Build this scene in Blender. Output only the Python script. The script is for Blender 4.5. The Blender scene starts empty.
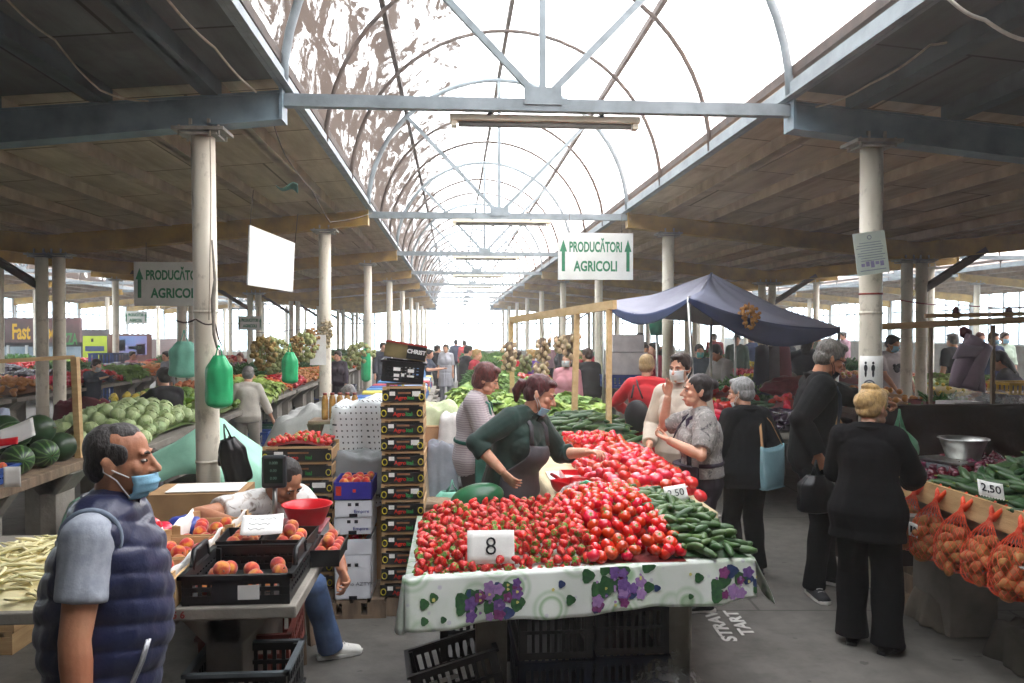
import bpy, math, random
from mathutils import Vector, Matrix, Euler, noise
V = Vector
R = random.Random(11)
SC = bpy.context.scene
COL = SC.collection
F_PX, EYE = 796.0, 1.85
YAW, PITCH = math.radians(4.15), math.radians(0.76)
# ---------------------------------------------------------------- camera
cam = bpy.data.objects.new('camera', bpy.data.cameras.new('camera'))
COL.objects.link(cam)
cam.data.sensor_width = 36.0
cam.data.lens = F_PX / 1024 * 36
cam.data.clip_start, cam.data.clip_end = 0.05, 300
cam.location = (0, 0, EYE)
cam.rotation_euler = (math.pi / 2 - PITCH, 0, -YAW)
SC.camera = cam
CAMM = Euler(cam.rotation_euler).to_matrix()


def at(x, y, Y=None, Z=None, X=None):
    """the point of the place seen at a pixel of the photograph, at a given distance down the hall (Y) or height (Z)"""
    d = CAMM @ V(((x - 512) / F_PX, (341.5 - y) / F_PX, -1))
    if Y is not None:
        t = Y / d.y
    elif Z is not None:
        t = (Z - EYE) / d.z
    else:
        t = X / d.x
    return V((0, 0, EYE)) + d * t


def ppm(Y, X=0):
    return F_PX / (Y * math.cos(YAW) + X * math.sin(YAW))


# ---------------------------------------------------------------- materials
def rgb(c):
    if isinstance(c, str):
        c = [int(c[i:i + 2], 16) / 255 for i in (0, 2, 4)]
        c = [((u + 0.055) / 1.055) ** 2.4 if u > 0.04045 else u / 12.92 for u in c]
    return (c[0], c[1], c[2], 1.0)


MATS = {}


class NT:
    def __init__(s, name):
        s.m = bpy.data.materials.new(name)
        s.m.use_nodes = True
        s.t = s.m.node_tree
        s.t.nodes.clear()
        s.out = s.n('ShaderNodeOutputMaterial')

    def n(s, kind, **kw):
        nd = s.t.nodes.new(kind)
        for k, v in kw.items():
            if k.startswith('i_'):
                key = k[2:]
                nd.inputs[int(key) if key.isdigit() else key.replace('_', ' ')].default_value = v
            else:
                setattr(nd, k, v)
        return nd

    def l(s, a, b, ao=0, bi=0):
        s.t.links.new(a.outputs[ao], b.inputs[bi])

    def coords(s, scale=(1, 1, 1), kind='Object', rot=(0, 0, 0)):
        tc = s.n('ShaderNodeTexCoord')
        mp = s.n('ShaderNodeMapping')
        mp.inputs['Scale'].default_value = scale
        mp.inputs['Rotation'].default_value = rot
        s.l(tc, mp, kind, 0)
        return mp

    def noise(s, co, scale, detail=4, rough=.55, dist=0):
        nd = s.n('ShaderNodeTexNoise')
        nd.inputs['Scale'].default_value = scale
        nd.inputs['Detail'].default_value = detail
        nd.inputs['Roughness'].default_value = rough
        nd.inputs['Distortion'].default_value = dist
        if co:
            s.l(co, nd)
        return nd

    def ramp(s, src, stops, so=0, interp='LINEAR'):
        r = s.n('ShaderNodeValToRGB')
        r.color_ramp.interpolation = interp
        el = r.color_ramp.elements
        while len(el) < len(stops):
            el.new(0.5)
        for e, (p, c) in zip(el, stops):
            e.position = p
            e.color = rgb(c)
        s.l(src, r, so, 0)
        return r

    def mix(s, fac, a, b, blend='MIX'):
        """fac: node or float; a, b: node or colour"""
        m = s.n('ShaderNodeMix', data_type='RGBA', blend_type=blend)
        for idx, val in ((0, fac), (6, a), (7, b)):
            if hasattr(val, 'outputs'):
                s.t.links.new(val.outputs[0 if val.bl_idname != 'ShaderNodeMix' else 2], m.inputs[idx])
            elif idx == 0:
                m.inputs[0].default_value = val
            else:
                m.inputs[idx].default_value = rgb(val)
        return m

    def out_of(s, nd):
        return nd.outputs[2 if nd.bl_idname == 'ShaderNodeMix' else 0]

    def bsdf(s, colour, rough=.6, metal=0, bump=None, bump_d=.01, spec=.4, sheen=0, coat=0, alpha=None, trans=0, sub=0):
        b = s.n('ShaderNodeBsdfPrincipled')
        if hasattr(colour, 'outputs'):
            s.t.links.new(s.out_of(colour), b.inputs['Base Color'])
        else:
            b.inputs['Base Color'].default_value = rgb(colour)
        b.inputs['Roughness'].default_value = rough
        b.inputs['Metallic'].default_value = metal
        b.inputs['Specular IOR Level'].default_value = spec
        b.inputs['Sheen Weight'].default_value = sheen
        b.inputs['Coat Weight'].default_value = coat
        b.inputs['Coat Roughness'].default_value = .15
        b.inputs['Transmission Weight'].default_value = trans
        if sub:
            b.inputs['Subsurface Weight'].default_value = sub
            b.inputs['Subsurface Radius'].default_value = (.01, .004, .003)
        if alpha is not None:
            if hasattr(alpha, 'outputs'):
                s.t.links.new(s.out_of(alpha), b.inputs['Alpha'])
            else:
                b.inputs['Alpha'].default_value = alpha
        if bump is not None:
            bp = s.n('ShaderNodeBump')
            bp.inputs['Distance'].default_value = bump_d
            s.t.links.new(s.out_of(bump), bp.inputs['Height'])
            s.l(bp, b, 0, 'Normal')
        s.l(b, s.out)
        return b


def hexmix(a, b, t):
    a, b = rgb(a), rgb(b)
    return [a[i] * (1 - t) + b[i] * t for i in range(3)]


def mat(name, c1, c2=None, scale=6, rough=.6, metal=0, bump=0, bscale=None, spec=.4, sheen=0, coat=0, rnd=0, stretch=(1, 1, 1), alpha=None, sub=0, detail=4, p=(.35, .7)):
    """noise-mottled surface; rnd: how far the colour drifts from one object to the next"""
    if name in MATS:
        return MATS[name]
    t = NT(name)
    co = t.coords(stretch)
    nz = t.noise(co, scale, detail)
    col = t.ramp(nz, [(p[0], c1), (p[1], c2 if c2 is not None else hexmix(c1, (0, 0, 0), .22))])
    if rnd:
        oi = t.n('ShaderNodeObjectInfo')
        h = t.n('ShaderNodeHueSaturation')
        mr = t.n('ShaderNodeMapRange', i_3=1 - rnd, i_4=1 + rnd)
        t.l(oi, mr, 'Random', 0)
        t.l(mr, h, 0, 'Value')
        mh = t.n('ShaderNodeMapRange', i_3=.5 + rnd * .09, i_4=.5 - rnd * .09)
        t.l(oi, mh, 'Random', 0)
        t.l(mh, h, 0, 'Hue')
        t.l(col, h, 0, 'Color')
        col = h
    bn = None
    if bump:
        bn = t.noise(co, bscale or scale * 3, 5)
    t.bsdf(col, rough, metal, bn, bump, spec, sheen, coat, alpha, 0, sub)
    MATS[name] = t.m
    return t.m


# ---------------------------------------------------------------- mesh building
def frame_of(d, up=V((0, 0, 1))):
    d = d.normalized()
    s = d.cross(up)
    if s.length < 1e-4:
        s = d.cross(V((0, 1, 0)))
    s.normalize()
    return s, s.cross(d).normalized()


class MB:
    def __init__(s):
        s.v, s.f, s.mi, s.cur, s.sm = [], [], [], 0, []
        s.smooth = True

    def slot(s, i):
        s.cur = i
        return s

    def add(s, vs, fs, smooth=None):
        b = len(s.v)
        s.v.extend(V(p) for p in vs)
        for f in fs:
            s.f.append([b + i for i in f])
            s.mi.append(s.cur)
            s.sm.append(s.smooth if smooth is None else smooth)
        return s

    def box(s, c, d, rot=None, taper=1.0):
        """centre, full size, optional rotation matrix; taper scales the top"""
        hx, hy, hz = d[0] / 2, d[1] / 2, d[2] / 2
        vs = []
        for z in (-1, 1):
            k = taper if z > 0 else 1
            for x, y in ((-1, -1), (1, -1), (1, 1), (-1, 1)):
                p = V((x * hx * k, y * hy * k, z * hz))
                if rot is not None:
                    p = rot @ p
                vs.append(p + V(c))
        return s.add(vs, [(3, 2, 1, 0), (4, 5, 6, 7), (0, 1, 5, 4), (1, 2, 6, 5), (2, 3, 7, 6), (3, 0, 4, 7)], False)

    def bar(s, a, b, w, h=None, up=V((0, 0, 1))):
        """rectangular bar from a to b, w across, h along up"""
        a, b = V(a), V(b)
        h = w if h is None else h
        sx, uy = frame_of(b - a, up)
        vs = []
        for p in (a, b):
            for i, j in ((-1, -1), (1, -1), (1, 1), (-1, 1)):
                vs.append(p + sx * (i * w / 2) + uy * (j * h / 2))
        return s.add(vs, [(0, 1, 2, 3), (7, 6, 5, 4), (1, 0, 4, 5), (2, 1, 5, 6), (3, 2, 6, 7), (0, 3, 7, 4)], False)

    def tube(s, path, rad, n=8, up=None, closed=False):
        """round or oval tube; rad: one radius, or one per point, each a number or (side, up)"""
        path = [V(p) for p in path]
        m = len(path)
        if not isinstance(rad, (list,)):
            rad = [rad] * m
        vs, fs = [], []
        prev = None
        for i, p in enumerate(path):
            d = (path[min(i + 1, m - 1)] - path[max(i - 1, 0)])
            if d.length < 1e-9:
                d = V((0, 0, 1))
            d.normalize()
            if up is not None:
                sx, uy = frame_of(d, V(up))
            elif prev is None:
                sx, uy = frame_of(d)
            else:
                sx = (prev - d * prev.dot(d))
                sx = sx.normalized() if sx.length > 1e-6 else frame_of(d)[0]
                uy = sx.cross(d).normalized()
            prev = sx
            r = rad[i]
            ra, rb = r if isinstance(r, (tuple, list)) else (r, r)
            for k in range(n):
                a = 2 * math.pi * k / n
                vs.append(p + sx * (ra * math.cos(a)) + uy * (rb * math.sin(a)))
        for i in range(m - 1):
            for k in range(n):
                a, b = i * n + k, i * n + (k + 1) % n
                fs.append((a, a + n, b + n, b))
        if not closed:
            fs.append(tuple(range(n)))
            fs.append(tuple((m - 1) * n + k for k in reversed(range(n))))
        else:
            for k in range(n):
                a, b = (m - 1) * n + k, (m - 1) * n + (k + 1) % n
                fs.append((a, k, (k + 1) % n, b))
        return s.add(vs, fs)

    def limb(s, path, rad, n=12, up=None):
        """tube with rounded ends"""
        path = [V(p) for p in path]
        rr = [r if isinstance(r, (tuple, list)) else (r, r) for r in rad]
        P, Q = [], []
        d0 = (path[0] - path[1]).normalized()
        d1 = (path[-1] - path[-2]).normalized()
        for k in (1, .8, .45):
            c = math.sqrt(max(0, 1 - k * k)) + (.02 if k == 1 else 0)
            P.append(path[0] + d0 * (min(rr[0]) * k))
            Q.append((rr[0][0] * c, rr[0][1] * c))
        P += path
        Q += rr
        for k in (.45, .8, 1):
            c = math.sqrt(max(0, 1 - k * k)) + (.02 if k == 1 else 0)
            P.append(path[-1] + d1 * (min(rr[-1]) * k))
            Q.append((rr[-1][0] * c, rr[-1][1] * c))
        return s.tube(P, Q, n, up)

    def ell(s, c, r, rot=None, n=14, m=9, fn=None):
        """ellipsoid; fn(unit vector) may scale the radius"""
        c = V(c)
        r = (r, r, r) if not isinstance(r, (tuple, list)) else r
        vs, fs = [], []
        for i in range(m + 1):
            th = math.pi * i / m
            for k in range(n if 0 < i < m else 1):
                a = 2 * math.pi * k / n
                u = V((math.sin(th) * math.cos(a), math.sin(th) * math.sin(a), math.cos(th)))
                g = fn(u) if fn else 1
                p = V((u.x * r[0] * g, u.y * r[1] * g, u.z * r[2] * g))
                if rot is not None:
                    p = rot @ p
                vs.append(p + c)
        row = lambda i, k: 0 if i == 0 else (1 + (m - 1) * n if i == m else 1 + (i - 1) * n + k % n)
        for k in range(n):
            fs.append((row(0, 0), row(1, k), row(1, k + 1)))
            fs.append((row(m, 0), row(m - 1, k + 1), row(m - 1, k)))
            for i in range(1, m - 1):
                fs.append((row(i, k), row(i + 1, k), row(i + 1, k + 1), row(i, k + 1)))
        return s.add(vs, fs)

    def lathe(s, prof, c=(0, 0, 0), n=20, cap=True, rot=None, fn=None):
        c = V(c)
        vs, fs = [], []
        for j, (r, z) in enumerate(prof):
            for k in range(n):
                a = 2 * math.pi * k / n
                g = fn(a, j) if fn else 1
                p = V((r * g * math.cos(a), r * g * math.sin(a), z))
                if rot is not None:
                    p = rot @ p
                vs.append(c + p)
        for j in range(len(prof) - 1):
            for k in range(n):
                a, b = j * n + k, j * n + (k + 1) % n
                fs.append((a, b, b + n, a + n))
        if cap:
            fs.append(tuple(reversed(range(n))))
            fs.append(tuple((len(prof) - 1) * n + k for k in range(n)))
        return s.add(vs, fs)

    def grid(s, fn, nu, nv, thick=0.0, smooth=True):
        """fn(u, v) in 0..1 gives a point; thick makes it a shell"""
        P = [[V(fn(i / nu, j / nv)) for j in range(nv + 1)] for i in range(nu + 1)]
        vs = [p for row in P for p in row]
        w = nv + 1
        fs = [(i * w + j, (i + 1) * w + j, (i + 1) * w + j + 1, i * w + j + 1) for i in range(nu) for j in range(nv)]
        if thick:
            nn = []
            for i in range(nu + 1):
                for j in range(nv + 1):
                    a = P[min(i + 1, nu)][j] - P[max(i - 1, 0)][j]
                    b = P[i][min(j + 1, nv)] - P[i][max(j - 1, 0)]
                    c = a.cross(b)
                    nn.append(c.normalized() if c.length > 1e-9 else V((0, 0, 1)))
            o = len(vs)
            vs = vs + [p - nn[k] * thick for k, p in enumerate(vs)]
            fs = fs + [tuple(o + q for q in reversed(f)) for f in list(fs)]
            rim = [i * w for i in range(nu + 1)] + [nu * w + j for j in range(1, nv + 1)] + [i * w + nv for i in range(nu - 1, -1, -1)] + [j for j in range(nv - 1, 0, -1)]
            for a, b in zip(rim, rim[1:] + rim[:1]):
                fs.append((b, a, o + a, o + b))
        return s.add(vs, fs, smooth)

    def prism(s, pts, a, b):
        """polygon pts (list of 3D points) extruded by vector a -> b offset"""
        pts = [V(p) for p in pts]
        a, b = V(a), V(b)
        n = len(pts)
        vs = [p + a for p in pts] + [p + b for p in pts]
        fs = [tuple(reversed(range(n))), tuple(range(n, 2 * n))] + [(i, (i + 1) % n, n + (i + 1) % n, n + i) for i in range(n)]
        return s.add(vs, fs, False)

    def mesh(s, name):
        me = bpy.data.meshes.new(name)
        me.from_pydata([tuple(p) for p in s.v], [], s.f)
        me.polygons.foreach_set('material_index', s.mi)
        me.polygons.foreach_set('use_smooth', s.sm)
        me.update()
        return me


CH = {}


def obj(name, mb, m=None, parent=None, loc=None, bevel=0, rot=None):
    """link a mesh object; m: one material or a list"""
    me = mb if isinstance(mb, bpy.types.Mesh) else mb.mesh(name)
    o = bpy.data.objects.new(name, me)
    COL.objects.link(o)
    if m is not None and len(me.materials) == 0:
        for q in (m if isinstance(m, (list, tuple)) else [m]):
            me.materials.append(q)
    if parent is not None:
        o.parent = parent
        CH.setdefault(parent.name, []).append(o)
    if loc is not None:
        o.location = loc
    if rot is not None:
        o.rotation_euler = rot
    if bevel:
        b = o.modifiers.new('bevel', 'BEVEL')
        b.width = bevel
        b.segments = 2
        b.limit_method = 'ANGLE'
    return o


def tag(o, label, cat, group=None, kind=None):
    o['label'] = label
    o['category'] = cat
    if group:
        o['group'] = group
    if kind:
        o['kind'] = kind
    return o


def struct(o, label=None, cat=None):
    o['kind'] = 'structure'
    if label:
        o['label'] = label
    if cat:
        o['category'] = cat
    return o


def thing(name, label, cat, loc=(0, 0, 0), rz=0, group=None):
    o = bpy.data.objects.new(name, None)
    COL.objects.link(o)
    o.empty_display_size = .1
    o.location = loc
    o.rotation_euler = (0, 0, rz)
    return tag(o, label, cat, group)


def dup(src, loc, rot=None, scale=None, label=None, group=None, parts=True):
    """copy of a thing with copies of its parts and sub-parts"""
    r = src.copy()
    COL.objects.link(r)
    r.location = loc
    if rot is not None:
        r.rotation_euler = rot
    if scale is not None:
        r.scale = (scale,) * 3 if not isinstance(scale, (tuple, list)) else scale
    if label:
        r['label'] = label
    if group:
        r['group'] = group
    if parts:
        for ch in CH.get(src.name, ()):
            c = ch.copy()
            COL.objects.link(c)
            c.parent = r
            for g in CH.get(ch.name, ()):
                d = g.copy()
                COL.objects.link(d)
                d.parent = c
    return r


KIDS = {}


def rotz(a):
    return Matrix.Rotation(a, 3, 'Z')


def rotx(a):
    return Matrix.Rotation(a, 3, 'X')


def roty(a):
    return Matrix.Rotation(a, 3, 'Y')


WORK = bpy.data.scenes.new('work')      # an empty side scene: evaluating it stays cheap


def evaluated(o):
    WORK.collection.objects.link(o)
    vl = WORK.view_layers[0]
    vl.update()
    return bpy.data.meshes.new_from_object(o.evaluated_get(vl.depsgraph))


def remesh(mb, voxel, smooth=2, name='m', noise_fn=None, dec=None):
    """one continuous surface around everything in mb"""
    o = bpy.data.objects.new('tmp', mb.mesh('tmp'))
    r = o.modifiers.new('r', 'REMESH')
    r.mode = 'VOXEL'
    r.voxel_size = voxel
    r.use_smooth_shade = True
    if smooth:
        s = o.modifiers.new('s', 'SMOOTH')
        s.iterations = smooth
        s.factor = .5
    me = evaluated(o)
    me.name = name
    old = o.data
    bpy.data.objects.remove(o)
    bpy.data.meshes.remove(old)
    me.materials.clear()
    if noise_fn:
        n = len(me.vertices)
        cs, ns = [0.0] * (3 * n), [0.0] * (3 * n)
        me.vertices.foreach_get('co', cs)
        me.vertex_normals.foreach_get('vector', ns)
        out = []
        for i in range(0, 3 * n, 3):
            c = V(cs[i:i + 3])
            out.extend(c + noise_fn(c, V(ns[i:i + 3])))
        me.vertices.foreach_set('co', out)
    me.polygons.foreach_set('use_smooth', [True] * len(me.polygons))
    me.update()
    return me


def fbm(p, s, o=3):
    return noise.fractal(V(p) * s, 1.0, 2.0, o)


def text_mesh(txt, size=1.0, extrude=.001, spacing=1.0, bold=0.0):
    """flat lettering, centred, in the xz plane, facing -y; returns a mesh"""
    cu = bpy.data.curves.new('t', 'FONT')
    cu.body = txt
    cu.size = size
    cu.align_x = 'CENTER'
    cu.align_y = 'CENTER'
    cu.extrude = extrude
    cu.offset = bold
    cu.resolution_u = 3
    cu.space_character = spacing
    o = bpy.data.objects.new('t', cu)
    me = evaluated(o)
    bpy.data.objects.remove(o)
    bpy.data.curves.remove(cu)
    me.transform(Matrix.Rotation(math.pi / 2, 4, 'X'))
    me.materials.clear()
    return me


def join_text(mb, txt, size, origin, xdir=(1, 0, 0), up=(0, 0, 1), sx=1.0, extrude=.001, bold=0.0, fit=None):
    """add lettering to mb: origin centre, xdir reading direction, up; fit: overall width"""
    me = text_mesh(txt, size, extrude, 1.0, bold)
    if fit and len(me.vertices):
        xs = [v.co.x for v in me.vertices]
        sx = fit / (max(xs) - min(xs))
    xd, u = V(xdir).normalized(), V(up).normalized()
    nrm = u.cross(xd)
    vs = [V(origin) + xd * (v.co.x * sx) + u * v.co.z + nrm * v.co.y for v in me.vertices]
    mb.add(vs, [tuple(p.vertices) for p in me.polygons], False)
    bpy.data.meshes.remove(me)
    return mb
# ================================================================ the hall
CX, PER, ROWY0, BAY = 0.62, 11.92, 5.587, 5.39
NB0, NB1 = -2, 9          # bays behind the camera / to the far end
YB, YE = ROWY0 + NB0 * BAY, ROWY0 + (NB1) * BAY
RV = 1.79                 # half width of a vault
XL, XR = CX - 1.5 * PER, CX + 1.5 * PER
HALFN = 2.37

steel_blue = mat('steel_blue_paint', '7f939e', '64747d', 5, .5, bump=.002, bscale=30)
steel_pale = mat('steel_pale_paint', '808a8f', '666f73', 6, .5, bump=.002, bscale=30)
ochre_paint = mat('ochre_paint', 'b08a35', '86662a', 4, .55, bump=.002, bscale=30)
rust_steel = mat('rusty_steel', '54463e', '3a322e', 7, .75, bump=.002, bscale=40)
purlin_paint = mat('purlin_paint', 'b49c82', '8f7a66', 4, .7, bump=.002, bscale=30)
purlin_dark = mat('purlin_grey_shaded', '5a656a', '454e52', 4, .7, bump=.002, bscale=30)  # front bay: steel grey, darkened further for the dim light there

# --- floor
t = NT('concrete_floor')
co = t.coords()
n1 = t.noise(co, .7, 6, .6)
n2 = t.noise(co, 6, 6, .65)
c1 = t.ramp(n1, [(.3, '55524d'), (.55, '6b6862'), (.75, '5d5a54')])
c2 = t.ramp(n2, [(.3, '9a9a98'), (.6, 'ffffff')])
c3 = t.mix(.55, c1, c2, 'MULTIPLY')
br = t.n('ShaderNodeTexBrick')
br.offset = .5
for k, v in (('Scale', 1.0), ('Mortar Size', .010), ('Brick Width', 3.3), ('Row Height', 2.62), ('Bias', 0)):
    br.inputs[k].default_value = v
br.inputs['Color1'].default_value = (1, 1, 1, 1)
br.inputs['Color2'].default_value = (.9, .9, .9, 1)
br.inputs['Mortar'].default_value = (.25, .24, .23, 1)
cw = t.coords(rot=(0, 0, math.radians(4)))
t.l(cw, br)
c4 = t.mix(.75, c3, br, 'MULTIPLY')
sp = t.noise(co, 9, 3, .5)
c5 = t.ramp(sp, [(.68, 'ffffff'), (.72, '6a6763')])
c6 = t.mix(.6, c4, c5, 'MULTIPLY')
t.bsdf(c6, .55, 0, n2, .006, .35)
mb = MB()
mb.grid(lambda u, v: (XL - 1 + (XR - XL + 2) * u, YB - 1 + (YE - YB + 2) * v, 0), 4, 8)
struct(obj('floor', mb, t.m))

# --- vault sheeting, weathered translucent plastic
t = NT('weathered_vault_sheet')
tc = t.n('ShaderNodeTexCoord')
sep = t.n('ShaderNodeSeparateXYZ')
t.l(tc, sep, 'Object', 0)
mp = t.coords((1.1, .55, 1.1))
na = t.noise(mp, 2.7, 8, .70, 1.2)
mp2 = t.coords((3.0, .6, 3.0))
nb = t.noise(mp2, 6.0, 7, .75, 1.5)
# grime lies on the western side
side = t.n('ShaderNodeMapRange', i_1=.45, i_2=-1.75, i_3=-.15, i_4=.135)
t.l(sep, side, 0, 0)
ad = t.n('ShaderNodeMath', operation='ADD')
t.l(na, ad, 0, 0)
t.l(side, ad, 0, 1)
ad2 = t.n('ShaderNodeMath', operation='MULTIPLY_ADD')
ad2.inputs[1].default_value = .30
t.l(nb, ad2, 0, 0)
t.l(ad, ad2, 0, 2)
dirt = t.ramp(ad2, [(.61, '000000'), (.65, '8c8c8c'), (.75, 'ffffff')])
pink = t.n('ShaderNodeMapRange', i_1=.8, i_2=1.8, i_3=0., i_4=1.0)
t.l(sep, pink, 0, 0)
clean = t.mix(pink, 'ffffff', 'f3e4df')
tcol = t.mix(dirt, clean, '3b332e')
tr = t.n('ShaderNodeBsdfTransparent')
t.t.links.new(tcol.outputs[2], tr.inputs[0])
tl = t.n('ShaderNodeBsdfTranslucent')
t.t.links.new(tcol.outputs[2], tl.inputs[0])
df = t.n('ShaderNodeBsdfDiffuse')
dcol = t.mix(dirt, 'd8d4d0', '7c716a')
t.t.links.new(dcol.outputs[2], df.inputs[0])
m1 = t.n('ShaderNodeMixShader', i_0=.62)
t.l(df, m1, 0, 1)
t.l(tl, m1, 0, 2)
m2 = t.n('ShaderNodeMixShader')
fr = t.n('ShaderNodeMapRange', i_1=0., i_2=1., i_3=.62, i_4=.10)
t.l(dirt, fr, 0, 0)
t.l(fr, m2, 0, 0)
t.l(m1, m2, 0, 1)
t.l(tr, m2, 0, 2)
t.l(m2, t.out)
vault_mat = t.m

# --- board ceiling of the aisles
def board_mat(name, a, b, c):
    t = NT(name)
    co = t.coords()
    n1 = t.noise(co, 1.3, 6, .65)
    st = t.coords((1.0, .12, 1.0))
    n2 = t.noise(st, 7, 4, .6)
    c1 = t.ramp(n1, [(.3, a), (.6, b), (.8, c)])
    c2 = t.ramp(n2, [(.3, 'aaa39b'), (.65, 'ffffff')])
    c3 = t.mix(.6, c1, c2, 'MULTIPLY')
    br = t.n('ShaderNodeTexBrick')
    br.offset = .35
    for k, v in (('Scale', 1.0), ('Mortar Size', .012), ('Brick Width', 1.9), ('Row Height', 1.16)):
        br.inputs[k].default_value = v
    br.inputs['Color1'].default_value = (1, 1, 1, 1)
    br.inputs['Color2'].default_value = (.84, .82, .8, 1)
    br.inputs['Mortar'].default_value = (.2, .17, .15, 1)
    t.l(co, br)
    c4 = t.mix(.9, c3, br, 'MULTIPLY')
    t.bsdf(c4, .8, 0, n2, .004, .25)
    return t.m
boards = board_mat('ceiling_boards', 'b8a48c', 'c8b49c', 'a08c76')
boards_grey = board_mat('ceiling_boards_grey', '5c6062', '686b6b', '4c4e4f')  # front bay: grey boards, the lack of light there put into their colour

TIE_Z = 3.43
blocker_grey = mat('unseen_vault_blocker', '6a6c6c', '565858', 3, .8)  # opaque vault stretch out of view, added to cut light from behind
def r_top(d):
    return 3.475 - .088 * d
def r_bot(d):
    return 3.30 - .104 * d
DV = PER / 2 - RV         # run of an aisle roof, from vault edge to valley

for m in (-1, 0, 1):
    cx = CX + m * PER
    # vault skin (its own origin on the axis so that the grime follows the axis)
    mb = MB()
    for y0, y1, vm in ((YB, .2, blocker_grey), (.2, YE, vault_mat)):
        mb = MB()
        mb.grid(lambda u, v: (1.85 * math.cos(math.pi * (1 - u)), y0 + (y1 - y0) * v, TIE_Z + .16 + 1.85 * math.sin(math.pi * (1 - u))), 40, 44)
        struct(obj('ceiling_vault', mb, vm, None, (cx, 0, 0)))
    for sgn, nm in ((-1, 'left'), (1, 'right')):
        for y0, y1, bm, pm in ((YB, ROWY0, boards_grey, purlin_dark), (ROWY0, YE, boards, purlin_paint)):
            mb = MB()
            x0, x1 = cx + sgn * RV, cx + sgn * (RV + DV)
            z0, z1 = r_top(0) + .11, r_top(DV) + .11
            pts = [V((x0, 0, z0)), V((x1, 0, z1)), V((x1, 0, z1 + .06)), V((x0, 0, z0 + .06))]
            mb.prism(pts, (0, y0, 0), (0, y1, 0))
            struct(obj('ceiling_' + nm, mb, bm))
            for k in range(6):
                d = .45 + k * .72
                mb = MB()
                mb.bar((cx + sgn * (RV + d), y0, r_top(d) + .055), (cx + sgn * (RV + d), y1, r_top(d) + .055), .075, .11)
                mb.bar((cx + sgn * (RV + d + .04), y0, r_top(d) + .006), (cx + sgn * (RV + d + .04), y1, r_top(d) + .006), .075, .012)
                struct(obj('ceiling_purlin', mb, pm))
        # edge channel under the vault spring and the dark spring rail
        mb = MB()
        xe = cx + sgn * (RV - .0)
        mb.bar((xe, YB, r_top(0) + .09), (xe, YE, r_top(0) + .09), .03, .13)
        mb.bar((xe - sgn * .03, YB, r_top(0) + .035), (xe - sgn * .03, YE, r_top(0) + .035), .06, .012)
        struct(obj('trim_eave_channel', mb, steel_pale))
        mb = MB()
        xe = cx + sgn * (RV + .03)
        mb.bar((xe, YB, r_top(0) + .24), (xe, YE, r_top(0) + .24), .05, .07)
        struct(obj('trim_spring_rail', mb, rust_steel))
    # the vault's long purlins
    for a in (45, 90, 135):
        p = (cx + 1.80 * math.cos(math.radians(a)), TIE_Z + .14 + 1.80 * math.sin(math.radians(a)))
        mb = MB()
        mb.bar((p[0], YB, p[1]), (p[0], YE, p[1]), .045, .06)
        struct(obj('trim_vault_purlin', mb, rust_steel))
    k = NB0 * 3
    while k < NB1 * 3:
        y = ROWY0 + k * BAY / 3
        main = k % 3 == 0
        mb = MB()
        arc = [(cx + RV * math.cos(math.pi * i / 28), y, TIE_Z + .08 + 1.79 * math.sin(math.pi * i / 28)) for i in range(29)]
        mb.tube(arc, .032 if main else .022, 8)
        struct(obj('trim_arch', mb, steel_pale if main else rust_steel))
        if main:
            mb = MB()
            mb.bar((cx - RV, y, TIE_Z), (cx + RV, y, TIE_Z), .07, .085)
            for a in (45, 90, 135):
                mb.bar((cx, y, TIE_Z + .03), (cx + 1.77 * math.cos(math.radians(a)), y, TIE_Z + .08 + 1.77 * math.sin(math.radians(a))), .045, .045, V((0, 1, 0)))
            mb.box((cx, y - .04, TIE_Z + .06), (.26, .012, .12))
            struct(obj('beam_truss', mb, steel_pale))
            for sgn in (-1, 1):
                mb = MB()
                xs = [0, .58, 1.4, DV]
                for d0, d1 in zip(xs, xs[1:]):
                    vs = []
                    for d in (d0, d1):
                        X = cx + sgn * (RV + d)
                        for zz in (r_bot(d), r_top(d)):
                            for yy in (-.06, .06):
                                vs.append((X, y + yy, zz))
                    mb.add(vs, [(0, 1, 5, 4), (2, 6, 7, 3), (0, 4, 6, 2), (1, 3, 7, 5), (0, 2, 3, 1), (4, 5, 7, 6)], False)
                # flanges
                mb.bar((cx + sgn * RV, y, r_bot(0) - .008), (cx + sgn * (RV + DV), y, r_bot(DV) - .008), .16, .016)
                mb.bar((cx + sgn * RV, y, r_top(0) + .0), (cx + sgn * (RV + DV), y, r_top(DV) + .0), .15, .016)
                mb.box((cx + sgn * RV, y, (r_top(0) + r_bot(0)) / 2), (.02, .17, .21))
                struct(obj('beam_rafter', mb, steel_blue if k <= 0 else ochre_paint))
        k += 1

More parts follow.
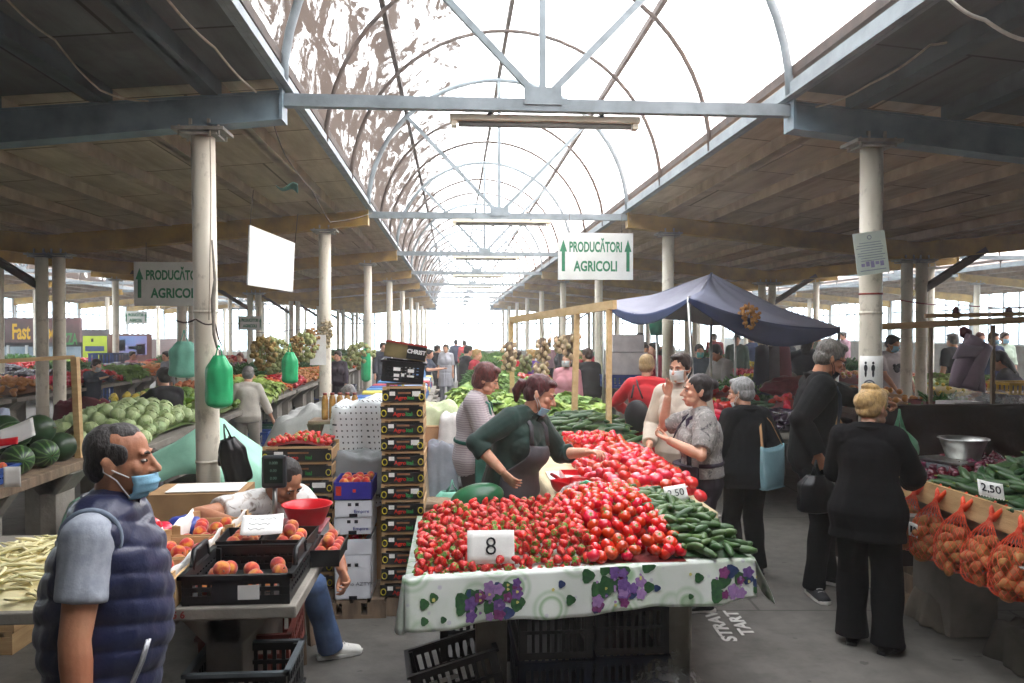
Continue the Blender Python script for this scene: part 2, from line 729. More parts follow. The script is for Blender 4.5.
# --- columns: white painted steel pipes with a bolted head plate
t = NT('column_paint')
co = t.coords((1, 1, .25))
n1 = t.noise(co, 5, 6, .6)
c1 = t.ramp(n1, [(.3, 'e6dfce'), (.6, 'dad2c0'), (.8, 'c0b4a0')])
n2 = t.noise(t.coords((1, 1, .6)), 11, 5, .7)
c2 = t.ramp(n2, [(.36, '8a7d6c'), (.44, 'ffffff')])
c3 = t.mix(.35, c1, c2, 'MULTIPLY')
t.bsdf(c3, .45, 0, n1, .002, .4)
col_mat = t.m
plate_mat = mat('head_plate_paint', 'a9a79f', '7f7a71', 8, .6)
FRONT_COLS = {}
def column(x, y, r, top, lean=0):
    mb = MB()
    mb.tube([(0, 0, 0), (0, 0, top * .33), (0, 0, top * .66), (0, 0, top)], r, 24)
    if y < 30:
        for z in (top * .30, top * .62):
            mb.tube([(0, 0, z - .01), (0, 0, z + .01)], r + .004, 24)
    o = obj('column', mb, col_mat, None, (x, y, 0), rot=(0, lean, 0))
    struct(o)
    if y < 24:
        mb = MB()
        mb.box((0, 0, top + .012), (.34, .26, .022))
        mb.box((0, 0, top - .02), (.24, .24, .012))
        for i in (-1, 1):
            mb.box((i * .06, 0, top + .05), (.018, .16, .07))
            for j in (-1, 1):
                mb.tube([(i * .13, j * .09, top - .03), (i * .13, j * .09, top + .04)], .009, 6)
        obj('column_head_plate', mb, plate_mat, o)
    return o
for m in (-1, 0, 1):
    cx = CX + m * PER
    for sgn in (-1, 1):
        for k in range(NB0, NB1):
            y = ROWY0 + k * BAY
            x = cx + sgn * HALFN
            top = r_bot(HALFN - RV) - .045
            o = column(x + (.075 if (m, sgn, k) == (0, -1, 0) else .03 if (m, sgn, k) == (0, 1, 0) else 0), y, .081 if k else .0785, top, math.radians(-.6) if (m == 0 and k == 0 and sgn < 0) else 0)
            FRONT_COLS[(m, sgn, k)] = o
            xv = cx + sgn * (PER / 2 - .11)
            if k >= 1 and not (m == 1 and sgn == 1) and not (m == -1 and sgn == -1):
                column(xv, y, .078, r_bot(DV - .11) - .03)
# knee braces in the valleys
for xv in (CX - PER / 2, CX + PER / 2):
    for k in range(1, NB1):
        y = ROWY0 + k * BAY
        s = -1 if xv < 0 else 1
        mb = MB()
        mb.bar((xv + s * .1, y, 2.42), (xv + s * 1.05, y, 3.02), .09, .13, V((0, 1, 0)))
        struct(obj('beam_knee_brace', mb, rust_steel))

# --- outer walls, glazing
wall_grey = mat('wall_grey_panel', '5f6a72', '515b62', 2, .6)
wall_red = mat('wall_red_brown', '6f4a44', '5d3d38', 2, .7)
wall_base = mat('wall_render', '9a958c', '7f7a72', 3, .8, bump=.004)
frame_white = mat('window_frame_white', 'd9dde0', 'c2c6c8', 4, .5)
t = NT('window_glass')
tr = t.n('ShaderNodeBsdfTransparent')
nzg = t.noise(t.coords(), 1.5, 3)
gc = t.ramp(nzg, [(.3, 'dfe8ec'), (.7, 'f6fafb')])
t.l(gc, tr)
gl = t.n('ShaderNodeBsdfGlossy')
gl.inputs['Roughness'].default_value = .08
mx = t.n('ShaderNodeMixShader', i_0=.06)
t.l(tr, mx, 0, 1)
t.l(gl, mx, 0, 2)
t.l(mx, t.out)
glass = t.m

WZ0, WZ1 = 1.35, 3.2
for X, nm in ((XL, 'left'), (XR, 'right')):
    mb = MB()
    mb.box((X, (YB + YE) / 2, WZ0 / 2), (.2, YE - YB, WZ0))
    struct(obj('wall_' + nm, mb, wall_base if nm == 'right' else wall_red))
    mb = MB()
    mb.box((X, (YB + YE) / 2, (WZ1 + 4.4) / 2), (.2, YE - YB, 4.4 - WZ1))
    struct(obj('wall_' + nm + '_upper', mb, wall_grey))
    n = 0
    for k in range(NB0, NB1):
        y0, y1 = ROWY0 + k * BAY, ROWY0 + (k + 1) * BAY
        n += 1
        if y0 < 8:
            mb = MB()
            mb.box((X, (y0 + y1) / 2, (WZ0 + WZ1) / 2), (.2, BAY, WZ1 - WZ0))
            struct(obj('wall_' + nm + '_infill', mb, wall_grey))
            continue
        w = struct(obj('window_%d' % (n + (20 if nm == 'right' else 0)), MB().bar((X, y0 + .1, WZ1 - .03), (X, y1 - .1, WZ1 - .03), .1, .07).bar((X, y0 + .1, WZ0 + .03), (X, y1 - .1, WZ0 + .03), .14, .06), frame_white))
        fm = MB()
        for j in range(8):
            yy = y0 + .1 + (BAY - .2) * j / 7
            fm.bar((X, yy, WZ0), (X, yy, WZ1), .09 if j % 7 else .16, .07 if j % 7 else .14, V((0, 1, 0)))
        fm.bar((X, y0 + .1, 2.62), (X, y1 - .1, 2.62), .06, .05)
        obj('window_frame', fm, frame_white, w)
        gm = MB()
        gm.box((X, (y0 + y1) / 2, (WZ0 + WZ1) / 2), (.012, BAY - .2, WZ1 - WZ0))
        obj('window_pane', gm, glass, w)
# far end: glazed from a low plinth to the roof; wall behind the photographer is closed
for m in (-1, 0, 1):
    cx = CX + m * PER
    x0, x1 = cx - PER / 2, cx + PER / 2
    w = struct(obj('window_%d' % (50 + m), MB().box((cx, YE, .25), (PER, .18, .5)), wall_base))
    fm = MB()
    for j in range(13):
        xx = x0 + (x1 - x0) * j / 12
        fm.bar((xx, YE, .5), (xx, YE, 3.35), .08, .08, V((0, 1, 0)))
    for z in (.55, 2.35, 3.3):
        fm.bar((x0, YE, z), (x1, YE, z), .08, .08)
    obj('window_frame', fm, frame_white, w)
    obj('window_pane', MB().box((cx, YE, 1.9), (PER, .012, 2.8)), glass, w)
    mb = MB()
    for s in (-1, 1):
        mb.box((cx + s * (RV + DV / 2), YE, 3.5), (DV, .15, .5))
    struct(obj('wall_far_upper', mb, wall_grey))
mb = MB()
mb.box(((XL + XR) / 2, YB, 2.8), (XR - XL, .2, 5.6))
struct(obj('wall_back', mb, wall_base))

# --- daylight: an overcast sky
w = bpy.data.worlds.new('overcast')
SC.world = w
w.use_nodes = True
wt = w.node_tree
bg = wt.nodes['Background']
gtc = wt.nodes.new('ShaderNodeTexCoord')
gn = wt.nodes.new('ShaderNodeTexNoise')
gn.inputs['Scale'].default_value = 1.6
gr = wt.nodes.new('ShaderNodeValToRGB')
gr.color_ramp.elements[0].position = .3
gr.color_ramp.elements[0].color = (.86, .92, 1.0, 1)
gr.color_ramp.elements[1].position = .7
gr.color_ramp.elements[1].color = (1.0, 1.0, 1.0, 1)
wt.links.new(gtc.outputs['Generated'], gn.inputs[0])
wt.links.new(gn.outputs[0], gr.inputs[0])
wt.links.new(gr.outputs[0], bg.inputs[0])
bg.inputs[1].default_value = 8.0
SC.view_settings.view_transform = 'Standard'
SC.view_settings.look = 'None'
SC.view_settings.exposure = 0.25
SC.view_settings.gamma = 1.0
SC.view_settings.use_curve_mapping = False
SC.cycles.use_denoising = True
SC.cycles.max_bounces = 8
SC.cycles.diffuse_bounces = 5
SC.cycles.transparent_max_bounces = 12
SC.cycles.sample_clamp_indirect = 12
# --- thin haze volume, added to imitate the bright veil at the far end
t = NT('veil_volume')
vs_ = t.n('ShaderNodeVolumeScatter')
vs_.inputs['Color'].default_value = (1.0, .985, .965, 1)
vs_.inputs['Density'].default_value = .0038
vs_.inputs['Anisotropy'].default_value = .6
t.t.links.new(vs_.outputs[0], t.out.inputs['Volume'])
hz = obj('haze', MB().box(((XL + XR) / 2, (YB + YE) / 2 - .02, 2.75), (XR - XL - .5, YE - YB - .5, 5.48)), t.m)
hz['kind'] = 'structure'
SC.cycles.volume_bounces = 1
# ================================================================ goods: one of each kind
wood_pale = mat('wood_pale', 'caa87a', 'a98558', 3, .7, bump=.002, bscale=30, stretch=(1, 1, 6))
wood_fresh = mat('wood_fresh', 'e0c292', 'c9a673', 3, .65, bump=.0015, bscale=30, stretch=(6, 1, 6))
wood_old = mat('wood_old', '8a7560', '5f4f40', 4, .8, bump=.003, bscale=30, stretch=(4, 4, 1))
wood_dark = mat('wood_dark', '2e1d15', '1d120d', 4, .85, bump=.002, bscale=30, spec=.1)
concrete = mat('concrete', '8f8a80', '6f6a62', 3, .85, bump=.006, bscale=18)
black_plastic = mat('black_plastic', '1b1c1e', '121314', 8, .4, spec=.5)
blue_plastic = mat('blue_plastic', '2b4f9a', '223f7c', 6, .45)
red_plastic = mat('red_plastic', 'd8202c', 'b81822', 4, .3, spec=.5)
white_card = mat('white_card', 'eeeeea', 'dcdcd8', 8, .7)
paper = mat('white_paper', 'f0efea', 'dedcd6', 6, .75, bump=.002, bscale=10)
ink = mat('black_ink', '1a1a22', '101016', 30, .6)
ink_grey = mat('grey_ink', '70747c', '5a5e66', 30, .6)
ink_red = mat('red_ink', 'd43324', 'b02418', 30, .6)
ink_green = mat('green_ink', '2f9a4a', '237a3a', 30, .6)
ink_yellow = mat('yellow_ink', 'd6c83a', 'b8a82c', 30, .6)
alu = mat('aluminium', 'b4b4b0', '8f8f8c', 12, .35, 1.0)
leaf_green = mat('leaf_green', '7ca44a', '4f7c30', 30, .55, rnd=.15)


def finish(o, **kw):
    return o


# --- strawberry
t = NT('strawberry_skin')
co = t.coords()
vo = t.n('ShaderNodeTexVoronoi', i_Scale=190.0)
t.l(co, vo)
sd = t.ramp(vo, [(.16, 'e0b050'), (.26, 'c8101c')], 0)
nz = t.noise(co, 30, 3)
c2 = t.ramp(nz, [(.3, 'a80c18'), (.6, 'd6222a'), (.8, 'e8503c')])
cm = t.mix(t.ramp(vo, [(.16, '000000'), (.26, 'ffffff')], 0), 'd8a848', c2)
oi = t.n('ShaderNodeObjectInfo')
h = t.n('ShaderNodeHueSaturation')
mr = t.n('ShaderNodeMapRange', i_3=.75, i_4=1.25)
t.l(oi, mr, 'Random', 0)
t.l(mr, h, 0, 'Value')
t.t.links.new(cm.outputs[2], h.inputs['Color'])
t.bsdf(h, .3, 0, vo, .002, .5)
straw_mat = t.m
tom_mat = mat('tomato_skin', 'd8281c', 'c01a12', 12, .16, rnd=.14, spec=.5, coat=.3)
tom_pink = mat('tomato_pink_skin', 'd83a34', 'c22822', 12, .22, rnd=.14, spec=.5, coat=.2)
cuke_mat = mat('cucumber_skin', '4d6b38', '2f4a26', 40, .4, rnd=.25, bump=.003, bscale=160, stretch=(1, 1, .25))
cuke_dark = mat('cucumber_dark_skin', '3d5c34', '243f22', 40, .4, rnd=.25, bump=.002, bscale=160, stretch=(1, 1, .25))
onion_mat = mat('red_onion_skin', '641830', '3a0c1e', 14, .25, rnd=.2, stretch=(1, 1, .2), coat=.2)


def peach_mat(name, a, b, c):
    t = NT(name)
    n1 = t.noise(t.coords(), 16, 4, .6)
    c1 = t.ramp(n1, [(.36, a), (.52, b), (.68, c)])
    oi = t.n('ShaderNodeObjectInfo')
    h = t.n('ShaderNodeHueSaturation')
    mr = t.n('ShaderNodeMapRange', i_3=.8, i_4=1.15)
    t.l(oi, mr, 'Random', 0)
    t.l(mr, h, 0, 'Value')
    t.l(c1, h, 0, 'Color')
    t.bsdf(h, .75, 0, n1, .001, .25, sheen=.4)
    return t.m
peach_skin = peach_mat('peach_skin', 'e0a048', 'c85038', '9a2c34')
nect_skin = peach_mat('nectarine_skin', 'd89838', 'c03028', '8c1a22')


def add_calyx(mb, r, z, n=6, w=.35, droop=-.25, stem=.4):
    for k in range(n):
        a = 2 * math.pi * k / n
        d, s = V((math.cos(a), math.sin(a), 0)), V((-math.sin(a), math.cos(a), 0))
        o = V((0, 0, z))
        P = [o + s * (r * w * .5), o + d * (r * .55) + s * (r * w * .6) + V((0, 0, r * .08)), o + d * r + V((0, 0, r * droop)), o + d * (r * .55) - s * (r * w * .6) + V((0, 0, r * .08)), o - s * (r * w * .5)]
        mb.add(P + [p - V((0, 0, r * .05)) for p in P], [(0, 1, 2, 3, 4), (9, 8, 7, 6, 5), (0, 5, 6, 1), (1, 6, 7, 2), (2, 7, 8, 3), (3, 8, 9, 4), (4, 9, 5, 0)], False)
    if stem:
        mb.tube([(0, 0, z - .001), (r * .1, 0, z + r * stem)], r * .1, 5)


def berry(fn, name, m, cal=None, calm=None, cname='calyx'):
    o = obj(name, fn, m)
    if cal:
        obj(cname, cal, calm or leaf_green, o)
    return o


def straw_mb(s=1.0, w=1.0):
    r = .0155 * s
    prof = [(.0015, -.021), (.006, -.0185), (.0105, -.010), (.0145, .0), (.0160, .007), (.0135, .0125), (.006, .0145)]
    return MB().lathe([(a * s * w, z * s) for a, z in prof], n=12)


def calyx_mb(r, z, **k):
    mb = MB()
    add_calyx(mb, r, z, **k)
    return mb


PROTO = {}
def proto(key, make):
    if key not in PROTO:
        PROTO[key] = make()
    return PROTO[key]


PROTO['strawberry'] = [berry(straw_mb(1.05), 'strawberry', straw_mat, calyx_mb(.018, .0145)), berry(straw_mb(.95, 1.15), 'strawberry', straw_mat, calyx_mb(.019, .0138)), berry(straw_mb(1.15, .92), 'strawberry', straw_mat, calyx_mb(.016, .0168))]


def tomato_mb(r=.033, flat=.82, lob=.03):
    def fn(u):
        a = math.atan2(u.y, u.x)
        return 1 + lob * math.cos(5 * a) * (1 - u.z ** 2) - .16 * max(0, u.z - .82) / .18
    return MB().ell((0, 0, 0), (r, r, r * flat), None, 18, 11, fn)


PROTO['tomato'] = [berry(tomato_mb(.033), 'tomato', tom_mat, calyx_mb(.017, .0225, n=5, w=.22, stem=.7)), berry(tomato_mb(.030, .9, .01), 'tomato', tom_mat, calyx_mb(.016, .0225, n=5, w=.22, stem=.9))]
PROTO['pink_tomato'] = [berry(tomato_mb(.043, .72, .05), 'beef_tomato', tom_pink, calyx_mb(.014, .0262, n=5, w=.2, stem=.2)), berry(tomato_mb(.040, .78, .03), 'beef_tomato', tom_pink)]


def cuke_mb(L, r, bend, tip=.55):
    P, Q = [], []
    for i in range(9):
        u = i / 8 - .5
        P.append((bend * (1 - 4 * u * u), 0, u * L))
        Q.append(r * (.62 + .38 * (1 - (2 * abs(u)) ** 3)) * (1 if u < 0 else lerp_(1, tip + .3, (2 * u) ** 2)))
    return MB().limb(P, Q, 10)


def lerp_(a, b, t):
    return a + (b - a) * t


def tip_mb(z, r):
    return MB().limb([(0, 0, z), (0, 0, z + r * .5), (0, 0, z + r * 1.6)], [r, r * .6, r * .35], 6)


PROTO['cucumber'] = [berry(cuke_mb(.095, .0165, .003), 'cucumber', cuke_mat, tip_mb(.056, .005), mat('cuke_tip', '8a9a4a', '6f7f3a', 20), 'stem_end'), berry(cuke_mb(.085, .018, .006), 'cucumber', cuke_mat, tip_mb(.051, .005), MATS['cuke_tip'], 'stem_end'), berry(cuke_mb(.105, .0155, .008), 'cucumber', cuke_mat, tip_mb(.059, .004), MATS['cuke_tip'], 'stem_end')]
PROTO['long_cucumber'] = [berry(cuke_mb(.185, .026, .012), 'cucumber', cuke_dark, tip_mb(.112, .006), MATS['cuke_tip'], 'stem_end'), berry(cuke_mb(.165, .024, .004), 'cucumber', cuke_dark, tip_mb(.100, .006), MATS['cuke_tip'], 'stem_end')]


def onion_mb(r):
    return MB().lathe([(r * .12, -r * .86), (r * .55, -r * .74), (r * .95, -r * .2), (r, r * .1), (r * .8, r * .55), (r * .35, r * .85), (r * .12, r * 1.1), (r * .08, r * 1.3)], n=14)
PROTO['red_onion'] = [berry(onion_mb(.036), 'red_onion', onion_mat), berry(onion_mb(.031), 'red_onion', onion_mat)]
yonion = mat('yellow_onion_skin', 'd89848', 'b87430', 14, .3, rnd=.12, stretch=(1, 1, .2), coat=.2)
PROTO['onion'] = [berry(onion_mb(.042), 'onion', yonion)]


def peach_mb(r):
    def fn(u):
        a = math.atan2(u.y, u.x)
        return 1 - .05 * math.exp(-(a / .18) ** 2) * (1 - u.z ** 2) - .14 * max(0, u.z - .85) / .15
    return MB().ell((0, 0, 0), (r, r, r * .95), None, 18, 12, fn)
PROTO['peach'] = [berry(peach_mb(.036), 'peach', peach_skin, MB().tube([(0, 0, .0285), (.002, 0, .036)], .003, 5), wood_old, 'stem')]
PROTO['nectarine'] = [berry(peach_mb(.034), 'nectarine', nect_skin, MB().tube([(0, 0, .027), (.002, 0, .034)], .003, 5), wood_old, 'stem')]
pot_skin = mat('potato_skin', 'bd7c48', '985c30', 18, .6, rnd=.14, bump=.003, bscale=60)
def potato_mb(seed):
    return MB().ell((0, 0, 0), (.034, .031, .05), None, 14, 10, lambda u: 1 + .10 * noise.noise(u * 1.6 + V((seed, 0, 0))))
PROTO['potato'] = [berry(potato_mb(s), 'potato', pot_skin) for s in (1.1, 5.7, 9.2)]


# --- watermelon, cabbage
t = NT('watermelon_rind')
tc = t.n('ShaderNodeTexCoord')
sp = t.n('ShaderNodeSeparateXYZ')
t.l(tc, sp, 'Object', 0)
at2 = t.n('ShaderNodeMath', operation='ARCTAN2')
t.l(sp, at2, 1, 0)
t.l(sp, at2, 0, 1)
nzz = t.noise(t.coords(), 12, 4, .6)
mu = t.n('ShaderNodeMath', operation='MULTIPLY_ADD')
mu.inputs[1].default_value = 11
t.l(at2, mu, 0, 0)
ms = t.n('ShaderNodeMath', operation='MULTIPLY')
ms.inputs[1].default_value = 4
t.l(nzz, ms, 0, 0)
t.l(ms, mu, 0, 2)
sn = t.n('ShaderNodeMath', operation='SINE')
t.l(mu, sn, 0, 0)
cr = t.ramp(sn, [(.35, '1e3a20'), (.75, '5c7d48')])
t.bsdf(cr, .35, 0, None, 0, .5)
melon_mat = t.m
melon_dark = mat('melon_dark_rind', '2c4428', '1c301c', 10, .35)
PROTO['watermelon'] = [berry(MB().ell((0, 0, 0), (.125, .125, .15), None, 22, 14), 'watermelon', melon_mat, MB().tube([(0, 0, .148), (.008, 0, .17), (.02, .004, .18)], .005, 6), wood_old, 'stem'), berry(MB().ell((0, 0, 0), (.14, .14, .145), None, 22, 14), 'watermelon', melon_dark, MB().tube([(0, 0, .142), (.008, 0, .165), (.02, .004, .175)], .005, 6), wood_old, 'stem')]
cab_mat = mat('cabbage_leaf', 'c0cf9c', '9fb87a', 8, .5, rnd=.12, bump=.006, bscale=22)
def cabbage():
    hd = MB().ell((0, 0, 0), (.095, .095, .082), None, 22, 14, lambda u: 1 + .03 * noise.noise(u * 3))
    o = obj('cabbage', hd, cab_mat)
    for k in range(5):
        a = k * 1.2566
        d = V((math.cos(a), math.sin(a), 0))
        def lf(u, v):
            th = lerp_(2.6, .45, v)
            w = (u - .5) * 1.5 * math.sin(math.pi * min(1, .15 + v * .85))
            q = a + w
            r = .099 + .006 * v + .008 * abs(u - .5) * v + .004 * math.sin(u * 20) * v
            return V((math.sin(th) * math.cos(q) * r, math.sin(th) * math.sin(q) * r, math.cos(th) * r * .88))
        obj('wrapper_leaf', MB().grid(lf, 8, 8, .003), cab_mat, o)
    return o
PROTO['cabbage'] = [cabbage()]


# --- general produce for the far stalls
def simple(key, name, mbs, m):
    PROTO[key] = [berry(x, name, m) for x in mbs]
def pepper_mb():
    return MB().lathe([(.012, -.055), (.028, -.045), (.036, 0), (.040, .035), (.032, .05), (.010, .042)], n=12, fn=lambda a, j: 1 + .08 * math.cos(4 * a))
simple('red_pepper', 'red_pepper', [pepper_mb()], mat('red_pepper_skin', 'c01c1c', '8c1216', 12, .22, rnd=.15, coat=.2))
simple('green_pepper', 'green_pepper', [pepper_mb()], mat('green_pepper_skin', '7a9c3c', '5c7d2c', 12, .25, rnd=.2, coat=.2))
simple('yellow_pepper', 'yellow_pepper', [pepper_mb()], mat('yellow_pepper_skin', 'd8c860', 'b8a448', 12, .25, rnd=.15, coat=.2))
simple('carrot', 'carrot', [MB().limb([(0, 0, -.08), (0, 0, 0), (0, 0, .07)], [.006, .014, .018], 8)], mat('carrot_skin', 'd87c34', 'b85c20', 20, .5, rnd=.15))
simple('apple', 'apple', [MB().ell((0, 0, 0), (.036, .036, .033), None, 14, 10, lambda u: 1 - .2 * max(0, abs(u.z) - .85) / .15)], mat('apple_skin', 'c83c30', 'a4a43c', 9, .3, rnd=.15, coat=.2))
simple('lemon', 'lemon', [MB().limb([(0, 0, -.022), (0, 0, 0), (0, 0, .022)], [.014, .028, .014], 10)], mat('lemon_skin', 'e0c83c', 'c8ac2c', 20, .4, rnd=.12))
simple('aubergine', 'aubergine', [MB().limb([(0, 0, -.06), (0, 0, -.02), (.01, 0, .06)], [.034, .040, .022], 10)], mat('aubergine_skin', '2c1830', '1a0e1e', 10, .2, rnd=.2, coat=.3))


def leafy(seed, n=26, r=.09, h=.16, w=.045, curl=.6):
    rr = random.Random(seed)
    mb = MB()
    for k in range(n):
        a = rr.uniform(0, 6.283)
        tl = rr.uniform(.15, 1.15)
        L = h * rr.uniform(.7, 1.1)
        d = V((math.cos(a), math.sin(a), 0))
        s = V((-math.sin(a), math.cos(a), 0))
        ww = w * rr.uniform(.7, 1.2)
        def lf(u, v):
            th = tl + curl * v * v
            p = d * (math.sin(th) * L * v) + V((0, 0, math.cos(th) * L * v))
            return p + s * ((u - .5) * 2 * ww * math.sin(math.pi * (.12 + .86 * v)) ** .8) + V((0, 0, .010 * math.sin(u * 12 + seed) * v))
        mb.grid(lf, 4, 6, .0015)
    return mb
lettuce_mat = mat('lettuce_leaf', '9cb85c', '6f9440', 14, .5, rnd=.2)
herb_mat = mat('herb_leaf', '4a7a34', '2f5822', 20, .6, rnd=.25)
simple('lettuce', 'lettuce', [leafy(3, 30, .09, .15, .05, .9), leafy(8, 26, .09, .14, .05, .9)], lettuce_mat)
simple('parsley', 'parsley_bunch', [leafy(5, 46, .07, .2, .014, .35)], herb_mat)
for k in PROTO:          # the first of each kind waits until it is put on a stall
    pass
USED = set()


def put(key, loc, rot=(0, 0, 0), scale=1.0, label='', group='', cat=None, parts=True, which=None):
    pr = PROTO[key]
    i = R.randrange(len(pr)) if which is None else which
    src = pr[i]
    if (key, i) not in USED:
        USED.add((key, i))
        src.location, src.rotation_euler, src.scale = loc, rot, (scale,) * 3
        o = src
        tag(o, label, cat or o.name.split('.')[0].replace('_', ' '), group)
    else:
        o = dup(src, loc, rot, scale, label, group, parts)
        o['category'] = cat or src.name.split('.')[0].replace('_', ' ')
        if not parts:
            pass
    return o


def scatter(n, pt, dmin, tries=60):
    """pt() gives a random point; keep those at least dmin apart"""
    out, cell = [], {}
    key = lambda p: (int(p.x // dmin), int(p.y // dmin), int(p.z // dmin))
    miss = 0
    while len(out) < n and miss < tries * n:
        p = pt()
        if p is None:
            miss += 1
            continue
        k = key(p)
        if any((q - p).length < dmin for a in (-1, 0, 1) for b in (-1, 0, 1) for c in (-1, 0, 1) for q in cell.get((k[0] + a, k[1] + b, k[2] + c), ())):
            miss += 1
            continue
        out.append(p)
        cell.setdefault(k, []).append(p)
    return out


def mound(name, label, cat, x0, x1, y0, y1, zf, m, nu=22, nv=22, z0=0.85):
    mb = MB()
    mb.grid(lambda u, v: (lerp_(x0, x1, u), lerp_(y0, y1, v), max(z0, zf(lerp_(x0, x1, u), lerp_(y0, y1, v)))), nu, nv)
    o = obj(name, mb, m)
    tag(o, label, cat, None, 'stuff')
    return o


def rnd_rot():
    return Euler((R.uniform(0, 6.28), R.uniform(0, 6.28), R.uniform(0, 6.28)))


def lying(az, tilt=0, roll=0):
    """a long thing whose own axis is z, laid down pointing to compass az"""
    return (Matrix.Rotation(az, 4, 'Z') @ Matrix.Rotation(math.pi / 2 + tilt, 4, 'Y') @ Matrix.Rotation(roll, 4, 'Z')).to_euler()


# --- containers
def plastic_crate(name, label, m, size, loc, rz=0, group=None, slats=9, rim_m=None, tilt=None, card=False):
    """stacking crate: floor, corner posts, slotted sides and rim"""
    w, d, h = size
    g = thing(name, label, 'crate', loc, rz, group)
    if tilt:
        g.rotation_euler = tilt
    b = MB().box((0, 0, .006), (w - .01, d - .01, .012))
    for i in (-1, 1):
        for j in (-1, 1):
            b.box((i * (w / 2 - .014), j * (d / 2 - .014), h / 2), (.028, .028, h))
    obj('base', b, m, g)
    for sx, sy, L in ((0, -1, w), (0, 1, w), (-1, 0, d), (1, 0, d)):
        s = MB()
        c = V((sx * (w / 2 - .005), sy * (d / 2 - .005), 0))
        ax = V((0, 1, 0)) if sx else V((1, 0, 0))
        for k in range(slats):
            q = c + ax * ((k + .5) / slats - .5) * (L - .03)
            s.box(q + V((0, 0, h / 2)), (.008 if sx else L / slats * .38, L / slats * .38 if sx else .008, h * .94))
        for z, hh in ((.02, .03), (h * .55, .016), (h - .014, .03)):
            s.box(c + V((0, 0, z)), (.012 if sx else L, L if sx else .012, hh))
        obj('side_panel', s, m, g)
    r = MB()
    for sx, sy, L in ((0, -1, w), (0, 1, w), (-1, 0, d), (1, 0, d)):
        r.box((sx * (w / 2 + .002), sy * (d / 2 + .002), h), (.022 if sx else w + .026, d + .026 if sx else .022, .014))
    obj('rim', r, rim_m or m, g)
    if card:
        obj('label_card', MB().box((w * .12, -d / 2 - .004, h * .45), (w * .2, .003, h * .5)), white_card, g)
    return g


def wooden_tray(name, label, size, loc, rz=0, group=None, liner=True, m=None, tilt=None):
    w, d, h = size
    m = m or wood_pale
    g = thing(name, label, 'crate', loc, rz, group)
    if tilt:
        g.rotation_euler = tilt
    obj('floor_board', MB().box((0, 0, .006), (w, d, .008)), m, g)
    for s in (-1, 1):
        obj('end_board', MB().box((s * (w / 2 - .006), 0, h / 2), (.010, d, h)), m, g)
        obj('side_board', MB().box((0, s * (d / 2 - .004), h * .46), (w, .006, h * .74)), m, g)
    for i in (-1, 1):
        for j in (-1, 1):
            c = MB().prism([(i * (w / 2 - .012), j * (d / 2 - .010), 0), (i * (w / 2 - .05), j * (d / 2 - .010), 0), (i * (w / 2 - .012), j * (d / 2 - .045), 0)], (0, 0, .005), (0, 0, h + .02))
            obj('corner_block', c, m, g)
    if liner:
        for s in (-1, 1):
            l = MB()
            l.grid(lambda u, v: (s * (w / 2 - .016 - .012 * math.sin(v * 3)), (u - .5) * d * .9, .02 + (h + .008) * v + .006 * math.sin(u * 9 + s)), 12, 4, .002)
            obj('paper_liner', l, paper, g)
    return g


def berry_crate(loc, rz, label, group, w=.30, d=.42, h=.105, ends=True, tags=(True, False)):
    """shallow wooden fruit crate with a printed black card front"""
    g = thing('fruit_crate', label, 'crate', loc, rz, group)
    obj('floor_board', MB().box((0, 0, .006), (w, d, .010)), wood_old, g)
    for s in (-1, 1):
        obj('side_board', MB().box((s * (w / 2 - .005), 0, h * .45), (.008, d, h * .7)), wood_pale, g)
    for i in (-1, 1):
        for j in (-1, 1):
            obj('corner_post', MB().box((i * (w / 2 - .014), j * (d / 2 - .012), h / 2), (.022, .022, h + .008)), wood_pale, g)
    for j in (-1, 1):
        obj('top_rail', MB().box((0, j * (d / 2 - .010), h - .004), (w - .05, .010, .014)), wood_pale, g)
    pan = obj('front_card', MB().box((0, -d / 2 - .003, h * .44), (w - .004, .006, h * .72)), black_plastic, g)
    obj('back_card', MB().box((0, d / 2 + .001, h * .44), (w - .004, .006, h * .72)), black_plastic, g)
    y = -d / 2 - .0075
    mb = MB()
    join_text(mb, 'Agro', .034, (-w * .06, y, h * .30), bold=.001, sx=1.1)
    obj('red_lettering', mb, ink_red, pan)
    mb = MB()
    join_text(mb, 'ltal', .034, (w * .17, y, h * .30), bold=.001, sx=1.1)
    obj('green_lettering', mb, ink_green, pan)
    for s in (-1, 1):
        mb = MB().tube([(s * (w / 2 - .022) + .016 * math.cos(q), y, h * .36 + .020 * math.sin(q)) for q in [2 * math.pi * k / 14 for k in range(14)]], .0035, 5, closed=True, up=(0, 1, 0))
        obj('yellow_ring', mb, ink_yellow, pan)
    obj('paper_sticker', MB().box((-w * .26, y, h * .58), (w * .13, .001, h * .26)), white_card, pan)
    if tags[1]:
        obj('paper_sticker', MB().box((w * .3, y, h * .56), (w * .19, .001, h * .34)), white_card, pan)
    obj('brown_print', MB().box((w * .02, y, h * .62), (w * .3, .001, h * .12)), mat('brown_print', '9a6a48', '7a5238', 30, .7), pan)
    return g


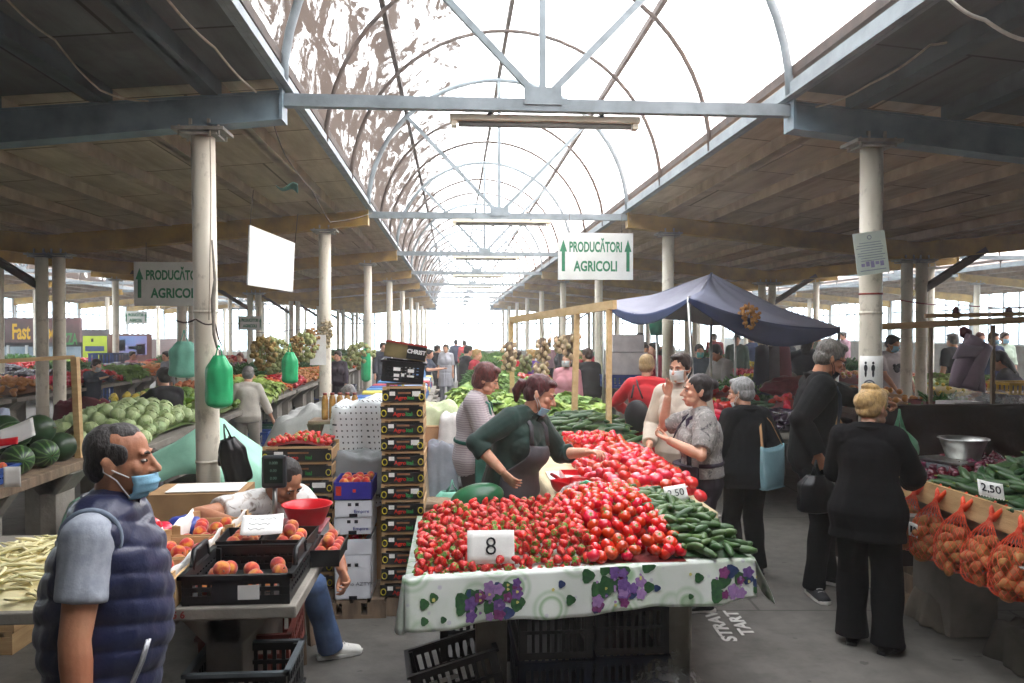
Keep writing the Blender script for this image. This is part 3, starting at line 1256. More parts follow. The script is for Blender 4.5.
def carton(name, label, size, loc, rz, m, flaps=False, group=None, prints=None, cut=True):
    w, d, h = size
    g = thing(name, label, 'box', loc, rz, group)
    b = MB()
    th = .006
    b.box((0, 0, th / 2), (w, d, th))
    for s in (-1, 1):
        b.box((s * (w / 2 - th / 2), 0, h / 2), (th, d, h))
        b.box((0, s * (d / 2 - th / 2), h / 2), (w, th, h))
    obj('shell', b, m, g)
    if not flaps:
        obj('lid', MB().box((0, 0, h - .002), (w, d, .008)), m, g)
    if cut:
        c = MB()
        c.box((-w * .1, -d / 2 - .001, h * .78), (.022, .003, .02))
        c.box((w * .1, -d / 2 - .001, h * .78), (.022, .003, .02))
        c.box((0, -d / 2 - .001, .012), (w * .22, .003, .022))
        obj('hand_hole', c, ink, g)
    if prints:
        pm = MB()
        join_text(pm, prints[0], prints[1], (w * .22, -d / 2 - .003, h * .35), sx=1.15)
        obj('lettering', pm, prints[2], g)
    return g


def pallet(label, loc, rz, size=(1.2, .8), group=None):
    w, d = size
    g = thing('wooden_pallet', label, 'pallet', loc, rz, group)
    for k in range(3):
        obj('bottom_board', MB().box((0, (k - 1) * (d / 2 - .05), .011), (w, .10, .022)), wood_old, g)
        b = MB()
        for j in range(3):
            b.box(((j - 1) * (w / 2 - .06), (k - 1) * (d / 2 - .05), .061), (.12, .10, .078))
        obj('block', b, wood_old, g)
    n = max(4, int(w / .16))
    for k in range(n):
        obj('deck_board', MB().box(((k + .5) / n * w - w / 2, 0, .111), (w / n * .78, d, .022)), wood_old, g)
    return g


def price_card(label, txt, w, h, loc, rot, size=None, m=None, group=None, bold=.002):
    g = thing('price_card', label, 'price card', loc, 0, group)
    g.rotation_euler = rot
    mb = MB()
    mb.grid(lambda u, v: ((u - .5) * w, -.0 + .006 * math.sin(math.pi * u), (v - .5) * h), 8, 4, .0015)
    obj('card', mb, m or paper, g)
    if not txt:
        return g
    tm = MB()
    join_text(tm, txt, size or h * .62, (0, -.0035 + .004, 0), bold=bold)
    for v in tm.v:
        v.y = -.004 + .006 * math.sin(math.pi * (v.x / w + .5)) - .0005
    obj('writing', tm, ink, g)
    return g


def stall_table(name, label, x0, x1, y0, y1, z=.85, th=.06, legs=None, m=None, group=None, leg_m=None):
    g = thing(name, label, 'table', ((x0 + x1) / 2, (y0 + y1) / 2, 0), 0, group)
    w, d = x1 - x0, y1 - y0
    mb = MB()
    mb.box((0, 0, z - th / 2), (w, d, th))
    obj('tabletop', mb, m or concrete, g, bevel=.006)
    for (lx, ly, lw, ld) in (legs if legs is not None else [(sx * w * .32, sy * (d / 2 - .35), .16, .35) for sx in (-1, 1) for sy in (-1, 1)]):
        lm = MB()
        lm.box((lx, ly, (z - th) / 2), (lw, ld, z - th))
        lm.prism([(lx - lw * 1.6, ly - ld / 2, z - th), (lx + lw * 1.6, ly - ld / 2, z - th), (lx + lw * .5, ly - ld / 2, z - th - .16), (lx - lw * .5, ly - ld / 2, z - th - .16)], (0, 0, 0), (0, ld, 0))
        obj('leg', lm, leg_m or concrete, g, bevel=.006)
    return g
# ================================================================ stalls near the photographer
def drape(name, label, cat, m, c, w, d, z1, z0, seed=1, group=None, flare=.06, fold=.02, bump=.03, thick=.004, tilt=(0, 0), rz=0):
    """a sheet thrown over a heap: lumpy top, sides hanging in folds"""
    def fn(u, v):
        a = 2 * math.pi * u
        s = v * 2
        ca, sa = math.cos(a), math.sin(a)
        q = 1 / max(1e-3, (abs(ca) ** 5 + abs(sa) ** 5) ** .2)
        r = min(1, s) * q
        x, y = ca * r, sa * r
        nz = noise.fractal(V((x * 1.6 + seed * 7.3, y * 1.6, seed)), 1, 2, 3)
        z = z1 + bump * nz * 1.4 - .05 * (z1 - z0) * min(1, s) ** 4 + tilt[0] * x + tilt[1] * y
        if s > 1:
            k = s - 1
            f = flare * k + fold * k * math.sin(a * 7 + seed + 2 * nz) + fold * .6 * k * math.sin(a * 13 + seed * 2)
            x *= 1 + f / max(.15, w / 2)
            y *= 1 + f / max(.15, d / 2)
            z = z * (1 - k) + (z0 + .04 * math.sin(a * 3 + seed) * (z1 - z0)) * k
        return (x * w / 2, y * d / 2, z)
    o = obj(name, MB().grid(fn, 56, 22, thick), m, None, (c[0], c[1], 0), rot=(0, 0, rz))
    return tag(o, label, cat, group)


# ---------------------------------------------------------------- the peach stall
T1 = stall_table('market_table', 'concrete market table carrying peach crates, nectarine trays and yellow beans', -2.75, -.575, 2.93, 4.05, .85, .045, [(.78, 0, .14, .75), (-.55, 0, .14, .75)])
# number painted on the slab's edge
mb = MB()
join_text(mb, '3 5 6', .035, (.66, -.565, .828), bold=.001)
obj('painted_number', mb, mat('faded_red_paint', '8c3a32', '6e3430', 30, .8), T1)

cr = plastic_crate('produce_crate', 'black slotted plastic crate on the table edge, few peaches left inside', black_plastic, (.385, .41, .105), (-.795, 3.16, .85), 0, None, 11, card=True)
hm = MB()
for s in (-1, 1):
    hm.tube([(s * .19, -.10, .10), (s * .19, -.07, .165), (s * .19, .07, .165), (s * .19, .10, .10)], .011, 8)
    hm.box((s * .19, 0, .13), (.008, .16, .05))
obj('handle', hm, black_plastic, cr)
obj('label_card', MB().box((-.02, -.2085, .052), (.13, .002, .075)), mat('carton_print_dark', '24242a', '1a1a20', 20, .5), cr)
g = 'peaches left in the black crate'
for x, y, z in ((-.93, 3.03, .9), (-.86, 3.00, .898), (-.90, 3.10, .9), (-.83, 3.08, .9), (-.76, 3.02, .9), (-.93, 3.18, .9), (-.87, 3.04, .962), (-.70, 3.06, .9), (-.69, 3.2, .9), (-.77, 3.14, .9), (-.9, 3.26, .9), (-.81, 3.24, .9), (-.72, 3.3, .9)):
    put('peach', (x, y, z - .004), rnd_rot(), .88, 'peach lying in the slotted black crate', g)


def small_tray(loc, label, rz=0, w=.18, d=.24):
    gg = thing('fruit_tray', label, 'tray', loc, rz)
    obj('bottom', MB().box((0, 0, .003), (w - .02, d - .02, .006)), black_plastic, gg)
    for s in (-1, 1):
        obj('wall', MB().prism([(s * (w / 2 - .012), -d / 2, 0), (s * (w / 2 - .008), -d / 2, 0), (s * (w / 2 + .004), -d / 2, .07), (s * (w / 2 - .002), -d / 2, .07)], (0, 0, 0), (0, d, 0)), black_plastic, gg)
        obj('wall', MB().box((0, s * (d / 2 - .003), .035), (w - .004, .006, .07)), black_plastic, gg)
    return gg


def fill_tray(cx, cy, z0, w, d, label, group, key='peach', layers=2, r=.030):
    nx, ny = max(1, int(w / (r * 1.95))), max(1, int(d / (r * 1.95)))
    for L in range(layers):
        for i in range(nx - L):
            for j in range(ny - L):
                if L and R.random() < .18:
                    continue
                x = cx + (i - (nx - L - 1) / 2) * r * 2.0 + R.uniform(-.004, .004)
                y = cy + (j - (ny - L - 1) / 2) * r * 2.0 + R.uniform(-.004, .004)
                put(key, (x, y, z0 + r * .95 + L * r * 1.45 + R.uniform(0, .003)), rnd_rot(), R.uniform(.92, 1.02) * r / .036, label, group)


small_tray((-.905, 3.50, .905), 'black fruit tray heaped with peaches behind the slotted crate, beside the wooden trays', .06)
fill_tray(-.905, 3.50, .922, .16, .22, 'peach heaped in the black tray beside the wooden trays', 'peaches in the inner tray')
small_tray((-.705, 3.50, .905), 'black fruit tray heaped with peaches in front of the red bowl', -.04)
fill_tray(-.705, 3.50, .922, .16, .22, 'peach heaped in the black tray in front of the red bowl', 'peaches in front of the bowl')
small_tray((-.525 - .1, 3.20 + .13, .853), 'small black tray of dull pink peaches at the corner of the concrete table', 0, .13, .26) if False else None
small_tray((-.545, 3.53, .853), 'narrow black tray of pinkish peaches on the outer edge of the concrete table', 0, .12, .26)
fill_tray(-.545, 3.53, .872, .11, .25, 'pinkish peach in the narrow tray on the table edge', 'peaches on the table edge', layers=2, r=.028)
small_tray((-.905, 3.50, .853), 'lower black tray under the peaches beside the wooden trays', .06)
small_tray((-.705, 3.50, .853), 'lower black tray under the peaches in front of the red bowl', -.04)
# price sheet resting on the peaches
pc = price_card('white price sheet lying across the peaches behind the slotted crate', '', .17, .12, (-.81, 3.42, 1.035), (math.radians(-60), 0, math.radians(8)))
mb = MB()
for k in range(3):
    mb.tube([(-.055 + .011 * i, -.0045 + .006 * math.sin(math.pi * (.18 + .06 * i)), .032 - .03 * k + .006 * math.sin(i * 2.3 + k)) for i in range(11 - k * 2)], .0011, 4)
obj('handwriting', mb, ink_grey, pc)

# wooden trays of nectarines, three in a row going back
for i, (x, y, z, rz) in enumerate(((-1.13, 3.80, .853, .03), (-1.14, 3.44, .853, .06), (-1.15, 3.09, .853, .02))):
    wooden_tray('fruit_crate', ('wooden nectarine tray with white liner, farthest of three, next to the column', 'wooden nectarine tray with white liner, middle of three in a row', 'wooden nectarine tray right behind the man in the quilted vest')[i], (.29, .33, .105), (x, y, z), rz)
    n = 0
    pts = scatter(15, lambda: V((x + R.uniform(-.095, .095), y + R.uniform(-.125, .125), z + .045 + R.uniform(0, .03))), .060)
    for p in pts:
        put('nectarine', p, rnd_rot(), .92, ('nectarine in the wooden tray beside the column', 'nectarine in the middle wooden tray', 'nectarine in the wooden tray behind the quilted vest')[i], 'nectarines in wooden tray %s' % 'abc'[i])
# large tomatoes and a blue bag next to them
for x, y, z in ((-1.40, 3.62, .9), (-1.33, 3.70, .9), (-1.44, 3.72, .9), (-1.37, 3.68, .975), (-1.43, 3.78, .965), (-1.36, 3.80, .92), (-1.35, 3.55, .9), (-1.45, 3.60, .905)):
    put('pink_tomato', (x, y, z), Euler((R.uniform(-.4, .4), R.uniform(-.4, .4), R.uniform(0, 6))), 1.3, 'big tomato in the small pile behind the man in the vest', 'big tomatoes behind the vest')
bag_blue = mat('blue_bag_film', '3c4fa8', '2c3a86', 12, .3, bump=.004, bscale=14)
mb = MB().ell((0, 0, 0), (.09, .07, .055), None, 24, 16, lambda u: 1 + .16 * noise.noise(u * 3.1))
tag(obj('plastic_bag', mb, bag_blue, None, (-1.30, 3.93, .905)), 'crumpled blue plastic bag behind the big tomatoes', 'bag')

# scale with a display on a pole, red bowl on its pan
sc = thing('market_scale', 'electronic scale with black display on a pole beside the seated seller', 'scale', (-.75, 3.86, .85))
obj('base', MB().box((0, 0, .035), (.26, .28, .05)), mat('scale_grey', '8c9094', '6f7377', 8, .4), sc, bevel=.008)
obj('pan', MB().box((0, -.0, .068), (.27, .28, .012)), mat('scale_pan_pink', '9a5a5e', '7f4a50', 6, .4), sc, bevel=.004)
obj('pole', MB().tube([(-.10, -.02, .03), (-.10, -.02, .27)], .012, 12), alu, sc)
ds = obj('display', MB().box((-.10, -.03, .335), (.115, .035, .155)), mat('display_case', '343a3e', '272c30', 8, .4), sc, bevel=.012)
obj('screen', MB().box((-.10, -.049, .34), (.085, .003, .115)), mat('display_screen', '1c2e28', '14221e', 8, .25), ds)
mb = MB()
for k, tx in enumerate(('0.000', '0.00', '0.00')):
    join_text(mb, tx, .018, (-.10, -.0515, .378 - .036 * k))
obj('digits', mb, mat('display_digits', '6f9a8a', '5c8474', 30, .5), ds)
bowl = MB().lathe([(.075, .0), (.078, .004), (.098, .05), (.112, .088), (.120, .092), (.120, .096), (.109, .092), (.095, .052), (.074, .010)], n=32, cap=False)
bowl.lathe([(.0755, .001), (.0, .0015)], n=32, cap=False)
bo = obj('bowl', bowl, red_plastic, None, (-.705, 3.87, .926))
tag(bo, 'red plastic bowl standing on the scale by the peaches', 'bowl')

# yellow beans
t_bean = mat('yellow_bean_skin', 'e2dcb0', 'cfc690', 10, .5, rnd=.16)
def bean_mb(L, b):
    return MB().limb([(b * (1 - 4 * (k / 6 - .5) ** 2), 0, (k / 6 - .5) * L) for k in range(7)], [.0025, .0055, .0065, .006, .0065, .0055, .0022], 7)
simple('bean', 'bean_pod', [bean_mb(.13, .012), bean_mb(.15, -.02), bean_mb(.12, .004)], t_bean)
bz = lambda x, y: .852 + .13 * max(0, 1 - ((x + 1.62) / .36) ** 2 - ((y - 3.32) / .37) ** 2) ** .6
mound('bean_layer', 'lower layer of the heap of yellow beans on the concrete table', 'beans', -2.0, -1.25, 2.95, 3.7, lambda x, y: bz(x, y) - .012, t_bean, z0=.851)
for p in scatter(260, lambda: (lambda x, y: V((x, y, bz(x, y) + R.uniform(-.002, .012))) if bz(x, y) > .862 else None)(R.uniform(-1.98, -1.27), R.uniform(2.96, 3.69)), .024):
    put('bean', p, lying(R.gauss(.3, .9), R.gauss(0, .18), R.uniform(0, 6)), R.uniform(.85, 1.15), 'yellow bean pod in the heap on the concrete table', 'yellow beans')
clear_film = NT('clear_film')
b = clear_film.n('ShaderNodeBsdfPrincipled')
b.inputs['Base Color'].default_value = (.86, .88, .88, 1)
b.inputs['Roughness'].default_value = .15
cfn = clear_film.noise(clear_film.coords(), 16, 4)
cfb = clear_film.n('ShaderNodeBump', i_Distance=.012)
clear_film.l(cfn, cfb, 0, 'Height')
clear_film.l(cfb, b, 0, 'Normal')
tr = clear_film.n('ShaderNodeBsdfTransparent')
mx = clear_film.n('ShaderNodeMixShader')
ff = clear_film.ramp(cfn, [(.4, '484848'), (.62, 'a0a0a0')])
clear_film.l(ff, mx, 0, 0)
clear_film.l(tr, mx, 0, 1)
clear_film.l(b, mx, 0, 2)
clear_film.l(mx, clear_film.out)
film = clear_film.m
def film_bag(label, c, r, seed=1, m=None, name='plastic_bag', knot=False):
    o = obj(name, MB().ell((0, 0, 0), r, None, 30, 20, lambda u: 1 + .22 * noise.noise(u * 2.3 + V((seed, 0, 0))) + .05 * noise.noise(u * 7)), m or film, None, c)
    if knot:
        obj('knot', MB().limb([(0, 0, r[2] * .9), (.01, 0, r[2] * 1.15), (.04, .01, r[2] * 1.35)], [.03, .012, .02], 8), m or film, o)
    return tag(o, label, 'bag')
film_bag('clear plastic bag slumped behind the heap of yellow beans', (-1.62, 3.86, .94), (.17, .12, .08), 3)
for k in range(4):
    wooden_tray('fruit_crate', ('bottom', 'second', 'third', 'top')[k] + ' wooden crate of the stack standing beyond the yellow beans', (.42, .28, .12), (-2.72, 4.86, .0 + .125 * k), .04 * (k - 1), None, False, wood_pale)

# under the peach table
for k, (z, lab, m) in enumerate(((.0, 'lowest black crate under the concrete table', black_plastic), (.20, 'second black crate from the floor under the concrete table', black_plastic), (.40, 'red-brown crate topmost under the concrete table corner', mat('crate_redbrown', '7c3a30', '5e2a24', 6, .5)))):
    plastic_crate('produce_crate', lab, m, (.36, .50, .19), (-.90 + .01 * k, 3.58, z), .03 * k, None, 10)
plastic_crate('produce_crate', 'open black crate with pale rim on the crate in front of the table leg', black_plastic, (.36, .30, .17), (-.80, 3.12, .42), 0, None, 9, mat('rim_grey', '5c6468', '4a5054', 8, .5))
plastic_crate('produce_crate', 'dark green crate at the foot of the concrete table leg', mat('crate_darkgreen', '25332c', '1a2620', 8, .5), (.38, .32, .40), (-.80, 3.12, 0), 0, None, 9)
tag(obj('wooden_block', MB().box((0, 0, .09), (.12, .14, .18)), wood_pale, None, (-.56, 3.62, 0), bevel=.004), 'short pale wooden block standing by the crates under the table', 'block')

# ---------------------------------------------------------------- behind the peach table
T2 = stall_table('market_table', 'low concrete table behind the nectarine trays, half hidden by the column', -1.95, -1.25, 4.5, 5.35, .74, .06)
mint = mat('mint_tarpaulin', '9fd6bc', '86c0a6', 3, .6, bump=.006, bscale=9)
cardb = mat('cardboard', 'b08c62', '967450', 5, .8, bump=.001, bscale=30)
bx = carton('cardboard_box', 'brown cardboard box with white paper on top, against the column', (.52, .34, .19), (-1.46, 4.74, .742), .05, cardb, cut=False)
obj('paper_sheet', MB().box((.03, -.02, .201), (.40, .25, .004)), paper, bx)
def mint_fn(u, v):
    # a tarpaulin over a heap: a peak towards the wooden crates, sloping down to the west
    p = V((lerp_(-2.75, -1.12, u), lerp_(5.72, 6.9, v), 0))
    d = V((p.x + 1.78, (p.y - 6.15) * .9, 0)).length
    z = 1.22 - .62 * d + .03 * noise.fractal(V((p.x * 3, p.y * 3, 4)), 1, 2, 3)
    if p.x > -1.78:
        z -= .35 * (p.x + 1.78)
    return (p.x, p.y, max(.30, z) - .30 * max(0, .15 - v) * 3)
tag(obj('tarpaulin', MB().grid(mint_fn, 34, 26, .004), mint), 'pale mint green tarpaulin over a heap behind the column', 'tarpaulin')
tag(obj('produce_sack', MB().ell((0, 0, .35), (.62, .40, .42), None, 20, 14, lambda u: 1 + .1 * noise.noise(u * 2)), mat('sack_grey', 'a8a49a', '8c887e', 6, .9, bump=.003), None, (-1.85, 6.25, 0)), 'bulging grey sack under the mint green tarpaulin', 'sack')

# strawberry crate stack beside the seated seller
pallet('wooden pallet under the strawberry crates behind the seated seller', (-1.05, 5.58, 0), 0, (.6, .44))
for k in range(9):
    berry_crate((-1.05 + R.uniform(-.006, .006), 5.58, .125 + .106 * k), R.uniform(-.012, .012), ['lowest', 'second', 'third', 'fourth', 'fifth', 'sixth', 'seventh', 'eighth', 'topmost'][k] + ' strawberry crate of the stack behind the seated seller', 'strawberry crates behind the seller', .46, .36, .100, tags=(True, k % 3 == 0))
mound('strawberry_layer', 'lower layer of strawberries in the topmost crate behind the seller', 'strawberries', -1.25, -.85, 5.42, 5.74, lambda x, y: 1.065 + .03 * math.sin((x + 1.25) / .4 * math.pi), mat('strawberry_under', '8c1418', '5c0c10', 60, .5), 10, 10, 1.06)
for p in scatter(64, lambda: (lambda x, y: V((x, y, 1.085 + .04 * math.sin((x + 1.26) / .42 * math.pi) + R.uniform(-.004, .008))))(R.uniform(-1.25, -.85), R.uniform(5.41, 5.75)), .036):
    put('strawberry', p, rnd_rot(), 1.0, 'strawberry in the full crate behind the seated seller', 'strawberries in the crate')

# cartons with tomatoes, on a pallet
pallet('grey wooden pallet under the white cartons', (-.66, 5.36, 0), 0, (.44, .42))
pallet('grey wooden pallet under the tall tower of fruit crates', (-.20, 5.40, 0), 0, (.50, .44))
white_box = mat('carton_white', 'dfe1e6', 'c8cad0', 5, .7)
purple_box = mat('carton_purple', '3a34a0', '2c2880', 5, .6)
mid_blue_ink = mat('blue_ink', '2a3a90', '202c70', 30, .6)
cx, cy = -.65, 5.32
carton('carton', 'white carton at the bottom of the pile on the pallet', (.235, .34, .285), (cx, cy, .125), 0, white_box, True, None, ('no AZTYK', .032, ink_grey))
g = carton('carton', 'open white carton showing tomatoes, second from the pallet', (.235, .34, .10), (cx, cy, .412), .01, white_box, True, cut=False)
for p in scatter(24, lambda: V((cx + R.uniform(-.085, .085), cy + R.uniform(-.14, .14), .475 + R.uniform(0, .02))), .052):
    put('tomato', p, Euler((R.uniform(-.5, .5), R.uniform(-.5, .5), R.uniform(0, 6))), .85, 'small tomato in the open white carton on the pallet', 'tomatoes in the carton')
carton('carton', 'white carton resting above the tomato carton', (.235, .34, .105), (cx, cy, .545), -.01, white_box, False, None, ('Empire', .03, mid_blue_ink))
carton('carton', 'white carton directly under the purple one', (.235, .34, .105), (cx, cy, .655), .02, white_box, False, None, ('Empire', .03, mid_blue_ink))
g = carton('carton', 'purple open carton on top of the white cartons', (.245, .34, .115), (cx, cy, .765), 0, purple_box, True, cut=False)
obj('red_print', MB().box((-.09, -.1715, .06), (.035, .002, .06)).box((.01, -.1715, .06), (.02, .002, .02)), ink_red, g)
for p in scatter(14, lambda: V((cx + R.uniform(-.085, .085), cy + R.uniform(-.13, .13), .868)), .06):
    put('nectarine', p, rnd_rot(), .9, 'nectarine in the purple carton', 'nectarines in the purple carton')

# the tall tower of crates
NT_ = ['lowest'] + [w + ' from the bottom' for w in ('second', 'third', 'fourth', 'fifth', 'sixth', 'seventh', 'eighth', 'ninth', 'tenth', 'eleventh', 'twelfth')] + ['topmost']
for k in range(13):
    berry_crate((-.335 + R.uniform(-.006, .006), 5.38, .125 + .1052 * k), R.uniform(-.02, .02), NT_[k] + ' printed black fruit crate of the tall tower', 'fruit crates of the tall tower', .275, .40, .100, tags=(True, k in (1, 2, 6, 9, 12)))
g = plastic_crate('produce_crate', 'tilted black plastic crate with white print on the tall tower of crates', black_plastic, (.27, .38, .13), (-.345, 5.38, 1.515), .04, None, 9, tilt=(0, math.radians(5), .04))
obj('white_print', MB().box((-.04, -.196, .085), (.045, .002, .022)).box((.05, -.196, .08), (.04, .002, .022)).box((-.04, -.196, .045), (.035, .002, .02)).box((.05, -.196, .045), (.045, .002, .012)).box((-.04, -.196, .02), (.03, .002, .01)).box((.0, -.196, .05), (.02, .002, .02)), white_card, g)
g = carton('fruit_crate', 'tilted olive brown fruit carton crowning the tall tower of crates', (.27, .38, .10), (-.33, 5.38, 1.668), .04, mat('carton_olive', '7c7048', '5c5234', 9, .7), True, None, cut=False)
g.rotation_euler = (0, math.radians(9), .04)
mb = MB()
join_text(mb, 'CHRIST', .036, (.07, -.1985, .055), bold=.0015)
obj('panel', MB().box((.07, -.194, .05), (.12, .006, .085)), black_plastic, g)
obj('lettering', mb, white_card, g)
obj('rim_strip', MB().box((0, -.192, .1), (.27, .008, .012)), mat('red_strip', 'a83a34', '8a2c28', 20, .6), g)

# dotted white cover and grey tarpaulins between the stacks
t = NT('dotted_cover')
co = t.coords((1, 1, 1))
sx = t.n('ShaderNodeSeparateXYZ')
t.l(co, sx)
def cellmod(src, si, per):
    m_ = t.n('ShaderNodeMath', operation='PINGPONG')
    m_.inputs[1].default_value = per / 2
    t.l(src, m_, si, 0)
    q = t.n('ShaderNodeMath', operation='LESS_THAN')
    q.inputs[1].default_value = per * .14
    t.l(m_, q)
    return q
sumxy = t.n('ShaderNodeMath', operation='ADD')
t.l(sx, sumxy, 0, 0)
t.l(sx, sumxy, 1, 1)
a_, b_ = cellmod(sumxy, 0, .036), cellmod(sx, 2, .042)
an = t.n('ShaderNodeMath', operation='MULTIPLY')
t.l(a_, an, 0, 0)
t.l(b_, an, 0, 1)
cm = t.mix(an, 'd2d6d6', '1c1e20')
t.bsdf(cm, .7)
dotted = t.m
tarp_grey = mat('tarpaulin_grey', '8d9192', '6f7374', 3, .6, bump=.008, bscale=7)
tarp_white = mat('tarpaulin_white', 'd5d6d4', 'a9abaa', 3, .65, bump=.008, bscale=7)
drape('dust_cover', 'white cover with black dots over the pile behind the white cartons', 'cover', dotted, (-.66, 5.98), .46, .40, 1.34, .62, 3, fold=.03, tilt=(.04, 0))
drape('tarpaulin', 'grey tarpaulin slumped between the dotted cover and the purple carton', 'tarpaulin', tarp_grey, (-.66, 5.76), .44, .30, .99, .70, 5, fold=.02, bump=.04)
drape('tarpaulin', 'greyish white woven tarpaulin over a heap beside the second column', 'tarpaulin', mat('tarpaulin_pale_grey', 'b2b2ae', '92928e', 3, .7, bump=.008, bscale=7), (-1.36, 7.9), .70, .6, 1.12, .25, 8, fold=.05, bump=.07, flare=.25, tilt=(.10, 0))
drape('tarpaulin', 'white crumpled sheet hanging beside the strawberry crates and the second column', 'tarpaulin', tarp_white, (-.86, 6.35), .26, .4, 1.05, .2, 11, fold=.04, bump=.06, flare=.1)
obj_bx = carton('carton', 'cardboard box buried under the dotted cover', (.40, .36, 1.25), (-.66, 5.99, .0), 0, cardb, cut=False)
# pickle jars
jar_glass = mat('pickle_jar', 'b8843c', '7c5a2a', 18, .12, coat=.5, spec=.6)
sh = stall_table('side_table', 'narrow wooden side table carrying the pickle jars', -1.25, -.72, 6.9, 7.2, 1.08, .03, [(-.22, 0, .04, .2), (.22, 0, .04, .2)], wood_old, leg_m=wood_old)
for k in range(5):
    j = obj('jar', MB().lathe([(.026, 0), (.029, .02), (.029, .17), (.024, .195), (.016, .21), (.016, .215)], n=16), jar_glass, None, (-1.12 + .064 * k, 7.0, 1.082))
    obj('lid', MB().lathe([(.018, .213), (.018, .232)], n=16), mat('jar_lid', '8c3a30', '6e2c24', 20, .4), j)
    tag(j, 'glass jar of pickles in the row beside the second column', 'jar', 'pickle jars')

# ---------------------------------------------------------------- the strawberry and tomato stall
FT = stall_table('market_table', 'wide market table heaped with strawberries, tomatoes and cucumbers', -.18, 1.30, 3.43, 4.28, .845, .06, [(-.38, .12, .15, .28), (.52, .12, .16, .28)])
t = NT('floral_oilcloth')
co = t.coords()
nz = t.noise(co, 5, 4)
base = t.ramp(nz, [(.3, 'e8ebe6'), (.55, 'dfe6dc'), (.75, 'c4d6ba')])
vo = t.n('ShaderNodeTexVoronoi', i_Scale=6.2)
vo.feature = 'F1'
t.l(co, vo)
ring = t.ramp(vo, [(.0, '000000'), (.22, '000000'), (.30, 'ffffff'), (.36, '303030'), (.44, 'c0c0c0'), (.52, '000000')], 0)
gm = t.mix(.85, '000000', ring, 'MIX')
c2 = t.mix(gm, base, '86b07c')
v2 = t.n('ShaderNodeTexVoronoi', i_Scale=16.0)
t.l(co, v2)
sp_ = t.ramp(v2, [(.10, 'ffffff'), (.18, '000000')], 0)
c3 = t.mix(t.mix(.35, '000000', sp_), c2, '9a88b8')
t.bsdf(c3, .3, 0, nz, .002, .5)
oilcloth = t.m
purple_f = mat('flower_purple', '7a5a98', '5a4078', 60, .4)
lilac_f = mat('flower_lilac', 'a884b4', '8a6aa0', 60, .4)
plum_f = mat('flower_plum', '6a2c5c', '8a4a7c', 60, .4)
leaf_f = mat('flower_leaf', '3c6a3c', '2c4c38', 60, .4)
blue_f = mat('flower_blue', '3c4c74', '2c3a5c', 60, .4)
yel_f = mat('flower_yellow', 'd8d080', 'c0b860', 60, .4)

FL, FR = V((-.20, 3.215, 0)), V((1.315, 3.40, 0))
def cloth_front(u, v):
    p = FL.lerp(FR, u)
    drop = lerp_(.205, .175, u) + .010 * math.sin(u * 17)
    n = V((FR.y - FL.y, -(FR.x - FL.x), 0)).normalized()
    wv = .010 * v * math.sin(u * 23) + .006 * v * math.sin(u * 51 + 1)
    return p + n * (.004 + wv + .02 * v) + V((0, 0, .853 - drop * v))
mb = MB()
mb.grid(cloth_front, 60, 12, .002)
# top sheet and the sides
mb.grid(lambda u, v: (lerp_(FL.lerp(FR, u).x, lerp_(-.2, 1.315, u), v), lerp_(FL.lerp(FR, u).y, 4.3, v), .853 + .012 * (1 - v) * 0), 20, 10, .002)
mb.grid(lambda u, v: (-.20 - .012 * v - .02 * v * math.sin(u * 9), lerp_(3.215, 4.3, u), .853 - v * (.22 - .05 * u)), 14, 6, .002)
# the corner that hangs out to the east as a flap
def flap(u, v):
    p = V((1.315 + .10 * v * (1 - .25 * u), 3.40 + .62 * u + .02 * v, .853 - .215 * v * (1 - .55 * u)))
    return p + V((.012 * math.sin(u * 12 + v * 3) * v, 0, 0))
mb.grid(flap, 16, 8, .002)
# gathered corner in the west
mb.grid(lambda u, v: (-.20 - .035 * math.sin(u * math.pi) * (.3 + v), 3.215 + .05 * u - .018 * math.sin(u * math.pi * 3) * v, .853 - .225 * v), 10, 8, .002)


def on_cloth(x, y):
    """where a pixel of the photograph falls on the hanging front of the cloth"""
    best = None
    for i in range(41):
        p = FL.lerp(FR, i / 40)
        q = at(x, y, Y=p.y - .03)
        e = abs(q.x - p.x)
        if best is None or e < best[0]:
            best = (e, i / 40, (.853 - q.z) / lerp_(.205, .175, i / 40))
    return best[1], best[2]
NORM = V((FR.y - FL.y, -(FR.x - FL.x), 0)).normalized()
def petal(mb, slot, x, y, r, n=12, lobes=5, dep=.0025):
    dep += .004
    u, v = on_cloth(x, y)
    if not 0 <= v <= .97:
        v = min(.95, max(.03, v))
    vs = [cloth_front(u, v) + NORM * dep]
    du = (FR - FL).length
    for k in range(n * 2):
        a = math.pi * k / n
        g = r * (1 + .16 * math.cos(lobes * a))
        vs.append(cloth_front(min(1, max(0, u + g * math.cos(a) / du)), min(1, max(0, v + g * math.sin(a) / .19))) + NORM * dep)
    mb.slot(slot).add(vs, [(0, 1 + k, 1 + (k + 1) % (2 * n)) for k in range(2 * n)], False)
RR = random.Random(4)
for cxp, cyp in ((485, 606), (612, 592), (738, 583), (505, 596), (628, 584)):
    for k in range(10):
        petal(mb, RR.choice((4, 4, 5)), cxp + RR.uniform(-26, 24), cyp + RR.uniform(-17, 14), RR.uniform(.018, .032), 6, 3, .0015)
    for k in range(8):
        petal(mb, RR.choice((1, 1, 2, 3)), cxp + RR.uniform(-18, 16), cyp + RR.uniform(-14, 14), RR.uniform(.016, .027), 14, 5, .0025 + .0004 * k)
        petal(mb, RR.choice((2, 6)), cxp + RR.uniform(-18, 16), cyp + RR.uniform(-14, 14), .006, 6, 3, .0065)
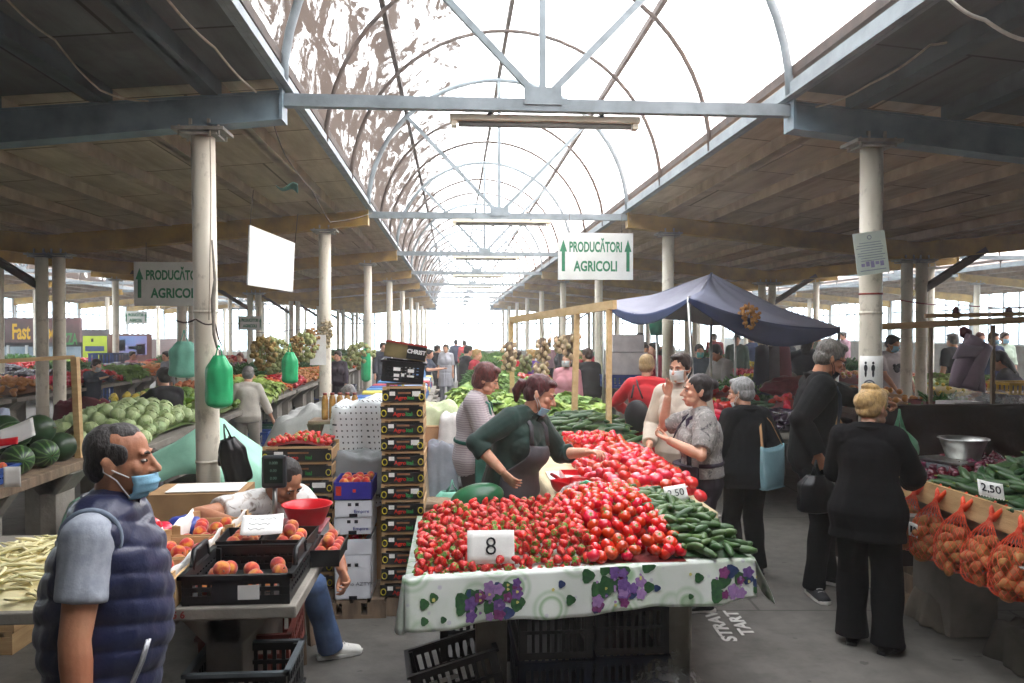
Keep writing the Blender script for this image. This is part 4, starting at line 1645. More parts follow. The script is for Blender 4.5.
for x, y in ((425, 604), (446, 618), (436, 598), (568, 600), (560, 585), (660, 590), (700, 578), (428, 620), (690, 596)):
    petal(mb, RR.choice((4, 4, 5)), x, y, RR.uniform(.012, .024), 6, 3, .002)
for x, y in ((431, 600), (556, 590), (690, 575)):
    petal(mb, 6, x, y, .007, 6, 5, .003)
tc = obj('tablecloth', mb, [oilcloth, purple_f, lilac_f, plum_f, leaf_f, blue_f, yel_f])
tag(tc, 'white oilcloth with purple flowers and green rings hanging over the table front', 'tablecloth')

# strawberries
def sb_z(x, y):
    y0 = lerp_(3.215, 3.40, (x + .2) / 1.515)
    e = min((x + .17) / .16, (y - y0 - .035) / .16, (4.24 - y) / .14, 1.0)
    if e <= 0:
        return .84
    return .862 + .135 * (1 - (1 - e) ** 2) * (.42 + .32 * (y - 3.2) + .25 * (x + .2))
sb_x1 = lambda y: .60 - .05 * (y - 3.3)
inside = lambda x, y: sb_z(x, y) > .865 and x < sb_x1(y)
under = mat('strawberry_under', '8c1418')
us = MB()
for p in scatter(900, lambda: (lambda x, y: V((x, y, sb_z(x, y) - .026)) if inside(x, y) else None)(R.uniform(-.18, .62), R.uniform(3.2, 4.24)), .026, 12):
    m_ = Euler((R.uniform(0, 6), R.uniform(0, 6), 0)).to_matrix()
    us.slot(0).lathe([(.0015, -.021), (.0105, -.010), (.0160, .007), (.006, .0145)], p, 7, True, m_)
    cb = MB()
    add_calyx(cb, .018, .0145, 5, .4, -.25, 0)
    us.slot(1).add([m_ @ q + p for q in cb.v], cb.f, False)
tag(obj('strawberry_layer', us, [straw_mat, leaf_green]), 'strawberries of the lower layers of the heap on the floral cloth', 'strawberries', None, 'stuff')
for p in scatter(250, lambda: (lambda x, y: V((x, y, sb_z(x, y) + R.uniform(-.006, .012))) if inside(x, y) and y < 4.1 else None)(R.uniform(-.18, .62), R.uniform(3.2, 4.12)), .037, 60):
    put('strawberry', p, rnd_rot(), R.uniform(.98, 1.22), 'strawberry on top of the heap on the floral cloth', 'strawberries on the floral cloth')
price_card('white card with a handwritten figure 8 standing in the strawberries', '8', .200, .138, at(491, 547, Y=3.325), (math.radians(-16), math.radians(2), math.radians(6)), .105, bold=-.001)

# ripe vine tomatoes
def tm_z(x, y):
    y0 = lerp_(3.215, 3.40, (x + .2) / 1.515)
    cxm = .80
    e = min((y - y0 + .0) / .55, (4.30 - y) / .12, 1.0)
    if e <= 0:
        return .84
    s = max(0, 1 - abs((x - cxm) / .36) ** 2.6)
    return .868 + .15 * s * (1 - (1 - e) ** 1.6)
tin = lambda x, y: sb_x1(y) - .02 < x < 1.00 - .10 * (y - 3.4) and y > lerp_(3.215, 3.40, (x + .2) / 1.515) + .035
for L, dz in ((0, .012), (1, -.045)):
    for p in scatter(145 if L == 0 else 55, lambda: (lambda x, y: V((x, y, max(.882, tm_z(x, y) + dz))) if tin(x, y) else None)(R.uniform(.55, 1.02), R.uniform(3.3, 4.22)), .0525 if L == 0 else .062, 80):
        put('tomato', p, Euler((R.uniform(-.9, .9), R.uniform(-.9, .9), R.uniform(0, 6))), R.uniform(.84, 1.02), 'round red vine tomato in the heap between strawberries and cucumbers', 'vine tomatoes')
green_stem = mat('tomato_vine', '4e7a34', '3a5e28', 30, .6)
for x, y, a in ((600, 548, .5), (618, 532, -.4), (632, 560, .2), (590, 575, 1.0), (640, 522, .8), (612, 500, -.2)):
    y_ = 3.55 + (560 - y) * .006
    p = at(x, y, Y=y_)
    d = V((math.cos(a), 0, math.sin(a) * .6))
    o = obj('vine_stem', MB().tube([p - d * .05, p - d * .015 + V((0, -.012, .006)), p + d * .02 + V((0, -.012, .004)), p + d * .055], [.005, .0065, .0065, .004], 7).tube([p + V((0, -.012, .004)), p + V((.01, -.02, .03))], .004, 6), green_stem)
    tag(o, 'green vine stem among the red tomatoes on the floral cloth', 'stem', 'tomato vine stems')
mound('tomato_bed', 'dark red filler mound under the vine tomatoes', 'dark filler', .57, 1.0, 3.36, 4.26, lambda x, y: tm_z(x, y) - .07 if tin(x, y) else .85, mat('bed_dark_red', '7a1410', '5a0e0c', 8, .6), z0=.856)  # added filler standing for the dark gaps between the tomatoes

# short cucumbers
def cu_z(x, y):
    y0 = lerp_(3.215, 3.40, (x + .2) / 1.515)
    e = min((y - y0) / .50, (1.30 - x) / .26, 1.0)
    if e <= 0:
        return .84
    return .868 + .135 * (1 - (1 - max(0, e)) ** 1.7)
cin = lambda x, y: 1.00 - .10 * (y - 3.4) - .01 < x < 1.29 and lerp_(3.215, 3.40, (x + .2) / 1.515) + .03 < y < 4.2
for p in scatter(125, lambda: (lambda x, y: V((x, y, cu_z(x, y) + R.uniform(-.004, .010))) if cin(x, y) else None)(R.uniform(.88, 1.29), R.uniform(3.38, 4.2)), .041, 80):
    put('cucumber', p, lying(R.gauss(2.2, .6), R.gauss(.15, .2), R.uniform(0, 6)), R.uniform(.92, 1.2), 'short green cucumber in the heap at the east end of the floral cloth', 'short cucumbers', which=R.randrange(3))
mound('cucumber_bed', 'lower layer of short cucumbers on the floral cloth', 'cucumbers', .93, 1.29, 3.40, 4.24, lambda x, y: cu_z(x, y) - .02 if cin(x, y) else .85, cuke_dark, z0=.856)
price_card('white card reading 2.50 stuck in the short cucumbers', '2.50', .115, .08, at(676, 493, Y=3.92), (math.radians(-25), math.radians(-8), math.radians(2)), .05, bold=0)

# under the floral table
g = plastic_crate('produce_crate', 'black crate with white print tipped against the table leg', black_plastic, (.42, .30, .26), (.04, 3.90, .03), 0, None, 10, tilt=(0, math.radians(-14), math.radians(6)))
mb = MB()
for r_ in range(3):
    for c_ in range(4 - r_):
        mb.box((-.16 + .05 * c_, -.157, .20 - .05 * r_), (.038, .002, .022))
mb.box((.05, -.157, .12), (.05, .002, .018))
obj('white_print', mb, mat('faded_white_print', 'b8b8b4', '8c8c88', 30, .7), g)
for k, (x, lab) in enumerate(((.48, 'dark blue crate under the floral table, nearer the tipped crate'), (.86, 'dark blue crate under the floral table, behind the clear plastic bag'))):
    plastic_crate('produce_crate', lab, mat('crate_navy', '1c2a48', '141e36', 8, .5), (.36, .5, .26), (x, 4.02 if k == 0 else 4.05, 0), 0, None, 9)
    plastic_crate('produce_crate', ('black crate stacked on the blue one under the floral table, nearer the tipped crate', 'black crate stacked on the blue one behind the clear plastic bag')[k], black_plastic, (.36, .5, .24), (x, 4.02 if k == 0 else 4.05, .275), .02, None, 9)
film_bag('clear plastic bag on the floor in front of the market table leg', (1.00, 3.66, .13), (.19, .15, .15), 7, knot=True)

# ---------------------------------------------------------------- the stall's second table, going back
BT = stall_table('market_table', 'market table with a cream cloth and flat pink tomatoes behind the strawberry stall', .60, 1.45, 4.34, 7.08, .835, .06)
cream = mat('cream_cloth', 'd8c8a4', 'c0ae88', 4, .85, bump=.005, bscale=12)
mb = MB()
mb.grid(lambda u, v: (lerp_(.585, 1.46, u), lerp_(4.325, 7.09, v), .842 + .004 * noise.noise(V((u * 8, v * 12, 0)))), 20, 26, .003)
mb.grid(lambda u, v: (.585 - .03 * v * abs(math.sin(u * 9)) - .02 * v, lerp_(4.325, 7.09, u), .842 - .42 * v), 40, 8, .003)
mb.grid(lambda u, v: (lerp_(.585, 1.46, u), 4.325 - .004 - .012 * v * math.sin(u * 16), .842 - .2 * v), 20, 6, .003)
tag(obj('tablecloth', mb, cream), 'plain cream cloth on the table behind the strawberry stall', 'tablecloth')
def pt_z(x, y):
    e = min((x - .88) / .22, (1.45 - x) / .12, (y - 4.36) / .2, (6.2 - y) / .2, 1)
    return .84 if e <= 0 else .872 + .11 * (1 - (1 - e) ** 2)
for L, dz in ((0, .012), (1, -.05)):
    for p in scatter(125 if L == 0 else 40, lambda: (lambda x, y: V((x, y, max(.876, pt_z(x, y) + dz))) if pt_z(x, y) > .86 else None)(R.uniform(.86, 1.40), R.uniform(4.38, 5.9)), .074, 60):
        put('pink_tomato', p, Euler((R.uniform(-.6, .6), R.uniform(-.6, .6), R.uniform(0, 6))), R.uniform(.9, 1.08), 'flat pinkish tomato in the heap on the cream cloth', 'flat pinkish tomatoes')
for x, y in ((.80, 4.78), (.86, 4.70)):
    put('pink_tomato', (x, y, .878), Euler((.2, .3, R.uniform(0, 6))), 1, 'flat pinkish tomato lying apart beside the red scoop', 'tomatoes beside the scoop')
for L in (0, 1):
    for p in scatter(60, lambda: V((R.uniform(.98, 1.40), R.uniform(6.50, 7.0), .88 + .05 * L + R.uniform(0, .02))), .064, 60):
        put('tomato', p, Euler((R.uniform(-.6, .6), R.uniform(-.6, .6), R.uniform(0, 6))), 1.05, 'glossy red tomato in the far heap behind the pinkish tomatoes', 'far red tomatoes')
price_card('small blank white card on the flat pinkish tomatoes', '', .07, .05, at(643, 476, Y=4.75) + V((0, 0, .01)), (math.radians(-40), 0, .1), .02)
# red scoop, clear bag, paper
so = thing('scoop', 'red plastic scoop lying on the cream cloth', 'scoop', (.72, 4.86, .85), .5)
obj('cup', MB().grid(lambda u, v: ((.09 * (1 - .15 * v)) * math.cos(math.pi * (1 + u)) * (.7 + .3 * v), -.09 + .2 * v, .075 + .085 * math.sin(math.pi * (1 + u)) * (.6 + .4 * v)), 16, 8, .004), red_plastic, so)
obj('back_plate', MB().grid(lambda u, v: (.075 * v * math.cos(math.pi * (1 + u)), .108, .075 + .08 * v * math.sin(math.pi * (1 + u))), 16, 4, .004), red_plastic, so)
obj('handle', MB().tube([(0, .11, .06), (0, .16, .075), (0, .21, .085)], [.012, .013, .012], 10), red_plastic, so)
tag(obj('sheet_of_paper', MB().grid(lambda u, v: (lerp_(.64, .86, u), lerp_(5.2, 5.6, v), .856 + .02 * noise.noise(V((u * 3, v * 3, 1)))), 10, 10, .002), paper), 'crumpled white paper on the cream cloth beside the apron', 'paper')
tray = thing('fruit_tray', 'red plastic tray on the cream cloth behind the scoop', 'tray', (.84, 5.25, .85))
obj('bottom', MB().box((0, 0, .004), (.22, .3, .008)), red_plastic, tray)
obj('rim', MB().box((0, .15, .025), (.24, .01, .05)).box((0, -.15, .025), (.24, .01, .05)).box((.12, 0, .025), (.01, .3, .05)).box((-.12, 0, .025), (.01, .3, .05)), red_plastic, tray)
film_bag('clear plastic bag full of tomatoes tied with green, on the cream cloth', (.74, 4.55, .905), (.14, .12, .07), 12)
for p in scatter(9, lambda: V((.74 + R.uniform(-.08, .08), 4.55 + R.uniform(-.06, .06), .89)), .055):
    put('tomato', p, rnd_rot(), .8, 'dull tomato inside the clear bag on the cream cloth', 'tomatoes in the clear bag')
tag(obj('twist_tie', MB().limb([(.72, 4.50, .975), (.75, 4.47, .99), (.79, 4.45, .985)], [.008, .014, .006], 8), mat('tie_green', '4fb48c', '3a9a74', 20, .4)), 'mint green twist closing the clear bag of tomatoes', 'tie')
# the green melon by the strawberries, on a crate
plastic_crate('produce_crate', 'black crate behind the strawberry table carrying the green melon', black_plastic, (.4, .4, .78), (.12, 4.62, 0), 0, None, 9)
tag(obj('melon', MB().ell((0, 0, 0), (.16, .10, .085), None, 24, 16), mat('melon_green', '2c6a44', '1e5234', 8, .3), None, (.13, 4.60, .88), rot=(0, math.radians(-12), .1)), 'dark green melon lying behind the strawberries', 'melon')

# ---------------------------------------------------------------- east stall: potatoes in nets, onions, cucumbers
ET = stall_table('market_table', 'market table on the east side with onions and long cucumbers', 2.90, 4.25, 2.2, 5.32, .80, .06, [(-.45, 1.0, .3, .4), (.4, 1.0, .2, .4), (-.45, -.4, .3, .4), (.4, -.4, .2, .4)])
lb = tag(obj('front_board', MB().box((2.885, 3.72, .862), (.024, 3.1, .135)), wood_pale), 'long pale wooden board holding the cucumbers on the east table', 'board')
def rc_z(x, y):
    e = min((x - 2.90) / .8, 1)
    return .87 + .25 * max(0, e) ** .8 + (.03 * math.sin(y * 5) if e > .1 else 0)
cuk_in = lambda x, y: 2.92 < x < 3.95 and y < 4.78 - .25 * (x - 2.9)
for p in scatter(150, lambda: (lambda x, y: V((x, y, rc_z(x, y) + .02 + R.uniform(-.004, .012))) if cuk_in(x, y) else None)(R.uniform(2.92, 3.9), R.uniform(3.0, 4.8)), .062, 80):
    put('long_cucumber', p, lying(R.gauss(1.1, .5) if p.x > 3.1 else R.gauss(2.4, .4), R.gauss(-.05, .12), R.uniform(0, 6)), R.uniform(.9, 1.1), 'long dark cucumber heaped behind the pale board', 'long cucumbers on the east table')
mound('cucumber_bed', 'lower layer of long dark cucumbers on the east table', 'cucumbers', 2.9, 3.95, 2.9, 4.78, lambda x, y: rc_z(x, y) - .004, cuke_dark, z0=.80)
on_z = lambda x, y: .86 + .10 * max(0, min(1, (x - 2.9) / .5))
for L, dz in ((0, .02), (1, -.035)):
    for p in scatter(110, lambda: V((R.uniform(2.93, 3.75), R.uniform(4.60, 5.26), 0)), .066, 60):
        if not cuk_in(p.x, p.y - .04):
            p.z = on_z(p.x, p.y) + dz
            put('red_onion', p, Euler((R.uniform(-1, 1), R.uniform(-1, 1), R.uniform(0, 6))), R.uniform(.85, 1.1), 'dark red onion in the heap beside the long cucumbers', 'red onions on the east table')
mound('onion_bed', 'dark filler mound under the red onions', 'sacking', 2.92, 3.8, 4.6, 5.3, lambda x, y: on_z(x, y) - .05, mat('onion_under', '3a1420', '2a0e18', 10, .8), z0=.80)  # added filler, a dark mound closing the gaps between the onions
pc = price_card('zigzag-cut white card reading 2,50 on the long cucumbers', '2,50', .135, .09, at(991, 489, Y=4.02), (math.radians(-35), math.radians(12), math.radians(-8)), .062, bold=.001)
zz = MB()
for k in range(9):
    x = -.0675 + .015 * k
    zz.add([(x, -.001, -.045), (x + .015, -.001, -.045), (x + .0075, -.001, -.054), (x, .001, -.045), (x + .015, .001, -.045), (x + .0075, .001, -.054)], [(0, 2, 1), (3, 4, 5), (0, 1, 4, 3), (1, 2, 5, 4), (2, 0, 3, 5)], False)
obj('cut_edge', zz, paper, pc)

t = NT('orange_netting')
wv = t.coords((1, 1, 1), 'UV')
b = t.n('ShaderNodeBsdfPrincipled')
b.inputs['Base Color'].default_value = rgb('e0481c')
b.inputs['Roughness'].default_value = .5
t.l(b, t.out)
net_mat = t.m
t.t.links.clear()
nzc = t.noise(t.coords(), 30, 2)
t.l(t.ramp(nzc, [(.3, 'd83c14'), (.7, 'ee5a2c')]), b, 0, 'Base Color')
t.l(b, t.out)
NETL = ['by the blonde woman', 'with the price tag', 'third along the board', 'fourth along the board', 'fifth along the board', 'closest to the photographer']
for k, (px_, py_) in enumerate(((912, 520), (925, 525), (943, 530), (966, 540), (985, 550), (1010, 560))):
    y = (4.72, 4.50, 4.26, 4.02, 3.80, 3.52)[k]
    x0 = 2.80
    onions = k == 5
    H, Wd, zt = (.36 if not onions else .34), .105, .885
    zc = .56 if not onions else .53
    def netpt(a, v):
        # v 0 the tied top over the board, 1 the bottom
        z = zt - v * (H + .03)
        r = .012 + (Wd - .012) * min(1, max(0, (v - .12) / .42)) ** .8
        if v > .86:
            r *= math.sqrt(max(0.02, 1 - ((v - .86) / .14) ** 2))
        off = .055 * max(0, 1 - v * 3.5)
        return V((x0 + off + r * math.cos(a) * .95, y + r * 1.15 * math.sin(a), z))
    g = thing('net_bag', ('orange net bag of potatoes ' if not onions else 'orange net bag of golden onions ') + NETL[k] + ', hung from the wooden board', 'net bag', (x0, y, zc))
    nb = MB()
    n_, m_ = 18, 16
    off0 = V(g.location)
    for sgn in (-1, 1):
        for j in range(n_):
            nb.tube([netpt(2 * math.pi * (j + sgn * i * .45) / n_, i / m_) - off0 for i in range(m_ + 1)], .0018, 3)
    obj('netting', nb, net_mat, g)
    for s in (-1, 1):
        tm_ = MB().tube([netpt(0, .1) - off0, V((x0 + .07, y + s * .035, .90)) - off0, V((x0 + .10, y + s * .045, .935)) - off0], [.018, .012, .006], 7)
        obj('tied_handle', tm_, net_mat, g)
    cnt = 0
    def pnt():
        a, v = R.uniform(0, 6.283), R.uniform(.38, .93)
        q = netpt(a, v)
        ax = V((x0, y, q.z))
        return ax + (q - ax) * (R.uniform(.35, .66))
    for p in scatter(24, pnt, .054 if not onions else .060, 80):
        if onions:
            put('onion', p, rnd_rot(), .92, 'golden onion inside the net bag closest to the photographer', 'onions in the net')
        else:
            put('potato', p, rnd_rot(), R.uniform(.85, 1.05), 'potato inside the orange net bag ' + NETL[k], 'potatoes in the net ' + NETL[k])
tagc = price_card('small white price tag with bold writing tied to the second potato net', '10', .062, .085, (2.70, 4.50, .675), (math.radians(8), math.radians(6), math.radians(-70)), .05, bold=.004)

# sacks under the east table
drape('produce_sack', 'grey sack slumped on the floor under the potato nets', 'sack', mat('sack_brown', '7c7468', '5e584e', 5, .9, bump=.006), (3.12, 4.80), .30, .34, .20, .0, 4, bump=.04, flare=.04)
drape('produce_sack', 'dark sack on the floor behind the nets, closer to the photographer', 'sack', mat('sack_dark', '4c483f', '38342e', 5, .9, bump=.006), (3.25, 4.15), .36, .4, .18, .0, 9, bump=.04, flare=.04)
for k in range(2):
    wooden_tray('fruit_crate', ('lower', 'upper')[k] + ' weathered wooden crate under the potato nets beside the blonde woman', (.4, .3, .12), (3.17, 5.12, .125 * k), .1 * k, None, False, wood_old)

# brown board stall back, scale and aluminium bowl
tag(obj('stall_partition', MB().box((4.0, 6.02, 1.02), (1.75, .05, .46)).box((3.15, 6.0, 1.02), (.03, .09, .48)).box((4.0, 6.0, 1.255), (1.75, .09, .03)), wood_dark), 'dark brown wooden partition behind the aluminium bowl', 'partition')
tag(obj('stall_cabinet', MB().box((3.98, 6.06, .395), (1.70, .55, .79)).box((3.98, 5.785, .40), (1.6, .01, .6)), wood_dark), 'dark wooden cabinet under the brown partition', 'cabinet')
ss = thing('market_scale', 'grey box scale under the aluminium bowl beside the red onions', 'scale', (3.42, 5.12, .97), .25)
obj('housing', MB().box((0, 0, -.05), (.40, .34, .10)), mat('scale_grey', '8c9094'), ss, bevel=.01)
obj('pan', MB().box((0, 0, .012), (.42, .36, .02)), alu, ss, bevel=.006)
obj('label', MB().box((.1, -.172, -.05), (.09, .003, .03)), white_card, ss)
bm = MB().lathe([(.10, 0), (.105, .006), (.125, .07), (.145, .125), (.158, .130), (.158, .135), (.142, .131), (.121, .07), (.099, .012)], n=36, cap=False)
bm.lathe([(.102, .002), (0, .003)], n=36, cap=False)
tag(obj('bowl', bm, alu, None, (3.42, 5.12, .994)), 'large aluminium bowl standing on the grey scale', 'bowl')
tag(obj('paper_cup', MB().lathe([(.026, 0), (.035, .075), (.037, .078), (.034, .076), (.025, .006)], n=18, cap=False).lathe([(.026, .001), (0, .001)], n=18, cap=False), mat('cup_paper', 'c8bca8', 'b0a48f', 8, .7), None, (3.78, 4.84, .99)), 'paper cup behind the long cucumbers', 'cup')
navy_cloth = mat('navy_cloth', '232c4c', '181f38', 5, .9, bump=.006)
drape('jacket', 'navy jacket thrown over the stall beside the long cucumbers', 'jacket', navy_cloth, (4.02, 4.75), .5, .5, 1.24, .84, 6, bump=.06, fold=.04)
tag(obj('produce_sack', MB().ell((0, 0, .19), (.22, .22, .20), None, 18, 12), navy_cloth, None, (4.02, 4.75, .80)), 'dark bundle under the navy jacket on the east table', 'bundle')
# ================================================================ people
def lerp(a, b, t):
    return a + (b - a) * t


def ik(a, b, l1, l2, pole):
    """elbow / knee between a and b; pole: direction it points to; b is pulled in when out of reach"""
    d = b - a
    L = d.length
    mx = (l1 + l2) * .995
    if L > mx:
        b = a + d * (mx / L)
        d = b - a
        L = mx
    x = (l1 * l1 - l2 * l2 + L * L) / (2 * L)
    hh = math.sqrt(max(0, l1 * l1 - x * x))
    dn = d.normalized()
    p = pole - dn * pole.dot(dn)
    p = p.normalized() if p.length > 1e-5 else frame_of(dn)[0]
    return a + dn * x + p * hh, b


class Body:
    def __init__(s, h=1.68, sex='f', girth=1.0, lean=0, side=0, twist=0, head=(0, 0), head_roll=0, hands=(None, None), poles=(None, None), feet=None, sit=None,
                 curl=(.5, .5), palm=(None, None), belly=0, shoulders=1.0):
        k = s.k = h / 1.70
        s.h, s.sex, s.g = h, sex, girth
        hip_z = (.915 * k) if sit is None else sit
        s.pel = V((0, 0, hip_z))
        # spine
        n = 14
        s.sp = []
        p = s.pel.copy()
        Ls = .515 * k
        for i in range(n + 1):
            t = i / n
            a = math.radians(lean) * (.35 + .65 * min(1, t * 1.4))
            b = math.radians(side) * (.3 + .7 * t)
            w = math.radians(twist) * t
            M = Matrix.Rotation(b, 3, 'Y') @ Matrix.Rotation(-a, 3, 'X') @ Matrix.Rotation(w, 3, 'Z')
            s.sp.append((p.copy(), M))
            p = p + M @ V((0, 0, Ls / n))
        m = sex == 'm'
        G = girth
        s.sec = [(-.22, .150 * G, .095 * G), (-.1, .172 * G, .118 * G), (0, (.172 if m else .183) * G, (.122 if m else .132) * G), (.22, (.165 if m else .170) * G, (.12 + belly * .9) * (G if m else G * .96)),
                 (.42, (.158 if m else .146) * G, (.118 + belly) * (G if m else G * .92)), (.66, (.172 if m else .156) * G, .122 * G + belly * .3), (.82, .172 * (G + 1) / 2 * shoulders, .108 * G), (.93, .125 * shoulders, .080), (1.0, .062, .062)]
        top, MT = s.sp[-1]
        s.MT = MT
        sw = (.172 if m else .152) * shoulders
        s.sh = [top + MT @ V((e * sw * k, -.01 * k, -.048 * k)) for e in (-1, 1)]
        # head
        s.MH = MT @ Matrix.Rotation(math.radians(lean) * .55, 3, 'X') @ Matrix.Rotation(math.radians(head[0]), 3, 'Z') @ Matrix.Rotation(-math.radians(head[1]), 3, 'X') @ Matrix.Rotation(math.radians(head_roll), 3, 'Y')
        s.neck0 = top + MT @ V((0, -.01 * k, -.02 * k))
        s.hk = min(1.04, max(.93, k))
        s.hc = top + MT @ V((0, .012 * k, .055 * k)) + s.MH @ V((0, .012, .105 * s.hk))
        # arms
        s.arm = []
        for i, e in enumerate((-1, 1)):
            tgt = hands[i]
            if tgt is None:
                tgt = s.sh[i] + V((e * .07 * k, .06 * k, -.53 * k))
            tgt = V(tgt)
            pole = V(poles[i]) if poles[i] is not None else V((e * .5, -.8, -.25))
            el, wr = ik(s.sh[i], tgt, .285 * k, .255 * k, pole)
            s.arm.append((s.sh[i], el, wr))
        # legs
        s.leg = []
        feet = feet or ((-.10, .0, 8), (.10, .0, -8))
        for i, e in enumerate((-1, 1)):
            hj = s.pel + V((e * .088 * k * (G + 1) / 2, 0, -.03 * k))
            fx, fy, fr = feet[i][:3]
            fz = feet[i][3] if len(feet[i]) > 3 else 0
            an = V((fx, fy, .085 * k + fz))
            kn, an = ik(hj, an, .41 * k, .402 * k, V((e * .12, 1, .1)))
            s.leg.append((hj, kn, an, math.radians(fr)))
        s.curl, s.palm = curl, palm

    def sec_at(s, t):
        S = s.sec
        t = max(S[0][0], min(1, t))
        for (t0, a0, b0), (t1, a1, b1) in zip(S, S[1:]):
            if t <= t1:
                u = (t - t0) / (t1 - t0)
                u = u * u * (3 - 2 * u)
                return lerp(a0, a1, u) * s.k, lerp(b0, b1, u) * s.k
        return S[-1][1] * s.k, S[-1][2] * s.k

    def spine(s, t):
        n = len(s.sp) - 1
        if t <= 0:
            p, M = s.sp[0]
            return p + V((0, 0, t * .515 * s.k)), M
        f = min(t, 1) * n
        i = min(int(f), n - 1)
        return s.sp[i][0].lerp(s.sp[i + 1][0], f - i), s.sp[i][1]

    def surf(s, t, ang, e=0):
        """point on the torso skin; ang 0 is the front, + towards the right"""
        p, M = s.spine(t)
        a, b = s.sec_at(t)
        c, sn = math.cos(ang), math.sin(ang)
        return p + M @ V(((a + e) * sn, (b + e) * c + (.012 * s.k if t > .3 else 0), 0))

    def torso(s, mb, e=0, t0=-.2, t1=1.0, n=22, flare=0, shw=1.0):
        rings = []
        N = 20
        for i in range(N + 1):
            t = lerp(t0, t1, i / N)
            f = flare * max(0, (.35 - t)) if flare else 0
            p, M = s.spine(t)
            a, b = s.sec_at(t)
            rings.append([p + M @ V(((a + e + f) * math.sin(q), (b + e + f) * math.cos(q), 0)) for q in [2 * math.pi * j / n for j in range(n)]])
        vs = [p for r in rings for p in r]
        fs = []
        for i in range(N):
            for j in range(n):
                a, b = i * n + j, i * n + (j + 1) % n
                fs.append((a, a + n, b + n, b))
        fs.append(tuple(range(n)))
        fs.append(tuple(N * n + j for j in reversed(range(n))))
        mb.add(vs, fs)
        if s.sex == 'f' and t1 > .7:
            for d in (-1, 1):
                p, M = s.spine(.62)
                a, b = s.sec_at(.62)
                mb.ell(p + M @ V((d * .062 * s.k, b * .62, -.005)), (.085 * s.g + e * .5, .062 * s.g + e, .088 * s.g + e * .5), M)
            p, M = s.spine(.6)
            mb.ell(p + M @ V((0, s.sec_at(.6)[1] * .62, -.02)), (.105 * s.g, .056 * s.g + e, .10 * s.g), M)
        if t1 > .9:
            k = s.k
            A, B = s.sh
            A, B = (A + B) / 2 + (A - B) * (shw / 2), (A + B) / 2 + (B - A) * (shw / 2)
            mid = (A + B) / 2 + s.MT @ V((0, 0, .03 * k))
            mb.limb([A + s.MT @ V((0, 0, -.005)), A.lerp(mid, .5) + s.MT @ V((0, 0, .008 * k)), mid, B.lerp(mid, .5) + s.MT @ V((0, 0, .008 * k)), B + s.MT @ V((0, 0, -.005))], [.058 * k + e, .066 * k + e, .062 * k + e, .066 * k + e, .058 * k + e], 12)

    def arms(s, mb, e=0, f=2.0, which=(0, 1), r=1.0):
        """f: how far down the arm, 1 the elbow, 2 the wrist"""
        k = s.k * r * (.93 if s.sex == 'f' else 1.0) * (s.g + 2) / 3
        for i in which:
            a, b, c = s.arm[i]
            P, Q = [a], [.060 * k + e]
            for u, rr in ((.35, .054), (.7, .047), (1.0, .043), (1.25, .044), (1.6, .037), (2.0, .029)):
                if u > f + .001:
                    break
                P.append(a.lerp(b, u) if u <= 1 else b.lerp(c, u - 1))
                Q.append(rr * k + e)
            if P and abs(f - 2) > .01:
                P.append(a.lerp(b, f) if f <= 1 else b.lerp(c, f - 1))
                Q.append(Q[-1] * .99)
            mb.tube(P, Q, 14)
            mb.ell(a, .060 * k + e)
            if f > 1:
                mb.ell(b, .0435 * k + e)

    def legs(s, mb, e=0, f=2.0, which=(0, 1), loose=0, z1=None):
        k = s.k * (s.g + 1) / 2
        for i in which:
            a, b, c, r = s.leg[i]
            P, Q = [a + V((0, 0, .05 * s.k)), a], [.085 * k + e, .088 * k + e]
            for u, rr, lo in ((.4, .078, .2), (.8, .058, .6), (1.0, .054, .8), (1.3, .054, .9), (1.65, .042, 1), (2.0, .034, 1.1)):
                if u > f + .001:
                    break
                P.append(a.lerp(b, u) if u <= 1 else b.lerp(c, u - 1))
                Q.append(rr * k + e + loose * lo)
            if abs(f - 2) > .01:
                q = a.lerp(b, f) if f <= 1 else b.lerp(c, f - 1)
                if f > 1.9:
                    q.z -= .045 * s.k
                P.append(q)
                Q.append(Q[-1] * (1.15 if f > 1.9 else 1))
            mb.tube(P, Q, 14)
            mb.ell(b, .054 * k + e + loose * .8)

    def foot(s, mb, i, e=0, sole=False):
        a, b, c, r = s.leg[i]
        M = Matrix.Rotation(r, 3, 'Z')
        k = s.k
        if sole:
            o = c + V((0, 0, -.085 * k))
            P = [(-.03, -.078), (.03, -.078), (.042, .02), (.047, .10), (.036, .165), (.0, .188), (-.036, .165), (-.044, .10), (-.036, .02)]
            mb.prism([o + M @ V((x * k * 1.02, y * k, 0)) for x, y in P], (0, 0, .001), (0, 0, .024 * k))
            return
        mb.limb([c + M @ V((0, -.035, -.052)) * k, c + M @ V((0, .03, -.045)) * k, c + M @ V((0, .10, -.056)) * k, c + M @ V((0, .15, -.063)) * k],
                [(.031 * k + e, .034 * k + e), (.036 * k + e, .04 * k + e), (.042 * k + e, .028 * k + e), (.036 * k + e, .021 * k + e)], 14, up=(0, 0, 1))
        mb.tube([c + V((0, 0, .03)) * k, c + M @ V((0, .0, -.04)) * k], [.036 * k + e, .042 * k + e], 12)

